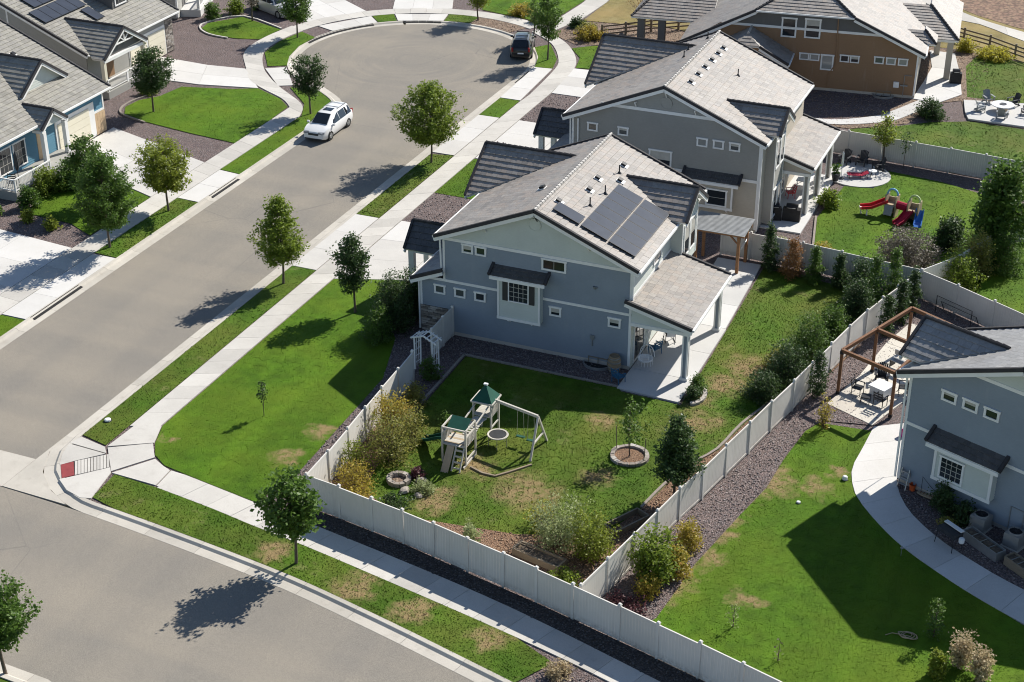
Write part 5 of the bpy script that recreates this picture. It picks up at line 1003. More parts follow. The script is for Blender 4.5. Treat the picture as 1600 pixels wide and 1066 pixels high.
# ------------------------------------------------------------------ grass blades and loose stones
def in_poly(P, poly):
    x, y = P[:, 0], P[:, 1]; ins = np.zeros(len(P), bool); n = len(poly); j = n-1
    for i in range(n):
        xi, yi = poly[i]; xj, yj = poly[j]
        c = ((yi > y) != (yj > y)) & (x < (xj-xi)*(y-yi)/(yj-yi+1e-12)+xi); ins ^= c; j = i
    return ins
def scatter(poly, dens):
    A = np.array(poly); lo, hi = A.min(0), A.max(0); n = int((hi-lo).prod()*dens)
    P = RNG.uniform(lo, hi, (n, 2)); return P[in_poly(P, poly)]
def np_mesh(name, V, F, mats, rnd=None):
    me = bpy.data.meshes.new(name); nv, nf, k = len(V), len(F), F.shape[1]
    me.vertices.add(nv); me.vertices.foreach_set('co', V.astype(np.float32).ravel())
    me.loops.add(nf*k); me.loops.foreach_set('vertex_index', F.astype(np.int32).ravel())
    me.polygons.add(nf); me.polygons.foreach_set('loop_start', np.arange(nf, dtype=np.int32)*k)
    me.materials.append(mats)
    if rnd is not None: at_ = me.attributes.new('rnd', 'FLOAT', 'FACE'); at_.data.foreach_set('value', rnd.astype(np.float32))
    me.update(calc_edges=True); me.validate(); return me
def tufts(P, z, hmin, hmax, wd):
    n = len(P); a = RNG.uniform(0, 2*np.pi, n); h = RNG.uniform(hmin, hmax, n); w = wd*RNG.uniform(.6, 1.3, n)
    lean = RNG.normal(0, .04, (n, 2)); b = np.c_[P, np.full(n, z)]; d = np.c_[np.cos(a), np.sin(a), np.zeros(n)]*w[:, None]/2
    t = b+np.c_[lean, h]; V = np.stack([b-d, b+d, t], 1).reshape(-1, 3); return V, np.arange(3*n).reshape(-1, 3)
for key, nm, lab in (('lawn', 'grass', 'short mown grass blades of the green lawns'), ('yard', 'grass', 'patchy grass blades of the yard and verges')):
    Vs, Fs, off = [], [], 0
    for poly, k, z in LAWNS:
        if k != key: continue
        cx_, cy_ = np.mean(np.array(poly), 0); far = math.hypot(cx_, cy_)
        dens = 150 if far < 75 else (90 if far < 110 else 45)
        P = scatter(poly, dens); V, F = tufts(P, z-.01, .02, .05 if key == 'lawn' else .08, .06 if far < 90 else .09); Vs.append(V); Fs.append(F+off); off += len(V)
    o = bpy.data.objects.new(nm, np_mesh(nm, np.concatenate(Vs), np.concatenate(Fs), M[key])); link(o); tag(o, lab, 'grass', None, 'stuff')
OCT_F = np.array([(0,2,4),(2,1,4),(1,3,4),(3,0,4),(2,0,5),(1,2,5),(3,1,5),(0,3,5)])
def stones_mesh(name, P, z, s0, s1, mat):
    n = len(P); s = RNG.uniform(s0, s1, n); a = RNG.uniform(0, 2*np.pi, n); ca, sa = np.cos(a)*s, np.sin(a)*s
    jit = RNG.uniform(.6, 1.2, (n, 3)); b = np.c_[P, np.full(n, z)]
    o6 = np.stack([np.c_[ca, sa, 0*s]*jit[:, :1], -np.c_[ca, sa, 0*s]*jit[:, 1:2], np.c_[-sa, ca, 0*s]*.8, np.c_[sa, -ca, 0*s]*jit[:, 2:3], np.c_[0*s, 0*s, s*.75], np.c_[0*s, 0*s, -s*.4]], 1)
    V = (b[:, None]+o6).reshape(-1, 3); F = (OCT_F[None]+(np.arange(n)*6)[:, None, None]).reshape(-1, 3); return np_mesh(name, V, F, mat, np.repeat(RNG.random(n), 8))
M['pebble'] = m_tile('loose_rock', [(.09, .07, .066), (.17, .13, .12), (.24, .19, .175), (.13, .12, .125), (.36, .31, .29)])
M['chip'] = m_tile('loose_chip', [(.17, .10, .06), (.33, .21, .13), (.24, .14, .085), (.42, .31, .21)])
M['dpebble'] = m_tile('loose_dark_rock', [(.03, .028, .028), (.075, .068, .066), (.11, .10, .1), (.05, .045, .045)])
for key, mk, lab in (('rock', 'pebble', 'loose purplish landscape rock in the beds'), ('chips', 'chip', 'loose wood chips in the yard beds'), ('darkrock', 'dpebble', 'loose dark rock along the corner fence'), ('tanrock', 'chip', 'loose tan mulch in the far beds')):
    Ps = [scatter(poly, 26 if math.hypot(*np.mean(np.array(poly), 0)) < 100 else 9) for poly, k, z in GRAVELS if k == key]
    P = np.concatenate(Ps); o = bpy.data.objects.new('loose_stones', stones_mesh('loose_stones', P, .012, .03, .075, M[mk])); link(o); tag(o, lab, 'rocks', None, 'stuff')

# ------------------------------------------------------------------ trees and shrubs
M.update(
 lf_green=m_leaf('leaf_green', (.045, .088, .016), (.10, .175, .028), .38), lf_bright=m_leaf('leaf_bright', (.08, .13, .018), (.19, .25, .032), .45), lf_dark=m_leaf('leaf_dark', (.026, .052, .016), (.06, .105, .028), .3),
 lf_lime=m_leaf('leaf_lime', (.10, .14, .018), (.23, .27, .035), .45), lf_olive=m_leaf('leaf_olive', (.12, .14, .03), (.27, .265, .06), .4, (.38, .24, .09)), lf_gold=m_leaf('leaf_gold', (.20, .17, .025), (.40, .32, .05), .4, (.44, .22, .06)),
 lf_rust=m_leaf('leaf_rust', (.17, .08, .03), (.30, .16, .06), .28), lf_silver=m_leaf('leaf_silver', (.15, .19, .07), (.32, .36, .16), .36), lf_grey=m_leaf('leaf_greybrown', (.085, .075, .055), (.20, .175, .135), .2), lf_maroon=m_leaf('leaf_maroon', (.05, .018, .022), (.12, .045, .05), .25),
 lf_yel=m_leaf('leaf_yellow', (.22, .21, .03), (.42, .38, .05), .42), lf_straw=m_leaf('leaf_straw', (.25, .19, .10), (.46, .37, .22), .32))
PROF = {'oval': lambda t: math.sin(math.pi*min(.97, .12+.86*t))**.62, 'round': lambda t: math.sqrt(max(.03, 1-(1.85*t-.9)**2)), 'pyramid': lambda t: (.55+.45*min(1, t/.15))*(1-t)**.72+.05, 'cone': lambda t: (1-t)**.85+.03,
        'column': lambda t: (1-t**3)**.6*(.7+.3*min(1, t*4)), 'vase': lambda t: .4+.6*t if t < .72 else (1-(t-.72)/.28*.75), 'bush': lambda t: math.sqrt(max(.04, 1-t*t))}
def leaves(C, n_per, sig, size, rg, col_bias):
    """leaf quads gathered round the clump centres C"""
    n = len(C)*n_per; c = np.repeat(C, n_per, 0); p = c+rg.normal(0, 1, (n, 3))*sig
    s = size*rg.uniform(.6, 1.35, n); d = rg.normal(0, 1, (n, 3)); d[:, 2] = d[:, 2]*.6-.1; d /= np.linalg.norm(d, axis=1)[:, None]
    k = rg.normal(0, 1, (n, 3)); k[:, 2] += 1.1; q = np.cross(d, k); q /= np.linalg.norm(q, axis=1)[:, None]+1e-9
    V = np.stack([p, p+d*s[:, None]*.55+q*s[:, None]*.34, p+d*s[:, None], p+d*s[:, None]*.55-q*s[:, None]*.34], 1).reshape(-1, 3)
    r_ = np.clip(np.repeat(rg.uniform(0, .55, len(C)), n_per)+rg.uniform(0, .45, n)+col_bias, 0, 1)
    return V, np.arange(4*n).reshape(-1, 4), r_
def make_tree(name, label, cat, xy, hgt, th, rad, shape='oval', leaf='lf_green', nb=60, npc=17, size=.15, sig=.115, up=.55, seed=0, group=None, trunk_r=.07, droop=0, keep=1.0, z=0.0, stems=1, sub=6):
    rg = np.random.default_rng(seed+17); root = thing(name, label, cat, (xy[0], xy[1], z), 0, group)
    ch = hgt-th; prof = PROF[shape]; C = []; tm = MB(); lm = MB()
    bend = rg.normal(0, .05, 2); topz = th+ch*(.86 if shape != 'bush' else .5)
    axis = lambda zz: Vector((bend[0]*math.sin(zz*.9), bend[1]*math.sin(zz*1.1), zz))
    if stems == 1: tm.tube([axis(-.1), axis(th*.5), axis(th), axis(th+ch*.4), axis(topz)], [trunk_r*1.25, trunk_r, trunk_r*.85, trunk_r*.5, trunk_r*.15], 8)
    else:
        for i in range(stems):
            a = 6.28*i/stems+rg.uniform(0, 1); tm.tube([(0.05*math.cos(a), .05*math.sin(a), -.1), (rad*.2*math.cos(a), rad*.2*math.sin(a), hgt*.3), (rad*.45*math.cos(a), rad*.45*math.sin(a), hgt*.65)], [trunk_r, trunk_r*.7, trunk_r*.25], 6)
    lop = 1+.16*np.sin(rg.uniform(0, 6.28)+np.arange(8)*rg.uniform(.5, 1.5))
    for i in range(nb):
        t = min(.985, max(.01, (i+rg.uniform(.1, .9))/nb)); a = i*2.39996+rg.uniform(-.4, .4)
        r_ = rad*prof(t)*(rg.uniform(.62, 1.22) if stems == 1 else rg.uniform(.72, 1.14))*lop[int(a/6.28*8) % 8]; zt = th+ch*t+rg.uniform(-.06 if t > .15 else 0, .085)*ch-(droop*r_)
        tip = Vector((r_*math.cos(a), r_*math.sin(a), max(.05, zt))); zs = max(th*.75, min(topz*.97, tip.z-r_*up-.05)); st = axis(zs)
        if stems > 1: st = Vector((tip.x*.15, tip.y*.15, max(.05, tip.z*.25)))
        mid = st.lerp(tip, .5)+Vector((0, 0, -.06*r_ if up > .3 else .04*r_)); lm.tube([st, mid, tip], [max(.012, trunk_r*.3), max(.008, trunk_r*.18), .005], 4, False)
        if rg.random() > keep: continue
        L_ = max(.25, (tip-st).length); ns = max(2, int(sub*min(1.6, L_/1.0)+.5))
        for k in range(ns):
            s_ = .32+.72*(k+rg.uniform(0, 1))/ns; p = st.lerp(mid, s_*2) if s_ < .5 else mid.lerp(tip, (s_-.5)*2)
            C.append((p.x+rg.normal(0, sig*.9), p.y+rg.normal(0, sig*.9), p.z+rg.normal(0, sig*.7)))
    C = np.array(C); C[:, 2] = np.maximum(C[:, 2], .06)
    V, F, rn = leaves(C, npc, np.array([sig, sig, sig*.8]), size, rg, 0.0); V[:, 2] = np.maximum(V[:, 2], .01)
    tm.build('trunk' if stems == 1 else 'stems', M['bark'], root, 60)
    lm.build('limbs', M['bark'], root)
    o = bpy.data.objects.new('crown', np_mesh('crown', V, F, M[leaf], rn)); link(o, root); return root
T_ = 'street and yard trees'
TREES = [
 ('corner verge tree with broad dark leaves and road shadow', (-33.04, 52.89), 4.95, 1.3, 1.28, 'round', 'lf_green', dict(size=.22, npc=12, nb=46, sig=.15)),
 ('conical street tree near the blue house driveway', (-48.26, 78.29), 5.85, 1.25, 1.80, 'pyramid', 'lf_bright', dict(nb=92, up=.85, npc=16)),
 ('narrow dark oval tree on the corner lawn', (-42.31, 76.54), 5.0, 1.3, 1.05, 'oval', 'lf_dark', dict(nb=60, npc=17, sig=.13)),
 ('full green street tree halfway up the street', (-48.26, 99.91), 6.1, 1.1, 2.15, 'oval', 'lf_bright', dict(nb=125, up=.8, npc=16)),
 ('lime green tree on the left verge', (-61.12, 85.04), 5.0, 1.3, 1.95, 'round', 'lf_lime', dict(nb=80, up=.9)),
 ('dense tall green tree on the left verge', (-61.37, 78.56), 6.4, 1.0, 2.15, 'oval', 'lf_green', dict(nb=120, up=.8, npc=17)),
 ('dark bushy tree behind the left verge trees', (-66.3, 83.4), 5.1, .8, 1.65, 'oval', 'lf_green', dict(nb=70, npc=17)),
 ('dark round tree on the bright left lawn', (-73.03, 101.06), 5.1, 1.3, 1.45, 'oval', 'lf_dark', dict(nb=76, npc=18, sig=.16)),
 ('spreading dark tree beside the white minivan', (-61.34, 105.4), 4.8, 1.2, 1.75, 'vase', 'lf_dark', dict(nb=52, up=.9, npc=14)),
 ('tree on the curved verge by the bulb', (-71.81, 121.91), 4.6, 1.2, 1.55, 'round', 'lf_green', dict(nb=52, up=.7)),
 ('small thin tree on the oval lawn', (-78.07, 124.66), 3.6, 1.2, .9, 'round', 'lf_grey', dict(nb=26, npc=7)),
 ('tall green tree beside the black parked car', (-48.98, 124.83), 6.0, 1.6, 1.15, 'oval', 'lf_green', dict(nb=60, up=.8, npc=15)),
 ('lime tree at the top of the bulb', (-59.04, 132.86), 4.4, 1.0, 1.4, 'round', 'lf_lime', dict(nb=46)),
 ('slim young tree behind the black parked car', (-52.22, 129.52), 3.8, 1.4, .7, 'oval', 'lf_green', dict(nb=24, npc=9)),
 ('bare reddish tree before the rail fence', (-43.66, 133.6), 4.6, 1.0, 1.3, 'vase', 'lf_rust', dict(nb=44, npc=2, up=.9, size=.1)),
 ('young staked tree in a stone ring', (-21.74, 67.59), 3.3, 1.0, .75, 'oval', 'lf_green', dict(nb=24, npc=10, size=.13, trunk_r=.035)),
 ('dark pyramidal tree inside the long yard fence', (-18.44, 64.72), 4.7, 1.05, 1.25, 'pyramid', 'lf_dark', dict(nb=90, npc=17, sig=.12, up=.5)),
 ('tree at the bottom left corner of the picture', (-40.55, 41.3), 4.3, 1.2, 1.75, 'vase', 'lf_green', dict(nb=64, up=.9, npc=15)),
 ('yellowing young tree at the far vinyl fence', (-17.72, 112.5), 3.7, 1.3, .85, 'oval', 'lf_lime', dict(nb=34, npc=11)),
 ('tiny sapling in the middle of the corner lawn', (-41.2, 63.87), 2.1, .9, .26, 'oval', 'lf_dark', dict(nb=16, npc=12, size=.1, sig=.07, trunk_r=.018)),
 ('thin dark sapling beside the far vinyl fence', (-16.2, 112.3), 2.7, 1.2, .35, 'oval', 'lf_dark', dict(nb=12, npc=6, trunk_r=.02)),
 ('tall leafy tree right of the toddler play set', (-7.95, 99.4), 6.4, .7, 1.75, 'oval', 'lf_green', dict(nb=90, npc=15, size=.24, sig=.2)),
 ('leafy tree at the right edge beyond the lawn', (-6.6, 106.5), 4.6, .8, 1.4, 'round', 'lf_green', dict(nb=50, npc=14, size=.22, sig=.2)),
]
for i, (lab, xy, hh, th, rd, shp, lf, kw) in enumerate(TREES):
    make_tree('tree', lab, 'tree', xy, hh, th+.38*rd, rd*.97, shp, lf, seed=i*7, group=T_, **kw)
S_ = 'garden shrubs'
SHRUBS = [  # label, xy, h, radius, shape, leaf, extra
 ('big dark shrub at the blue house front corner', (-39.3, 75.6), 3.6, 1.35, 'bush', 'lf_dark', {}), ('lighter shrub lobe below the big dark shrub', (-39.3, 73.9), 2.2, .9, 'bush', 'lf_green', {}), ('low shrub behind the big dark front shrub', (-38.8, 77.6), 3.0, 1.1, 'bush', 'lf_dark', {}),
 ('tall dark cypress shrub against the mid fence near pergola', (-20.85, 92.0), 2.9, .72, 'cone', 'lf_dark', {}), ('rust brown conifer against the mid fence', (-19.25, 91.5), 2.5, .8, 'cone', 'lf_rust', dict(npc=20)), ('small green conifer right of the rust one', (-17.8, 91.3), 2.3, .6, 'cone', 'lf_green', {}), ('dark conifer second right of the rust one', (-16.2, 91.2), 2.2, .66, 'cone', 'lf_dark', {}),
 ('dark shrub in the yard corner by the fences', (-14.7, 90.4), 2.6, .95, 'bush', 'lf_dark', {}), ('tall green shrub at the yard fence corner', (-13.6, 88.7), 3.7, .95, 'cone', 'lf_green', {}), ('dense dark shrub below the corner shrub', (-14.2, 86.9), 2.8, 1.15, 'bush', 'lf_dark', {}), ('second tall green shrub in the yard corner', (-12.7, 90.2), 3.6, .8, 'cone', 'lf_green', {}),
 ('narrow columnar cypress beside the pergola corner', (-11.35, 89.3), 2.9, .36, 'column', 'lf_dark', {}), ('second columnar cypress along the pergola fence', (-11.75, 87.7), 2.8, .36, 'column', 'lf_dark', {}), ('third columnar cypress along the pergola fence', (-12.2, 85.9), 2.7, .38, 'column', 'lf_dark', {}), ('pointed dark cypress outside the long fence', (-14.25, 77.3), 2.8, .52, 'column', 'lf_dark', dict(npc=18)),
 ('loose dark shrub on the yard side of the long fence', (-15.7, 81.2), 3.0, 1.35, 'bush', 'lf_green', dict(npc=10)), ('spreading dark shrub inside the long fence', (-16.3, 78.4), 2.5, 1.4, 'bush', 'lf_dark', dict(npc=11)), ('low dark shrub where the long fence bends', (-16.9, 75.9), 1.7, 1.15, 'bush', 'lf_dark', {}), ('grey green shrub inside the fence near brown turf', (-17.2, 79.6), 1.2, .8, 'bush', 'lf_olive', {}), ('green shrub on the yard side near the cypresses', (-15.0, 84.2), 2.2, 1.1, 'bush', 'lf_green', {}),
 ('yellow olive bush at the fence corner of the yard', (-33.3, 59.3), 1.7, 1.05, 'bush', 'lf_gold', dict(npc=8)), ('tall olive shrub tree by the left yard fence', (-33.0, 62.5), 2.9, 1.35, 'round', 'lf_olive', dict(nb=70, npc=7, sub=5)), ('golden shrub lobe against the left fence', (-34.0, 65.0), 2.4, 1.0, 'round', 'lf_gold', dict(npc=11)), ('rusty olive shrub above the fire pit', (-32.6, 64.4), 2.3, .9, 'round', 'lf_olive', dict(npc=7)), ('olive bush between the left fence shrubs', (-34.2, 61.2), 1.7, .85, 'bush', 'lf_lime', dict(npc=7)), ('wispy yellow shrub at the near fence corner', (-32.6, 58.1), 1.2, .85, 'bush', 'lf_gold', dict(npc=8)),
 ('small shrub in house shade by the left fence', (-34.2, 68.0), 1.3, .6, 'bush', 'lf_olive', {}), ('dark climbing plant under the white arbor', (-34.7, 70.9), 1.3, .55, 'bush', 'lf_green', {}), ('silvery plant cluster beside the fire pit', (-30.2, 60.6), .55, .6, 'bush', 'lf_silver', {}), ('dark low shrub near the corner fence', (-30.9, 58.7), .7, .7, 'bush', 'lf_dark', {}), ('dark red plant beside the stone fire pit', (-31.0, 61.6), .6, .4, 'bush', 'lf_maroon', {}), ('small green plant left of the play slide', (-31.5, 66.3), 1.0, .4, 'bush', 'lf_green', {}),
 ('large silvery green bush behind the corner fence', (-22.3, 58.9), 2.5, 1.35, 'round', 'lf_silver', dict(npc=10, nb=60)), ('bright lime bush right of the silvery one', (-20.6, 58.6), 2.5, 1.1, 'round', 'lf_lime', dict(npc=12)), ('low lime ground shrub by the corner fence', (-20.9, 56.2), .8, .75, 'bush', 'lf_bright', {}), ('yellow flowering stalks left of the silvery bush', (-23.6, 60.2), 1.3, .9, 'bush', 'lf_yel', dict(npc=4, keep=.8)), ('single leafy plant poking above the corner fence', (-25.7, 56.3), 2.1, .4, 'bush', 'lf_silver', {}),
 ('leafy green shrub outside the long fence', (-17.4, 58.2), 2.5, 1.05, 'round', 'lf_bright', dict(size=.17, npc=10)), ('golden orange bush beside the leafy green shrub', (-16.5, 58.8), 1.5, .65, 'bush', 'lf_gold', {}), ('round golden orange bush by the long fence', (-16.6, 61.1), 1.4, .68, 'bush', 'lf_gold', dict(npc=16)), ('low golden bush nearest the corner fence', (-17.2, 56.9), 1.0, .6, 'bush', 'lf_gold', {}), ('dark maroon ground shrub in the fence angle', (-17.9, 55.6), .45, .9, 'bush', 'lf_maroon', {}),
 ('large grey brown bush behind the mid fence', (-13.0, 95.2), 2.8, 2.1, 'bush', 'lf_grey', dict(nb=95)), ('bright green rounded bush near the fence end', (-9.5, 94.2), 2.3, 1.45, 'bush', 'lf_bright', dict(nb=60)), ('olive bush behind the bright rounded one', (-8.7, 96.3), 2.9, 1.35, 'bush', 'lf_olive', dict(nb=56)), ('dark bush left of the tall leafy tree', (-10.9, 99.6), 2.2, 1.1, 'bush', 'lf_dark', {}), ('dark leafy bush under the tall leafy tree', (-7.2, 97.3), 2.9, 1.2, 'bush', 'lf_green', {}), ('low green shrub beside the taupe porch', (-19.6, 103.2), 1.2, .8, 'bush', 'lf_bright', {}), ('grey sage plant in the taupe house bed', (-20.9, 95.0), .8, .9, 'bush', 'lf_silver', {}), ('gold green plant in the taupe house bed', (-18.2, 95.2), .9, .75, 'bush', 'lf_gold', {}),
 ('round dark juniper on the far right mulch', (-16.2, 123.5), 1.4, 1.15, 'bush', 'lf_dark', {}), ('yellow bushes behind the far right lawn', (-13.6, 140.2), .9, 1.5, 'bush', 'lf_yel', {}), ('yellow clump near the brown house terrace', (-16.3, 141.0), 1.1, .8, 'bush', 'lf_yel', {}), ('thin tall grass shrub by the taupe house drive', (-40.3, 111.6), 2.1, .9, 'vase', 'lf_green', dict(npc=6)), ('second thin shrub by the taupe house drive', (-38.9, 112.2), 2.2, .9, 'vase', 'lf_green', dict(npc=7)), ('reddish thin shrub before the front gable roof', (-42.6, 99.8), 2.4, .75, 'vase', 'lf_maroon', dict(npc=5)), ('small gold shrub in the front rock bed', (-41.6, 90.9), .7, .55, 'bush', 'lf_gold', {}), ('small green shrub in the second rock bed', (-43.1, 111.4), .7, .55, 'bush', 'lf_green', {}),
 ('low plants beside the blue house patio post', (-20.5, 75.4), 1.1, .45, 'bush', 'lf_green', {}), ('small dark plant by the patio step', (-20.5, 74.4), .9, .4, 'bush', 'lf_dark', {}), ('dark shrub against the near house wall', (-6.1, 68.9), 1.5, .75, 'bush', 'lf_dark', {}), ('second shrub against the near house wall', (-5.0, 68.3), 1.0, .8, 'bush', 'lf_dark', {}), ('low green plant in the near house bed', (-5.6, 67.6), .5, .4, 'bush', 'lf_olive', {}),
 ('green shrub by the left porch steps', (-69.6, 86.0), 2.0, 1.2, 'bush', 'lf_green', {}), ('low hedge shrub along the left porch', (-70.9, 84.6), 1.6, 1.1, 'bush', 'lf_bright', {}), ('spiky green shrub at the left porch corner', (-70.4, 81.9), 1.5, .7, 'bush', 'lf_green', {}), ('small yellow green shrub in the left rock bed', (-68.9, 79.9), .8, .45, 'bush', 'lf_lime', {}), ('second small shrub in the left rock bed', (-66.7, 79.5), .8, .5, 'bush', 'lf_lime', {}), ('small shrub at the left picture edge', (-71.7, 79.9), .8, .5, 'bush', 'lf_green', {}),
 ('round shrub beside the far left porch', (-81.9, 123.9), 1.5, .75, 'bush', 'lf_green', {}), ('pale green shrub right of the round one', (-80.7, 126.2), 1.4, .75, 'bush', 'lf_bright', {}), ('third shrub along the far left walk', (-79.4, 128.3), 1.2, .7, 'bush', 'lf_green', {}), ('green grass clump by the grey house porch', (-75.8, 104.4), 1.0, .7, 'bush', 'lf_bright', {}),
 ('sage shrub in the far tan mulch', (-48.6, 133.4), .9, .9, 'bush', 'lf_olive', {}), ('yellow green shrub in the far mulch bed', (-47.6, 131.8), 1.1, 1.1, 'bush', 'lf_gold', {}), ('dark low shrub by the far trail', (-50.0, 134.6), .8, .7, 'bush', 'lf_dark', {}), ('yellow shrub clump at the top of the bulb', (-56.0, 136.2), .9, 1.2, 'bush', 'lf_gold', {}), ('second yellow shrub at the top of the bulb', (-53.8, 134.6), .9, .8, 'bush', 'lf_olive', {}),
 ('straw coloured ornamental grass at the verge end', (-19.0, 50.2), .5, .6, 'bush', 'lf_straw', {}), ('tall straw grass at the bottom right edge', (-3.4, 57.3), 1.7, .6, 'vase', 'lf_straw', dict(up=1.5)), ('second tall straw grass clump at the bottom right', (-2.5, 56.8), 1.6, .55, 'vase', 'lf_straw', dict(up=1.5)), ('narrow young shrub in the shaded near lawn', (-4.75, 58.9), 2.1, .38, 'column', 'lf_green', dict(npc=8, nb=34)), ('small lime sapling at the bottom right edge', (-4.2, 56.3), 1.2, .3, 'column', 'lf_lime', {}), ('thin sapling on the lit near lawn', (-13.0, 56.2), 1.3, .25, 'column', 'lf_silver', dict(npc=2, nb=14)), ('wispy gold sapling by the pergola patio', (-13.2, 74.2), 1.9, .5, 'vase', 'lf_gold', dict(npc=4)), ('tiny bare sapling on the near lawn', (-10.6, 54.7), 1.2, .2, 'column', 'lf_grey', dict(npc=1, nb=10)),
]
for i, (lab, xy, hh, rd, shp, lf, kw) in enumerate(SHRUBS):
    kw = dict(kw); vol = rd*rd*hh; cc = shp in ('cone', 'column'); nb = kw.pop('nb', int(min(80, max(18, 22+13*vol))) if not cc else 62); far = math.hypot(*xy) > 100
    make_tree('shrub', lab, 'shrub', xy, hh, .05, rd, shp, lf, nb=nb, npc=kw.pop('npc', 17 if not cc else 24), size=kw.pop('size', .11 if not far else .15), sig=min(.15, .05+rd*.07), up=kw.pop('up', .35), seed=500+i*3, group=S_, trunk_r=.03, stems=1 if shp in ('cone', 'column') else 4, sub=kw.pop('sub', 5), **kw)

# ------------------------------------------------------------------ vehicles
def m_paint(name, c, metal=0.0):
    m, nt, b = new_mat(name); k = N(nt); p = k.obj()
    o = k.ramp(k.noise(p, 1.5, 4), [(.3, tuple(x*.94 for x in c)), (.7, c)]); k.L(o, b.inputs['Base Color'])
    b.inputs['Roughness'].default_value = .28; b.inputs['Metallic'].default_value = metal; b.inputs['Coat Weight'].default_value = .6; b.inputs['Coat Roughness'].default_value = .06; return m
M['paint_white'] = m_paint('paint_white', (.78, .78, .77)); M['paint_black'] = m_paint('paint_black', (.012, .013, .015)); M['paint_silver'] = m_paint('paint_silver', (.55, .55, .53), .3)
M['carglass'] = plain('car_glass', (.012, .016, .02), .05, .1, 1, 0, .7); M['lamp'] = plain('lamp_lens', (.22, .24, .27), .15, .1, 2, 0, .6); M['taillamp'] = plain('tail_lens', (.3, .015, .015), .2, .1, 2, 0, .5); M['chrome'] = plain('chrome', (.5, .5, .5), .2, .1, 2, 1)
def car(name, label, cat, loc, rz, L_, W_, H_, top, belt, glass, paint, sides, wheels, wr=.34, extras=''):
    """top: roofline (x, z, halfwidth of roof) from front to rear; belt: z of the waist; glass: x range of windscreen and tailgate glass"""
    root = thing(name, label, cat, (loc[0], loc[1], -.12), rz); hw = W_/2
    m = MB(); rows = []
    for x, z, rw in top:
        e = min(1.0, .80+.2*min(1, (L_/2-abs(x))/.55)); w = hw*e; b = min(belt, z-.015); lo = .30 if abs(x) > L_/2-.1 else .2
        half = [(w*.90, lo), (w*.985, .38), (w, .60), (w*.985, b*.93), (w*.95, b), (rw+.05, max(b+.004, z-.09)), (rw, max(b+.008, z-.035)), (rw*.7, z), (0, z+.018)]
        rows.append([(x, y, zz) for y, zz in half]+[(x, -y, zz) for y, zz in half[-2::-1]])
    for i in range(len(rows)-1):
        for j in range(len(rows[0])-1): m.face([rows[i][j], rows[i][j+1], rows[i+1][j+1], rows[i+1][j]])
        m.face([rows[i][-1], rows[i][0], rows[i+1][0], rows[i+1][-1]])
    m.face(rows[0][::-1]); m.face(rows[-1]); body = m.build('body', M[paint], root, 38)
    # weld for smooth shading
    import bmesh
    bm = bmesh.new(); bm.from_mesh(body.data); bmesh.ops.remove_doubles(bm, verts=bm.verts, dist=.0005); bmesh.ops.recalc_face_normals(bm, faces=bm.faces); bm.to_mesh(body.data); bm.free(); body.data.set_sharp_from_angle(angle=R(38))
    tz = lambda x: np.interp(x, [t[0] for t in top][::-1] if top[0][0] > top[-1][0] else [t[0] for t in top], [t[1] for t in top][::-1] if top[0][0] > top[-1][0] else [t[1] for t in top])
    tw = lambda x: np.interp(x, [t[0] for t in top][::-1], [t[2] for t in top][::-1])
    for nm, (x0, x1) in (('windscreen', glass[0]), ('rear_window', glass[1])):
        z0, z1 = tz(x0), tz(x1); n = Vector((z1-z0, 0, x0-x1)).normalized(); n = n if n.z > 0 else -n; P = []
        for x, z in ((x0, z0), (x1, z1)):
            for s_ in (1, -1): P.append(Vector((x, s_*(tw(x)*.92), z-.01))+n*.075)
        g_ = MB(); g_.hexa([p-n*.09 for p in (P[0], P[1], P[3], P[2])]+[P[0], P[1], P[3], P[2]]); g_.build(nm, M['carglass'], root)
    for x0, x1 in sides:
        for s_ in (1, -1):
            P = []
            for x, up in ((x0, 0), (x1, 0), (x1, 1), (x0, 1)):
                e = min(1.0, .80+.2*min(1, (L_/2-abs(x))/.55)); b = belt; zt = tz(x)-.13
                y = hw*e*.955 if not up else hw*e*.955+(tw(x)+.045-hw*e*.955)*max(.2, (zt-b)/max(.05, (tz(x)-.09-b)))
                P.append(Vector((x, s_*(y), (b+.02) if not up else zt)))
            off = Vector((0, s_*.012, .004)); g_ = MB(); g_.hexa([p-off for p in P]+[p+off for p in P]); g_.build('side_window', M['carglass'], root)
    for x in wheels:
        for s_ in (1, -1):
            wm = MB(); wm.lathe([(wr*.62, -.1), (wr*.93, -.11), (wr, -.06), (wr, .06), (wr*.93, .11), (wr*.62, .1)], 20); w_ = wm.build('wheel', M['rubber'], root, 50); w_.rotation_euler.x = math.pi/2; w_.location = (x, s_*(hw-.1), wr)
            rm = MB(); rm.lathe([(wr*.60, -.105), (wr*.60, .105)], 16); 
            for k in range(5):
                a = k*1.2566; rm.beam((0, 0, .112), (math.cos(a)*wr*.58, math.sin(a)*wr*.58, .112), .05, .02); rm.beam((0, 0, -.112), (math.cos(a)*wr*.58, math.sin(a)*wr*.58, -.112), .05, .02)
            rm.build('rim', M['galv'], w_)
    f, r_ = L_/2, -L_/2
    for s_ in (1, -1):
        q = MB(); q.rbox(f-.10, s_*hw*.62, belt*.69, .30, .40, .14, s_*-.35); q.build('headlight', M['lamp'], root); q = MB(); q.rbox(r_+.06, s_*hw*.74, belt*.72, .12, .16, .36); q.build('tail_light', M['taillamp'], root)
        q = MB(); q.rbox(glass[0][0]-.25, s_*(hw+.07), belt-.02, .12, .2, .15); q.build('wing_mirror', M[paint], root)
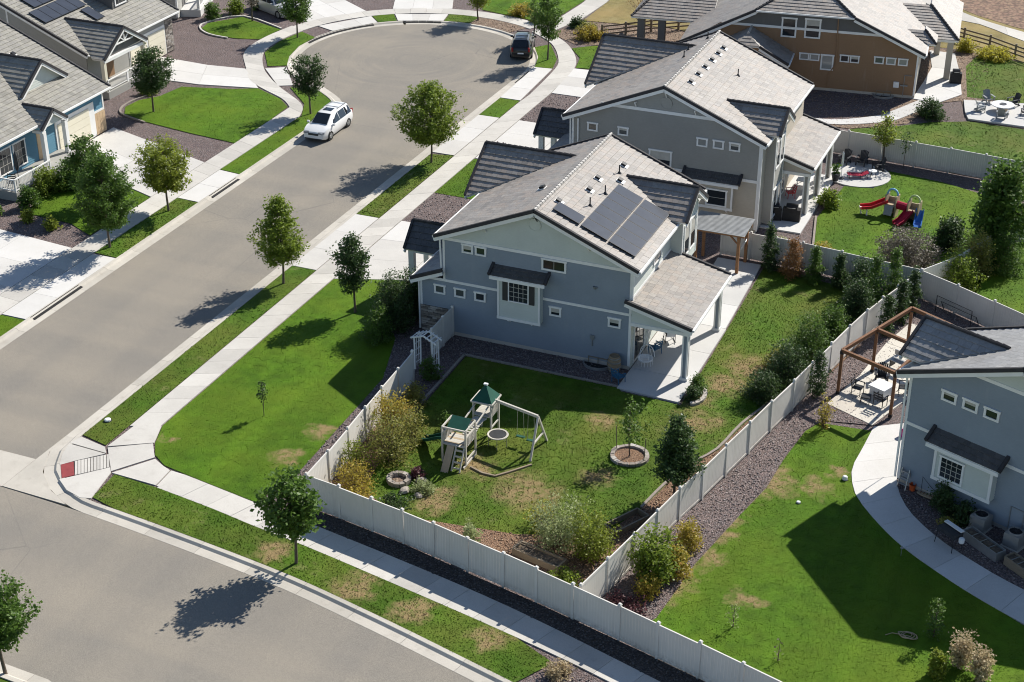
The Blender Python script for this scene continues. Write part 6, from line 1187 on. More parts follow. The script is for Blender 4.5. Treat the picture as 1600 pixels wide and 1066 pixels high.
    q = MB(); q.box(f-.07, -hw*.42, belt*.56, f+.012, hw*.42, belt*.70); q.build('grille', M['dark'], root); q = MB(); q.box(f-.02, -.26, .36, f+.03, .26, .47); q.build('number_plate', M['white'], root); q = MB(); q.box(r_-.03, -.26, .6, r_+.02, .26, .72); q.build('number_plate', M['white'], root)
    q = MB(); q.box(f-.12, -hw*.7, .26, f+.015, hw*.7, .35); q.build('bumper_grille', M['dark'], root)
    if 'sunroof' in extras: q = MB(); q.box(-.42, -.36, H_+.012, .16, .36, H_+.032); q.build('sunroof', M['carglass'], root)
    if 'rack' in extras:
        for s_ in (1, -1): q = MB(); q.beam((-.4, s_*.56, H_+.02), (-1.9, s_*.56, H_-.0), .045, .05); q.build('roof_rail', M['galv'], root)
        for x in (-.75, -1.6): q = MB(); q.beam((x, -.56, H_+.04), (x, .56, H_+.04), .05, .03); q.build('cross_bar', M['galv'], root)
    for x in wheels:
        for s_ in (1, -1):
            q = MB(); q.lathe([(wr*1.16, -.012), (wr*1.16, .012)], 20); o_ = q.build('wheel_arch', M['dark'], root); o_.rotation_euler.x = math.pi/2; o_.location = (x, s_*(hw-.02), wr+.02)
    return root
VAN = [(2.58, .62, .55), (2.5, .82, .62), (2.2, .96, .66), (1.72, 1.06, .68), (1.5, 1.12, .68), (.75, 1.62, .60), (.4, 1.71, .60), (-.5, 1.74, .61), (-1.6, 1.72, .60), (-2.05, 1.66, .57), (-2.42, 1.12, .60), (-2.52, .95, .62), (-2.58, .62, .62)]
car('minivan', 'white minivan parked at the left kerb', 'minivan', (-58.35, 102.9), -math.pi/2+.03, 5.16, 2.0, 1.73, VAN, 1.04, ((1.46, .62), (-2.42, -2.1)), 'paint_white', ((1.0, -.1), (-.18, -1.15), (-1.23, -2.0)), (1.6, -1.4), .36, 'sunroof rack')
SUV = [(2.4, .66, .6), (2.34, .9, .66), (1.9, 1.06, .7), (1.35, 1.12, .7), (1.15, 1.16, .7), (.55, 1.63, .6), (.2, 1.72, .6), (-1.4, 1.74, .6), (-1.9, 1.70, .58), (-2.3, 1.15, .62), (-2.38, .95, .64), (-2.42, .66, .62)]
car('suv', 'black car parked at the right of the bulb', 'car', (-51.9, 126.3), R(108), 4.8, 1.92, 1.73, SUV, 1.08, ((1.12, .45), (-2.28, -1.95)), 'paint_black', ((.75, -.3), (-.38, -1.25), (-1.33, -1.95)), (1.45, -1.4), .38, 'rack')
TRK = [(2.85, .8, .75), (2.8, 1.05, .78), (2.3, 1.16, .8), (1.45, 1.2, .8), (1.3, 1.24, .8), (.65, 1.82, .66), (.3, 1.9, .66), (-.55, 1.9, .66), (-.85, 1.84, .66), (-1.0, 1.26, .8), (-1.1, 1.14, .85), (-2.7, 1.14, .85), (-2.85, .8, .8)]
car('pickup_truck', 'pale pickup truck behind the tree at the top left', 'pickup', (-77.6, 128.0), R(-25), 5.7, 2.0, 1.9, TRK, 1.2, ((1.26, .5), (-.98, -.82)), 'paint_silver', ((.95, .1), (.02, -.75)), (1.85, -1.75), .42)

# ------------------------------------------------------------------ garden furniture
def chair_adirondack(mat):
    root = bpy.data.objects.new('garden_chair', None); link(root)
    m = MB()
    for i in range(5): m.beam((-.28, -.25+i*.115, .36-.03*i), (.28, -.25+i*.115, .36-.03*i), .1, .025, (0, .26, 1))
    m.build('seat', M[mat], root); m = MB()
    for i in range(6): x = -.25+i*.1; m.beam((x*.8, .22, .25), (x*1.05, .52, 1.0-abs(x)*.35), .085, .022, (0, -1, .3))
    m.build('backrest', M[mat], root)
    for s_ in (-1, 1):
        m = MB(); m.box(s_*.36-.07, -.34, .56, s_*.36+.07, .38, .59); m.build('armrest', M[mat], root)
        m = MB(); m.beam((s_*.32, -.29, 0), (s_*.32, -.29, .57), .05, .09); m.build('leg', M[mat], root); m = MB(); m.beam((s_*.29, -.25, .32), (s_*.29, .5, .02), .04, .1, (0, 1, 2)); m.build('leg', M[mat], root)
        m = MB(); m.beam((s_*.33, .28, .0), (s_*.33, .33, .57), .04, .07); m.build('leg', M[mat], root)
    return root
def chair_metal(mat, cushion=None, rock=False):
    root = bpy.data.objects.new('patio_chair', None); link(root)
    m = MB(); m.box(-.27, -.26, .38, .27, .26, .42); m.build('seat', M[cushion or mat], root); m = MB()
    for z in (.55, .7, .85): m.beam((-.26, .25+z*.14-.05, z), (.26, .25+z*.14-.05, z), .03, .07)
    for s_ in (-1, 1): m.beam((s_*.26, .25, .40), (s_*.26, .36, .95), .035, .035)
    m.build('backrest', M[mat], root)
    if cushion: m = MB(); m.beam((0, .26, .45), (0, .34, .92), .46, .08, (0, -1, .1)); m.build('back_cushion', M[cushion], root)
    for s_ in (-1, 1):
        m = MB(); m.beam((s_*.3, -.27, .62), (s_*.3, .3, .64), .06, .03); m.build('armrest', M[mat], root)
        for y in (-.25, .25): m = MB(); m.beam((s_*.28, y, .0 if not rock else .05), (s_*.28, y*.92, .62), .035, .035); m.build('leg', M[mat], root)
        if rock: m = MB(); m.tube([(s_*.28, -.45, .10), (s_*.28, -.2, .03), (s_*.28, .15, .02), (s_*.28, .45, .10)], .022, 6); m.build('rocker', M[mat], root)
    return root
PROTO = {}
def put_chair(kind, mat, xy, rz, label, group, z=.03, cushion=None, rock=False):
    key = (kind, mat, cushion, rock)
    if key not in PROTO: o = PROTO[key] = chair_adirondack(mat) if kind == 'a' else chair_metal(mat, cushion, rock)
    else: o = copy_tree(PROTO[key])
    o.location = (xy[0], xy[1], z); o.rotation_euler = (0, 0, rz); tag(o, label, 'chair', group); return o
GC = 'dark garden chairs on the round patio'
put_chair('a', 'dark', (-20.3, 111.3), R(-15), 'leftmost dark garden chair on the round patio', GC, .05); put_chair('a', 'dark', (-19.1, 111.5), R(-10), 'middle dark garden chair on the round patio', GC, .05); put_chair('a', 'dark', (-17.8, 110.9), R(-60), 'rightmost dark garden chair on the round patio', GC, .05)
GF = 'chairs round the fire pit table'
for xy, a, l in (((-12.5, 128.2), 35, 'grey chair at the far left of the fire pit table'), ((-12.75, 126.1), 100, 'grey chair at the near left of the fire pit table'), ((-10.6, 128.3), -40, 'black backed chair behind the fire pit table'), ((-11.0, 125.1), 170, 'grey chair nearest the viewer at the fire pit table'), ((-9.4, 126.6), -95, 'chair at the right of the fire pit table')):
    put_chair('a', 'grey' if 'grey' in l else 'dark', xy, R(a), l, GF, .12)
t = thing('fire_pit_table', 'round white fire pit table on the raised patio', 'table', (-11.2, 126.7, .12)); m = MB(); m.lathe([(.85, .5), (.88, .52), (.88, .58), (.3, .58)], 24); m.build('tabletop', M['white'], t); m = MB(); m.lathe([(.4, 0), (.45, .5)], 14); m.build('pedestal', M['tanpl'], t); m = MB(); m.lathe([(.28, .58), (.28, .62), (.2, .6)], 14); m.build('burner', M['dark'], t)
t = thing('folding_lounger', 'crimson folding chair collapsed on the round patio', 'chair', (-18.9, 109.0, .05), R(25)); m = MB(); m.beam((-.7, 0, .30), (.3, 0, .22), .55, .04); m.build('seat', M['maroon'], t); m = MB(); m.beam((.3, 0, .22), (.8, 0, .42), .55, .04); m.build('backrest', M['maroon'], t)
for x in (-.6, .2, .7):
    m = MB(); m.beam((x, -.25, 0), (x, -.25, .3), .03, .03); m.build('leg', M['black'], t); m = MB(); m.beam((x, .25, 0), (x, .25, .3), .03, .03); m.build('leg', M['black'], t)
t = thing('side_table', 'small dark side table with white items on round patio', 'table', (-17.9, 109.6, .05)); m = MB(); m.lathe([(.3, .42), (.3, .46)], 14); m.build('tabletop', M['white'], t)
for k in range(3): m = MB(); a = k*2.09; m.beam((.22*math.cos(a), .22*math.sin(a), 0), (.15*math.cos(a), .15*math.sin(a), .42), .03, .03); m.build('leg', M['black'], t)
t = thing('planter_pot', 'dark round pot with a spiky plant by the taupe porch', 'pot', (-20.2, 107.9, .06)); m = MB(); m.lathe([(.2, 0), (.32, .45), (.34, .5), (.28, .5), (.26, .42)], 16); m.build('pot', M['dark'], t)
V_, F__, rn_ = leaves(np.array([[0, 0, .7], [.05, .05, .95], [-.08, 0, .85], [0, -.1, 1.1]]), 26, .13, .22, RNG, 0); o = bpy.data.objects.new('foliage', np_mesh('foliage', V_, F__, M['lf_green'], rn_)); link(o, t)
t = thing('umbrella_pole', 'thin folded white umbrella on the taupe house patio', 'umbrella', (-19.9, 108.4, .05)); m = MB(); m.tube([(0, 0, 0), (0, 0, 2.0)], .025, 6); m.build('pole', M['white'], t); m = MB(); m.lathe([(.22, 0), (.22, .06), (.05, .1)], 12); m.build('base', M['dark'], t); m = MB(); m.lathe([(.02, 2.05), (.07, 1.9), (.09, 1.2), (.05, .95)], 8); m.build('folded_canopy', M['white'], t)
put_chair('m', 'red', (-22.4, 103.6), R(-60), 'red chair under the taupe house porch', 'chairs under the taupe porch', .06)
t = thing('dining_table', 'pale table under the taupe house porch', 'table', (-21.9, 105.9, .06)); m = MB(); m.box(-.5, -.9, .7, .5, .9, .75); m.build('tabletop', M['trim'], t)
for x in (-.42, .42):
    for y in (-.8, .8): m = MB(); m.box(x-.03, y-.03, 0, x+.03, y+.03, .7); m.build('leg', M['trim'], t)
put_chair('m', 'white', (-21.0, 106.3), R(-90), 'white chair at the taupe porch table', 'chairs under the taupe porch', .06)
def grill(label, xy, rz, w=1.1, z=.06, mat='black'):
    t = thing('covered_grill', label, 'grill', (xy[0], xy[1], z), rz)
    m = MB(); m.hexa([(-w/2, -.3, 0), (w/2, -.3, 0), (w/2, .3, 0), (-w/2, .3, 0), (-w/2, -.28, .85), (w/2, -.28, .85), (w/2, .28, .85), (-w/2, .28, .85)]); m.build('cabinet', M[mat], t)
    m = MB(); pr = [(-.28, .86), (-.27, 1.02), (-.1, 1.16), (.12, 1.16), (.27, 1.02), (.28, .86)]; 
    for i in range(5): a, b = pr[i], pr[i+1]; m.face([(-w*.32, a[0], a[1]), (w*.32, a[0], a[1]), (w*.32, b[0], b[1]), (-w*.32, b[0], b[1])])
    m.face([(-w*.32, p[0], p[1]) for p in pr]); m.face([(w*.32, p[0], p[1]) for p in pr][::-1]); m.build('lid', M[mat], t); m = MB(); m.beam((-w*.22, -.33, .98), (w*.22, -.33, .98), .03, .03); m.build('handle', M['galv'], t)
grill('black covered smoker beside the taupe house wall', (-22.5, 99.6), R(20), .9); grill('black covered grill beside the taupe porch post', (-21.4, 99.9), R(5), 1.2); grill('black grill on the far right terrace', (-15.75, 132.3), R(15), .9, .05)
# blue house porch
put_chair('m', 'dark', (-23.7, 80.3), R(-150), 'dark rocking chair with pale cushion on the blue house patio', 'chairs on the blue house patio', .06, 'white', True); put_chair('m', 'bluepl', (-24.0, 78.5), R(-120), 'blue metal chair under the blue house porch', 'chairs on the blue house patio', .06); put_chair('m', 'bluepl', (-24.85, 74.65), R(150), 'blue chair standing in shade beside the barrel', 'chairs on the blue house patio', .0)
t = thing('swing_chair', 'white woven egg swing hanging under the porch', 'swing chair', (-24.0, 76.75, .06)); m = MB(); m.lathe([(.18, .42), (.40, .50), (.46, .62), (.42, .64), (.2, .5)], 16); m.build('seat', M['white'], t); m = MB()
for k in range(14): a = k*.449; m.beam((.42*math.cos(a), .42*math.sin(a), .6), (.42*math.cos(a), .42*math.sin(a), .22), .03, .012)
m.build('fringe', M['white'], t); m = MB(); pts = [(.44*math.cos(a), .3+.0, .62+.7*math.sin(a)) for a in [i*math.pi/8 for i in range(9)]]; m.tube(pts, .025, 6); m.build('hoop', M['white'], t); m = MB()
for k in range(4): a = k*1.57+.78; m.tube([(.4*math.cos(a), .4*math.sin(a), .62), (0, .1, 2.0)], .012, 4)
m.tube([(0, .1, 2.0), (0, .1, 3.1)], .015, 4); m.build('ropes', M['white'], t)
t = thing('barrel', 'weathered wooden rain barrel against the blue wall', 'barrel', (-25.5, 75.75, 0)); m = MB(); m.lathe([(.28, 0), (.36, .25), (.39, .5), (.36, .78), (.29, 1.0), (.25, 1.0), (.25, .95)], 18); m.build('staves', M['barrel'], t, 50)
for z, r_ in ((.14, .335), (.36, .385), (.66, .385), (.88, .335)): m = MB(); m.lathe([(r_, -.03), (r_, .03)], 18, (0, 0, z)); m.build('hoop', M['galv'], t)
def window_well(label, xy, rz):
    t = thing('window_well', label, 'window well', (xy[0], xy[1], 0), rz); m = MB(); out = [(.85*math.cos(a), -.75*math.sin(a)) for a in [i*math.pi/12 for i in range(13)]]
    for i in range(12):
        for (s0, s1, z) in ((1.0, .95, .18),): a, b = out[i], out[i+1]; m.hexa([(a[0], a[1], -.2), (b[0], b[1], -.2), (b[0]*s1, b[1]*s1, -.2), (a[0]*s1, a[1]*s1, -.2), (a[0], a[1], z), (b[0], b[1], z), (b[0]*s1, b[1]*s1, z), (a[0]*s1, a[1]*s1, z)])
    m.build('steel_rim', M['galv'], t); m = MB(); m.prism([(x*.96, y*.96) for x, y in out], -.03, .02); m.build('pit_shade', M['black'], t); m = MB(); m.box(-.6, -.02, .05, -.55, .02, .45); m.box(.55, -.02, .05, .6, .02, .45); m.box(-.6, -.02, .4, .6, .02, .45); m.box(-.02, -.02, .05, .02, .02, .42); m.build('frame', M['oldwood'], t)  # flat black sheet inside the rim stands for the shade down the well
window_well('half round steel window well below the blue wall', (-26.6, 76.12), 0); window_well('half round window well below the brown wall', (-20.6, 126.85), R(7))
# arbor
t = thing('garden_arbor', 'white lattice garden arbor in the fence opening', 'arbor', (-35.3, 71.85, 0), R(-8))
for x in (-.6, .6):
    for y in (-.3, .3): m = MB(); m.box(x-.035, y-.035, 0, x+.035, y+.035, 2.0); m.build('post', M['white'], t)
    m = MB()
    for z in (.4, .8, 1.2, 1.6): m.beam((x, -.3, z), (x, .3, z), .025, .03)
    m.beam((x, -.1, .2), (x, -.1, 1.9), .025, .025); m.beam((x, .1, .2), (x, .1, 1.9), .025, .025); m.build('lattice', M['white'], t)
for y in (-.3, .3): m = MB(); pts = [(-.85, y, 1.95), (-.6, y, 2.05), (0, y, 2.28), (.6, y, 2.05), (.85, y, 1.95)]; [m.beam(pts[i], pts[i+1], .05, .09) for i in range(4)]; m.build('arch', M['white'], t)
for i in range(7): x = -.72+i*.24; z = 2.31-abs(x)*.35; m = MB(); m.beam((x, -.45, z), (x, .45, z), .04, .05); m.build('slat', M['white'], t)
# play set
t = thing('play_set', 'white and green swing and climbing play set in the yard', 'play set', (-29.8, 64.1, 0))
def post(t, x, y, z0, z1, w=.09, mat='white'): m = MB(); m.box(x-w/2, y-w/2, z0, x+w/2, y+w/2, z1); return m.build('post', M[mat], t)
M['cream_post'] = plain('cream_post', (.50, .47, .41), .6, .08)
for x, y in ((-.65, -.6), (.65, -.6), (.65, .6), (-.65, .6)): post(t, x, y, 0, 2.05, .09, 'cream_post')
for i in range(8): m = MB(); m.box(-.66, -.62+i*.155, 1.06, .66, -.62+i*.155+.145, 1.11); m.build('deck_board', M['tanpl'] if i % 3 == 1 else M['cream_post'], t)
for p, q in (((-.65, -.6, 2.05), (.65, -.6, 2.05)), ((-.65, .6, 2.05), (.65, .6, 2.05)), ((-.65, -.6, 2.05), (-.65, .6, 2.05)), ((.65, -.6, 2.05), (.65, .6, 2.05)), ((.65, -.6, 1.65), (.65, .6, 1.65)), ((-.65, -.6, 1.65), (-.65, .6, 1.65)), ((.65, -.6, .3), (.65, .6, .3)), ((.65, -.9, .06), (.65, .6, .06))):
    m = MB(); m.beam(p, q, .07, .09); m.build('rail', M['cream_post'], t)
for i in range(7): 
    y = -.5+i*.165; m = MB(); m.box(.63, y-.03, 1.1, .67, y+.03, 1.65); m.box(-.67, y-.03, 1.1, -.63, y+.03, 1.65); m.build('baluster', M['cream_post'], t)
m = MB(); m.face([(-.45, -.45, 2.0), (.62, -.45, 2.0), (.62, .25, 2.35), (-.45, .25, 2.35)]); m.face([(-.45, .25, 2.35), (.62, .25, 2.35), (.62, .62, 2.1), (-.45, .62, 2.1)]); m.build('canopy', M['green'], t)
m = MB(); m.hexa([(-.35, -1.55, 0), (.05, -1.55, 0), (.05, -1.48, 0), (-.35, -1.48, 0), (-.35, -.66, 1.08), (.05, -.66, 1.08), (.05, -.6, 1.08), (-.35, -.6, 1.08)]); m.build('rock_wall', M['tanpl'], t)
for x in (.15, .6):
    m = MB(); m.beam((x, -1.3, 0), (x, -.66, 1.08), .06, .09); m.build('ladder_rail', M['cream_post'], t)
for k in range(4): f = .15+k*.24; m = MB(); m.beam((.15, -1.3+.64*f, 1.08*f), (.6, -1.3+.64*f, 1.08*f), .05, .09); m.build('rung', M['cream_post'], t)
m = MB(); pts = [(-.66, .1, 1.06), (-1.3, .35, .75), (-2.0, .6, .3), (-2.5, .8, .12)]
for i in range(3):
    a, b = Vector(pts[i]), Vector(pts[i+1]); m.beam(a, b, .5, .03); m.beam(a+Vector((.06, .24, .07)), b+Vector((.06, .24, .07)), .04, .14); m.beam(a+Vector((-.06, -.24, .07)), b+Vector((-.06, -.24, .07)), .04, .14)
m.build('slide', M['green'], t)
tw2 = (.3, 2.8)
for x, y in ((-.5, -.5), (.5, -.5), (.5, .5), (-.5, .5)): post(t, tw2[0]+x, tw2[1]+y, 0, 2.15, .09, 'cream_post')
for i in range(7): m = MB(); m.box(tw2[0]-.5, tw2[1]-.52+i*.15, 1.28, tw2[0]+.5, tw2[1]-.52+i*.15+.14, 1.33); m.build('deck_board', M['cream_post'], t)
cx_, cy_ = tw2; ap = (cx_, cy_, 2.95)
for a, b in (((-1, -1), (1, -1)), ((1, -1), (1, 1)), ((1, 1), (-1, 1)), ((-1, 1), (-1, -1))):
    P0, P1 = (cx_+a[0]*.6, cy_+a[1]*.6, 2.12), (cx_+b[0]*.6, cy_+b[1]*.6, 2.12); m = MB(); m.face([P0, P1, ap]); m.build('canopy', M['green'], t); m = MB(); m.beam(P0, P1, .06, .08); m.build('rail', M['cream_post'], t)
m = MB(); m.beam((cx_-.1, cy_, 2.97), (cx_+.12, cy_, 2.97), .14, .08); m.build('canopy_cap', M['white'], t)
for i in range(6): y = cy_-.4+i*.16; m = MB(); m.box(cx_+.48, y-.03, 1.33, cx_+.52, y+.03, 1.85); m.build('baluster', M['cream_post'], t)
for z in (1.85, .7): m = MB(); m.beam((cx_+.5, cy_-.5, z), (cx_+.5, cy_+.5, z), .06, .08); m.build('rail', M['cream_post'], t)
for i in range(11): y = .62+i*.155; z = 1.12+.2*math.sin((y-.62)/1.7*math.pi)+.08*i/10; m = MB(); m.beam((-.05, y, z), (.6, y, z), .14, .04); m.build('bridge_board', M['cream_post'], t)
for x in (-.1, .65): m = MB(); m.beam((x, .6, 1.75), (x, 2.3, 1.95), .06, .07); m.build('rail', M['cream_post'], t)
B0, B1 = Vector((cx_+.5, cy_, 2.12)), Vector((3.5, 2.15, 2.1)); m = MB(); m.beam(B0, B1, .1, .15); m.build('swing_beam', M['cream_post'], t)
for e in ((3.5, 1.1, 0), (3.55, 3.3, 0)): m = MB(); m.beam(B1, e, .09, .1, (1, 0, 0)); m.build('leg', M['cream_post'], t)
m = MB(); m.beam((3.5, 1.5, .8), (3.53, 2.8, .8), .07, .09); m.build('brace', M['cream_post'], t)
for f in (.60, .84):
    p = B0.lerp(B1, f); m = MB()
    for dx in (-.2, .2): m.tube([p+Vector((dx*.8, 0, -.06)), p+Vector((dx, 0, -1.6))], .012, 4)
    m.build('swing_chain', M['galv'], t); m = MB(); m.beam(p+Vector((-.24, 0, -1.6)), p+Vector((.24, 0, -1.6)), .18, .04); m.build('swing_seat', M['green'], t)
o = thing('mini_trampoline', 'round mini trampoline with pale rim beside the play tower', 'trampoline', (-28.45, 66.0, 0)); m = MB(); m.lathe([(.46, .63), (.55, .63), (.57, .66), (.55, .69), (.46, .68)], 24, cap=False); m.build('rim', M['cream_post'], o); m = MB(); m.lathe([(.01, .665), (.47, .665)], 24, cap=False); m.build('mat', M['dark'], o)  # free-standing small trampoline on legs, not one of the swings
for k in range(5): a = k*1.2566; m = MB(); m.beam((.5*math.cos(a), .5*math.sin(a), 0), (.5*math.cos(a), .5*math.sin(a), .63), .03, .03); m.build('leg', M['galv'], o)
t = thing('timber_border', 'dark timber border bending along the play area', 'border', (-29.0, 63.3, 0)); q = [(.1, .2, .03), (.9, -.1, .03), (1.6, -.1, .03), (2.1, .5, .03), (2.9, 1.6, .03)]
for i in range(4): m = MB(); m.beam(q[i], q[i+1], .1, .1); m.build('timber', M['oldwood'], t)
# stone rings
def stone_ring(label, xy, r_, n, h=.16, fill='chips'):
    t = thing('stone_ring', label, 'stone ring', (xy[0], xy[1], 0))
    for k in range(n):
        a0, a1 = 6.2832*(k+.04)/n, 6.2832*(k+.96)/n; m = MB(); m.r = random.uniform(.4, 1); ro = r_*random.uniform(.98, 1.03); ri = r_-.22
        P = [(ri*math.cos(a0), ri*math.sin(a0)), (ro*math.cos(a0), ro*math.sin(a0)), (ro*math.cos(a1), ro*math.sin(a1)), (ri*math.cos(a1), ri*math.sin(a1))]; m.prism(P, -.02, h*random.uniform(.85, 1.1)); m.build('stone', M['stone'], t)
    m = MB(); m.prism([((r_-.2)*math.cos(a), (r_-.2)*math.sin(a)) for a in [6.2832*i/20 for i in range(20)]], -.02, .05); m.build('fill', M[fill], t)
stone_ring('ring of pale stones round the staked young tree', (-21.74, 67.6), 1.02, 20); stone_ring('small stone fire pit ring by the left shrubs', (-31.7, 60.95), .62, 12, .25, 'tanrock')
for lab, xy, dx in (('left dark stake beside the young ringed tree', (-22.55, 67.9), -.08), ('right dark stake beside the young ringed tree', (-20.9, 67.3), .08)):
    m = MB(); m.tube([(0, 0, -.05), (dx, 0, 1.45)], .025, 6); m.lathe([(.03, 0), (.03, .05)], 6, (dx, 0, 1.43)); o = m.build('tree_stake', M['oldwood']); o.location = (*xy, 0); tag(o, lab, 'stake', 'stakes of the young tree')
t = thing('flower_bed_border', 'curved pale stone bed beside the patio post', 'border', (-20.5, 74.8, 0))
for k in range(9): a = R(-70+k*20); m = MB(); m.r = .9; m.rbox(.55*math.cos(a), .95*math.sin(a), 0, .22, .3, .14, a); m.build('stone', M['stone'], t)
# boulders by the fire pit and loose rocks
for i, (x, y, s_) in enumerate(((-30.6, 61.3, .3), (-31.0, 60.2, .28), (-30.2, 60.1, .22))):
    m = MB(); m.r = .7
    for k in range(1): m.lathe([(s_*.6, 0), (s_, s_*.35), (s_*.8, s_*.75), (s_*.3, s_*.95)], 7, (0, 0, -.03), 1.2, .9)
    o = m.build('boulder', M['stone']); o.location = (x, y, 0); o.rotation_euler.z = i*1.3; tag(o, ('dark boulder right of the fire pit ring', 'low boulder below the fire pit ring', 'small pale boulder near the silvery plants')[i], 'boulder', 'boulders by the fire pit')
# raised bed in the corner
t = thing('raised_bed', 'wooden raised garden bed behind the corner fence', 'planter', (-22.7, 57.5, 0), R(-13))
for y, l in ((.35, 2.6), (-.35, 2.6)): m = MB(); m.box(-l/2, y-.05, 0, l/2, y+.05, .35); m.build('plank', M['oldwood'], t)
for x in (-1.25, 1.25): m = MB(); m.box(x-.05, -.3, 0, x+.05, .3, .35); m.build('plank', M['oldwood'], t)
m = MB(); m.box(-1.2, -.3, 0, 1.2, .3, .24); m.build('soil', M['soil'], t); m = MB()
for x in (-1.2, -.75, -.3): m.beam((x, -.45, .5), (x, .3, .5), .03, .03)
m.beam((-1.2, -.45, .5), (-.3, -.45, .5), .03, .03); m.beam((-1.2, .0, .5), (-.3, .0, .5), .03, .03); m.build('trellis_frame', M['oldwood'], t)
t = thing('timber_bed', 'grey timber bed frame beside the long fence', 'planter', (-19.9, 61.8, 0), R(62))
for y in (-.4, .4): m = MB(); m.box(-1.1, y-.04, 0, 1.1, y+.04, .28); m.build('plank', M['oldwood'], t)
for x in (-1.08, 1.08): m = MB(); m.box(x-.04, -.38, 0, x+.04, .38, .28); m.build('plank', M['oldwood'], t)
# pergolas
t = thing('pergola', 'brown timber pergola frame over the tan patio', 'pergola', (0, 0, 0)); PZ = 2.72
PP = [(-13.3, 78.1), (-10.15, 76.7), (-12.05, 81.25), (-9.35, 80.0), (-10.75, 84.6), (-8.3, 83.3)]
for p in PP: m = MB(); m.box(p[0]-.08, p[1]-.08, .03, p[0]+.08, p[1]+.08, PZ-.1); o_ = m.build('post', M['dkcedar'], t); m = MB(); m.box(p[0]-.10, p[1]-.10, .03, p[0]+.10, p[1]+.10, .2); m.build('bracket', M['black'], o_); m = MB(); m.box(p[0]-.1, p[1]-.1, PZ-.2, p[0]+.1, p[1]+.1, PZ-.02); m.build('bracket', M['black'], o_)
for a, b in ((0, 1), (2, 3), (4, 5), (0, 2), (2, 4), (1, 3), (3, 5)): m = MB(); m.beam((*PP[a], PZ), (*PP[b], PZ), .15, .2); m.build('beam', M['dkcedar'], t)
GP = 'black chairs under the pergola'
for xy, a, l in (((-12.3, 78.5), 80, 'black chair at the left of the white patio table'), ((-10.9, 77.7), 160, 'black chair nearest the house under the pergola'), ((-11.35, 80.3), 10, 'black high backed chair behind the white patio table'), ((-10.0, 79.5), -80, 'black chair at the right of the white patio table')): put_chair('m' if 'high' not in l else 'a', 'black', xy, R(a), l, GP, .04)
t = thing('ottoman', 'small black footstool under the pergola', 'stool', (-11.7, 77.75, .04)); m = MB(); m.box(-.25, -.25, .34, .25, .25, .4); m.build('seat', M['black'], t)
for x in (-.22, .22):
    for y in (-.22, .22): m = MB(); m.beam((x*1.1, y*1.1, 0), (x, y, .34), .03, .03); m.build('leg', M['black'], t)
t = thing('patio_table', 'white square fire table under the pergola', 'table', (-11.1, 78.95, .04), R(-24)); m = MB(); m.box(-.45, -.45, .0, .45, .45, .52); m.build('base', M['white'], t); m = MB(); m.box(-.52, -.52, .52, .52, .52, .58); m.build('tabletop', M['white'], t)
t = thing('outdoor_bench', 'slatted pale bench at the back of the pergola', 'bench', (-10.6, 82.2, .04), R(-24)); 
for i in range(5): m = MB(); m.box(-.7, -.25+i*.1, .4, .7, -.25+i*.1+.08, .44); m.build('slat', M['galv'], t)
m = MB(); m.beam((-.7, .28, .75), (.7, .28, .75), .05, .3); m.build('backrest', M['galv'], t)
for x in (-.62, .62): m = MB(); m.box(x-.03, -.25, 0, x+.03, .28, .4); m.build('leg', M['black'], t)
t = thing('side_grill', 'dark grill against the near house under the pergola', 'grill', (-8.9, 79.9, .04), R(-24)); m = MB(); m.box(-.5, -.3, .1, .5, .3, .8); m.build('cabinet', M['black'], t); m = MB(); m.box(-.45, -.28, .8, .45, .28, 1.1); m.build('lid', M['dark'], t)
t = thing('pergola', 'cedar post shade pergola with metal roof behind blue house', 'pergola', (0, 0, 0))
for p in ((-22.55, 90.5), (-25.3, 90.5), (-22.5, 92.3), (-25.3, 92.3)): m = MB(); m.box(p[0]-.09, p[1]-.09, 0, p[0]+.09, p[1]+.09, 2.55); m.build('post', M['cedar'], t)
for a, b in (((-25.6, 90.5), (-22.2, 90.5)), ((-25.6, 92.3), (-22.2, 92.3)), ((-22.5, 90.3), (-22.5, 92.5))): m = MB(); m.beam((*a, 2.65), (*b, 2.65), .1, .22); m.build('beam', M['cedar'], t)
m = MB(); m.beam((-22.55, 90.5, 2.0), (-23.1, 90.5, 2.55), .08, .1, (0, 1, 0)); m.build('knee_brace', M['cedar'], t)
for i in range(16): y0 = 90.1+i*.155; m = MB(); m.box(-25.7, y0, 2.8+.012*i, -22.1, y0+.14, 2.83+.012*i); m.build('roof_rib', M['galv'], t)
m = MB(); m.beam((-22.75, 92.2, 1.1), (-22.45, 92.1, 1.75), .6, .04, (1, 0, .4)); o = m.build('tilted_board', M['white']); tag(o, 'small white board leaning by the pergola post', 'board')
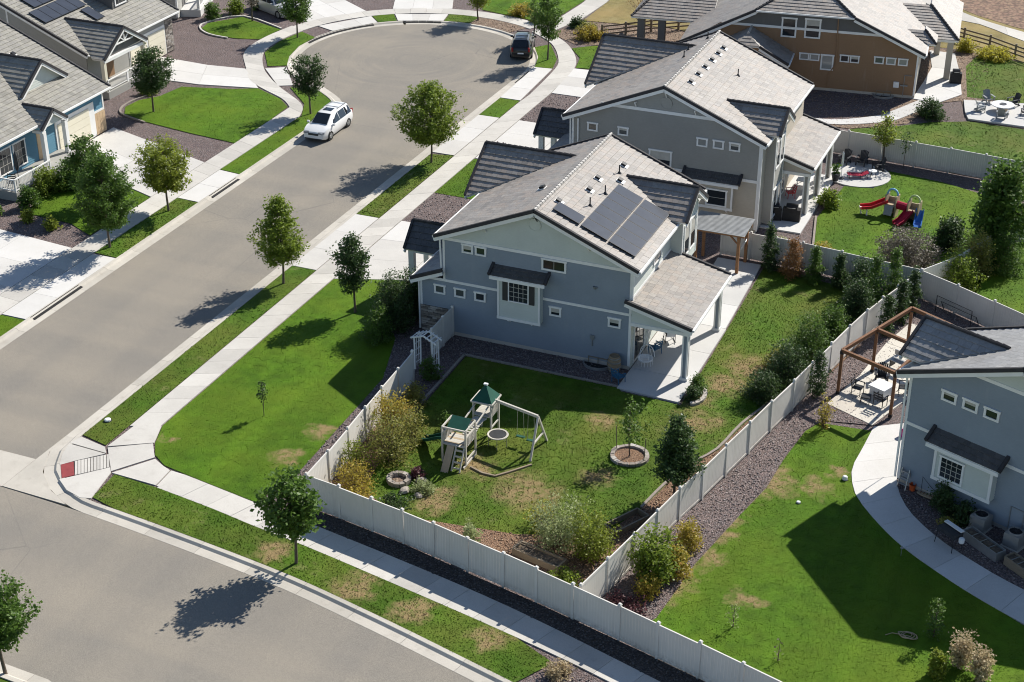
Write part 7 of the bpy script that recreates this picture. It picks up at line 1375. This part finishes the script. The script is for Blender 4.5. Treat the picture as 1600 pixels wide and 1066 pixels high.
# toddler play set
t = thing('toddler_play_set', 'colourful plastic toddler climber with red slide', 'play set', (-14.6, 103.0, 0), R(-10)); t.scale = (1.15, 1.15, 1.2)
def tower(t, x, y, w, hh, mat, topm):
    for sx in (-1, 1):
        m = MB(); P = [(x+sx*w/2, y-.3, 0), (x+sx*w/2, y+.3, 0), (x+sx*w/2, y+.3, hh), (x+sx*w/2, y-.3, hh)]; m.hexa([(p[0]-.04, p[1], p[2]) for p in P]+[(p[0]+.04, p[1], p[2]) for p in P]); m.build('side_wall', M[mat], t)
    m = MB(); m.box(x-w/2, y+.26, .0, x+w/2, y+.33, hh*.8); m.build('back_wall', M[mat], t); m = MB(); m.box(x-w/2, y-.3, hh*.52, x+w/2, y+.3, hh*.58); m.build('deck', M['tanpl'], t)
    m = MB(); m.tube([(x-w/2, y, hh)]+[(x+w/2*math.cos(a), y, hh+.32*math.sin(a)) for a in [math.pi-i*math.pi/8 for i in range(9)]], .06, 7); m.build('arch', M[topm], t)
tower(t, -.75, .3, .62, 1.25, 'tanpl', 'skyblue'); tower(t, .7, .05, .62, 1.25, 'tanpl', 'limepl')
def slide(t, p, q, mat, w=.45, nm='slide'):
    m = MB(); p, q = Vector(p), Vector(q); md = p.lerp(q, .6)+Vector((0, 0, -.12)); d = (q-p).normalized(); sd = Vector((-d.y, d.x, 0)).normalized()*w/2
    for a, b in ((p, md), (md, q)): m.beam(a, b, w, .04); m.beam(a+sd+Vector((0, 0, .07)), b+sd+Vector((0, 0, .07)), .05, .16); m.beam(a-sd+Vector((0, 0, .07)), b-sd+Vector((0, 0, .07)), .05, .16)
    m.build(nm, M[mat], t)
slide(t, (-1.05, .3, .78), (-2.35, -.5, .35), 'red', .5); slide(t, (.55, -.2, .72), (.1, -1.15, .1), 'maroon', .5); slide(t, (1.05, .1, .75), (1.3, -.9, .12), 'royal', .42)
m = MB(); m.tube([(-.44, .25, .72), (.38, .1, .72)], .24, 12); m.build('crawl_tunnel', M['maroon'], t); m = MB(); m.tube([(-2.3, -.45, .0), (-2.4, -.55, .45), (-2.0, -.35, .3), (-1.9, -.6, .0)], .05, 6); m.build('support_frame', M['white'], t); m = MB(); m.beam((-.75, -.36, .2), (-.75, -.1, .7), .5, .05); m.build('climbing_panel', M['grey'], t)
t = thing('play_tent', 'grey domed cover at the right edge past the trees', 'tent', (-6.3, 103.6, 0)); m = MB(); m.lathe([(1.25, 0), (1.2, .5), (.9, 1.1), (.45, 1.45), (.03, 1.55)], 10); m.build('canopy', M['grey'], t)
for k in range(5): a = k*1.2566; m = MB(); m.tube([(1.27*math.cos(a), 1.27*math.sin(a), 0), (.92*math.cos(a), .92*math.sin(a), 1.12), (0, 0, 1.58)], .02, 5); m.build('pole', M['white'], t)
# near house side yard
def ac_unit(label, xy):
    t = thing('air_conditioner', label, 'air conditioner', (xy[0], xy[1], 0), R(-22.6), 'air conditioners at the near house'); m = MB(); m.box(-.45, -.45, -.02, .45, .45, .06); m.build('pad', M['gutter'], t)
    m = MB(); m.box(-.38, -.38, .06, .38, .38, .78)
    for k in range(11): z = .12+k*.058; m.box(-.395, -.395, z, .395, .395, z+.022)
    m.build('cabinet', M['acgrey'], t); m = MB(); m.lathe([(.36, .78), (.36, .84), (.31, .86), (.31, .8)], 20, cap=False); m.build('fan_guard', M['acgrey'], t); m = MB(); m.lathe([(.01, .80), (.31, .80)], 20, cap=False); m.build('fan_opening', M['black'], t); m = MB()
    for k in range(4): a = k*.785; m.beam((-.31*math.cos(a), -.31*math.sin(a), .855), (.31*math.cos(a), .31*math.sin(a), .855), .015, .01)
    m.build('grille', M['dark'], t)
ac_unit('grey air conditioner left of the pair at the near house', (-4.15, 68.05)); ac_unit('grey air conditioner right of the pair at the near house', (-2.45, 67.2))
for lab, xy, l in (('long galvanised planter below the air conditioners', (-3.75, 66.45), 2.2), ('slatted planter at the right edge of the near house bed', (-1.9, 65.3), 1.5)):
    t = thing('raised_planter', lab, 'planter', (xy[0], xy[1], 0), R(-38), 'raised planters by the near house')
    for y in (-.3, .3): m = MB(); m.box(-l/2, y-.025, 0, l/2, y+.025, .48); m.build('side_panel', M['galv'] if l > 2 else M['oldwood'], t)
    for x in (-l/2, l/2): m = MB(); m.box(x-.025, -.3, 0, x+.025, .3, .48); m.build('end_panel', M['galv'] if l > 2 else M['oldwood'], t)
    m = MB(); m.box(-l/2+.03, -.27, 0, l/2-.03, .27, .38); m.build('soil', M['soil'], t)
    for k in range(3): x = -l/2+l*(k+1)/4; m = MB(); m.box(x-.015, -.28, .44, x+.015, .28, .47); m.build('brace', M['galv'], t)
t = thing('griddle', 'flat top griddle with white lid on the curved path', 'grill', (-5.3, 66.0, .03), R(-36)); m = MB(); m.box(-.55, -.3, .72, .55, .3, .92); m.build('body', M['dark'], t); m = MB(); m.box(-.55, .12, .98, .55, .34, 1.03); m.build('lid', M['white'], t)
for x in (-.5, .5):
    for y in (-.28, .28): m = MB(); m.beam((x*1.12, y*1.2, 0), (x, y, .72), .035, .035); m.build('leg', M['black'], t)
m = MB(); m.lathe([(.12, 0), (.14, .05), (.14, .22), (.08, .27)], 12, (.75, 0, .6)); m.build('gas_bottle', M['white'], t)
def bucket(label, xy, mat, z=.03):
    t = thing('bucket', label, 'bucket', (xy[0], xy[1], z)); m = MB(); m.lathe([(.13, 0), (.17, .34), (.18, .36), (.155, .35), (.12, .03)], 14); m.build('pail', M[mat], t); m = MB(); m.tube([(-.17, 0, .33), (-.1, .12, .42), (.1, .12, .42), (.17, 0, .33)], .01, 4); m.build('handle', M['galv'], t)
bucket('pink bucket at the near house corner', (-9.15, 75.0), 'pink'); bucket('orange bucket beside the stepladder', (-7.75, 70.1), 'orange', .0)
t = thing('stepladder', 'small aluminium stepladder by the near house downspout', 'ladder', (-8.2, 70.25, 0), R(-22))
for s_ in (-1, 1): m = MB(); m.beam((s_*.24, -.25, 0), (s_*.2, .05, 1.05), .05, .06); m.build('rail', M['galv'], t); m = MB(); m.beam((s_*.24, .35, 0), (s_*.2, .05, 1.05), .04, .05); m.build('rear_rail', M['galv'], t)
for k in range(3): f = .25+.3*k; m = MB(); m.beam((-.23, -.25+.3*f, 1.05*f), (.23, -.25+.3*f, 1.05*f), .12, .03); m.build('tread', M['galv'], t)
t = thing('wicker_board', 'tan oval board lying in the near planting bed', 'board', (-6.9, 69.75, .05), R(-15)); m = MB(); m.lathe([(.05, 0), (.62, .02), (.62, .06), (.05, .1)], 18, (0, 0, 0), 1, .28); m.build('deck', M['tanpl'], t); m = MB(); [m.beam((-.4+i*.16, -.12, .1), (-.4+i*.16, .12, .1), .03, .01) for i in range(6)]; m.build('stripes', M['cedar'], t)
t = thing('garden_rod', 'thin dark shepherd rod in the near planting bed', 'rod', (-7.3, 69.95, 0)); m = MB(); m.tube([(0, 0, 0), (0, 0, 1.0), (.5, -.2, .6), (1.3, -.5, .2)], .012, 5); m.build('rod', M['black'], t)
t = thing('garden_hose', 'coiled tan garden hose on the shaded lawn', 'hose', (-5.95, 58.5, 0)); m = MB(); pts = []
for k in range(60): a = k*.42; pts.append((.32*math.cos(a)*(1+.15*math.sin(k*.3))+.25*math.sin(k*.05), .22*math.sin(a)*(1+.1*math.cos(k*.7)), .06+.03*math.sin(k)))
pts += [(-.5, -.1, .06), (-.75, -.35, .05)]; m.tube(pts, .018, 5); m.build('coil', M['tanpl'], t)
for lab, xy, r_, hh, mat in (('small white irrigation cap on the near lawn', (-11.05, 69.75), .13, .22, 'white'), ('white sprinkler cap lying on the near lawn', (-12.7, 66.8), .1, .1, 'white'), ('white utility cap in the corner verge', (-48.64, 60.19), .17, .14, 'white')):
    t = thing('irrigation_cap', lab, 'cap', (xy[0], xy[1], 0), 0, 'white caps in the lawns'); m = MB(); m.lathe([(r_, -.02), (r_, hh*.8), (r_*.7, hh)], 12); m.build('cap', M[mat], t); m = MB(); m.lathe([(r_*1.25, -.02), (r_*1.25, .03)], 12); m.build('collar', M['dark'], t)
t = thing('path_lamp', 'small bent path lamp at the curved path edge', 'lamp', (-7.2, 64.3, 0)); m = MB(); m.tube([(0, 0, 0), (0, 0, .5), (.35, .1, .42)], .02, 5); m.build('stem', M['galv'], t); m = MB(); m.lathe([(.09, 0), (.03, .08)], 8, (0, 0, .48)); m.build('head', M['grey'], t)
t = thing('sports_net', 'small black goal net by the pergola fence', 'goal', (-10.06, 90.0, 0), R(-30))
for x, y in ((0, 0), (2.6, 0), (0, .8), (2.6, .8)): m = MB(); m.tube([(x, y, 0), (x, y*.6, 1.15 if y == 0 else .6)], .025, 6); m.build('post', M['black'], t)
m = MB(); m.tube([(0, 0, 1.15), (2.6, 0, 1.15)], .02, 6); m.tube([(0, .48, .6), (2.6, .48, .6)], .015, 6); m.build('crossbar', M['black'], t); m = MB()
for i in range(1, 20): x = 2.6*i/20; m.tube([(x, 0, 1.15), (x, .5, .6), (x, .8, 0)], .004, 3, False)
for k in range(1, 7): f = k/7; m.tube([(0, .8*f, 1.15-1.15*f), (2.6, .8*f, 1.15-1.15*f)], .004, 3, False)
m.build('netting', M['dark'], t)
# kerb ramps of black rubber in the gutters
def kerb_mat(label, pts, n, side):
    t = thing('kerb_ramp', label, 'kerb ramp', (pts[0][0], pts[0][1], -.11), 0, 'black rubber kerb ramps'); P = resample(pts, n)
    for i in range(n):
        a, b = P[i]-P[0], P[i+1]-P[0]; d = (b-a)/np.linalg.norm(b-a); nn = np.array([-d[1], d[0]])*side*.34; a = a+d*.01; b = b-d*.01
        m = MB(); m.hexa([(*a, 0), (*b, 0), (*(b+nn), 0), (*(a+nn), 0), (*a, .025), (*b, .025), (*(b+nn), .125), (*(a+nn), .125)]); m.build('section', M['rubber'], t)
kerb_mat('long black kerb ramp at the left edge driveway', [(-59.62, 68.4), (-59.62, 73.2)], 5, 1); kerb_mat('black kerb ramp at the teal house driveway', [(-59.62, 88.3), (-59.62, 91.9)], 4, 1)
kerb_mat('curved black kerb ramp left of the bulb', arc(*BC, 10.38, 178, 136, 12), 9, 1); kerb_mat('curved black kerb ramp at the top of the bulb', arc(*BC, 10.38, 121, 102, 8), 5, 1); kerb_mat('short black kerb ramp near the black car', [(-49.45, 118.6), (-49.5, 121.6)], 3, -1)
t = thing('patio_umbrella', 'folded dark umbrella on the left porch', 'umbrella', (-72.7, 84.0, .6)); m = MB(); m.tube([(0, 0, 0), (0, 0, 2.3)], .025, 6); m.build('pole', M['dark'], t); m = MB(); m.lathe([(.03, 2.35), (.12, 2.1), (.17, 1.3), (.1, .95)], 8); m.build('folded_canopy', M['dark'], t)
put_chair('m', 'dark', (-72.6, 83.1), R(30), 'dark chair on the left porch deck', 'left porch chairs', .6)
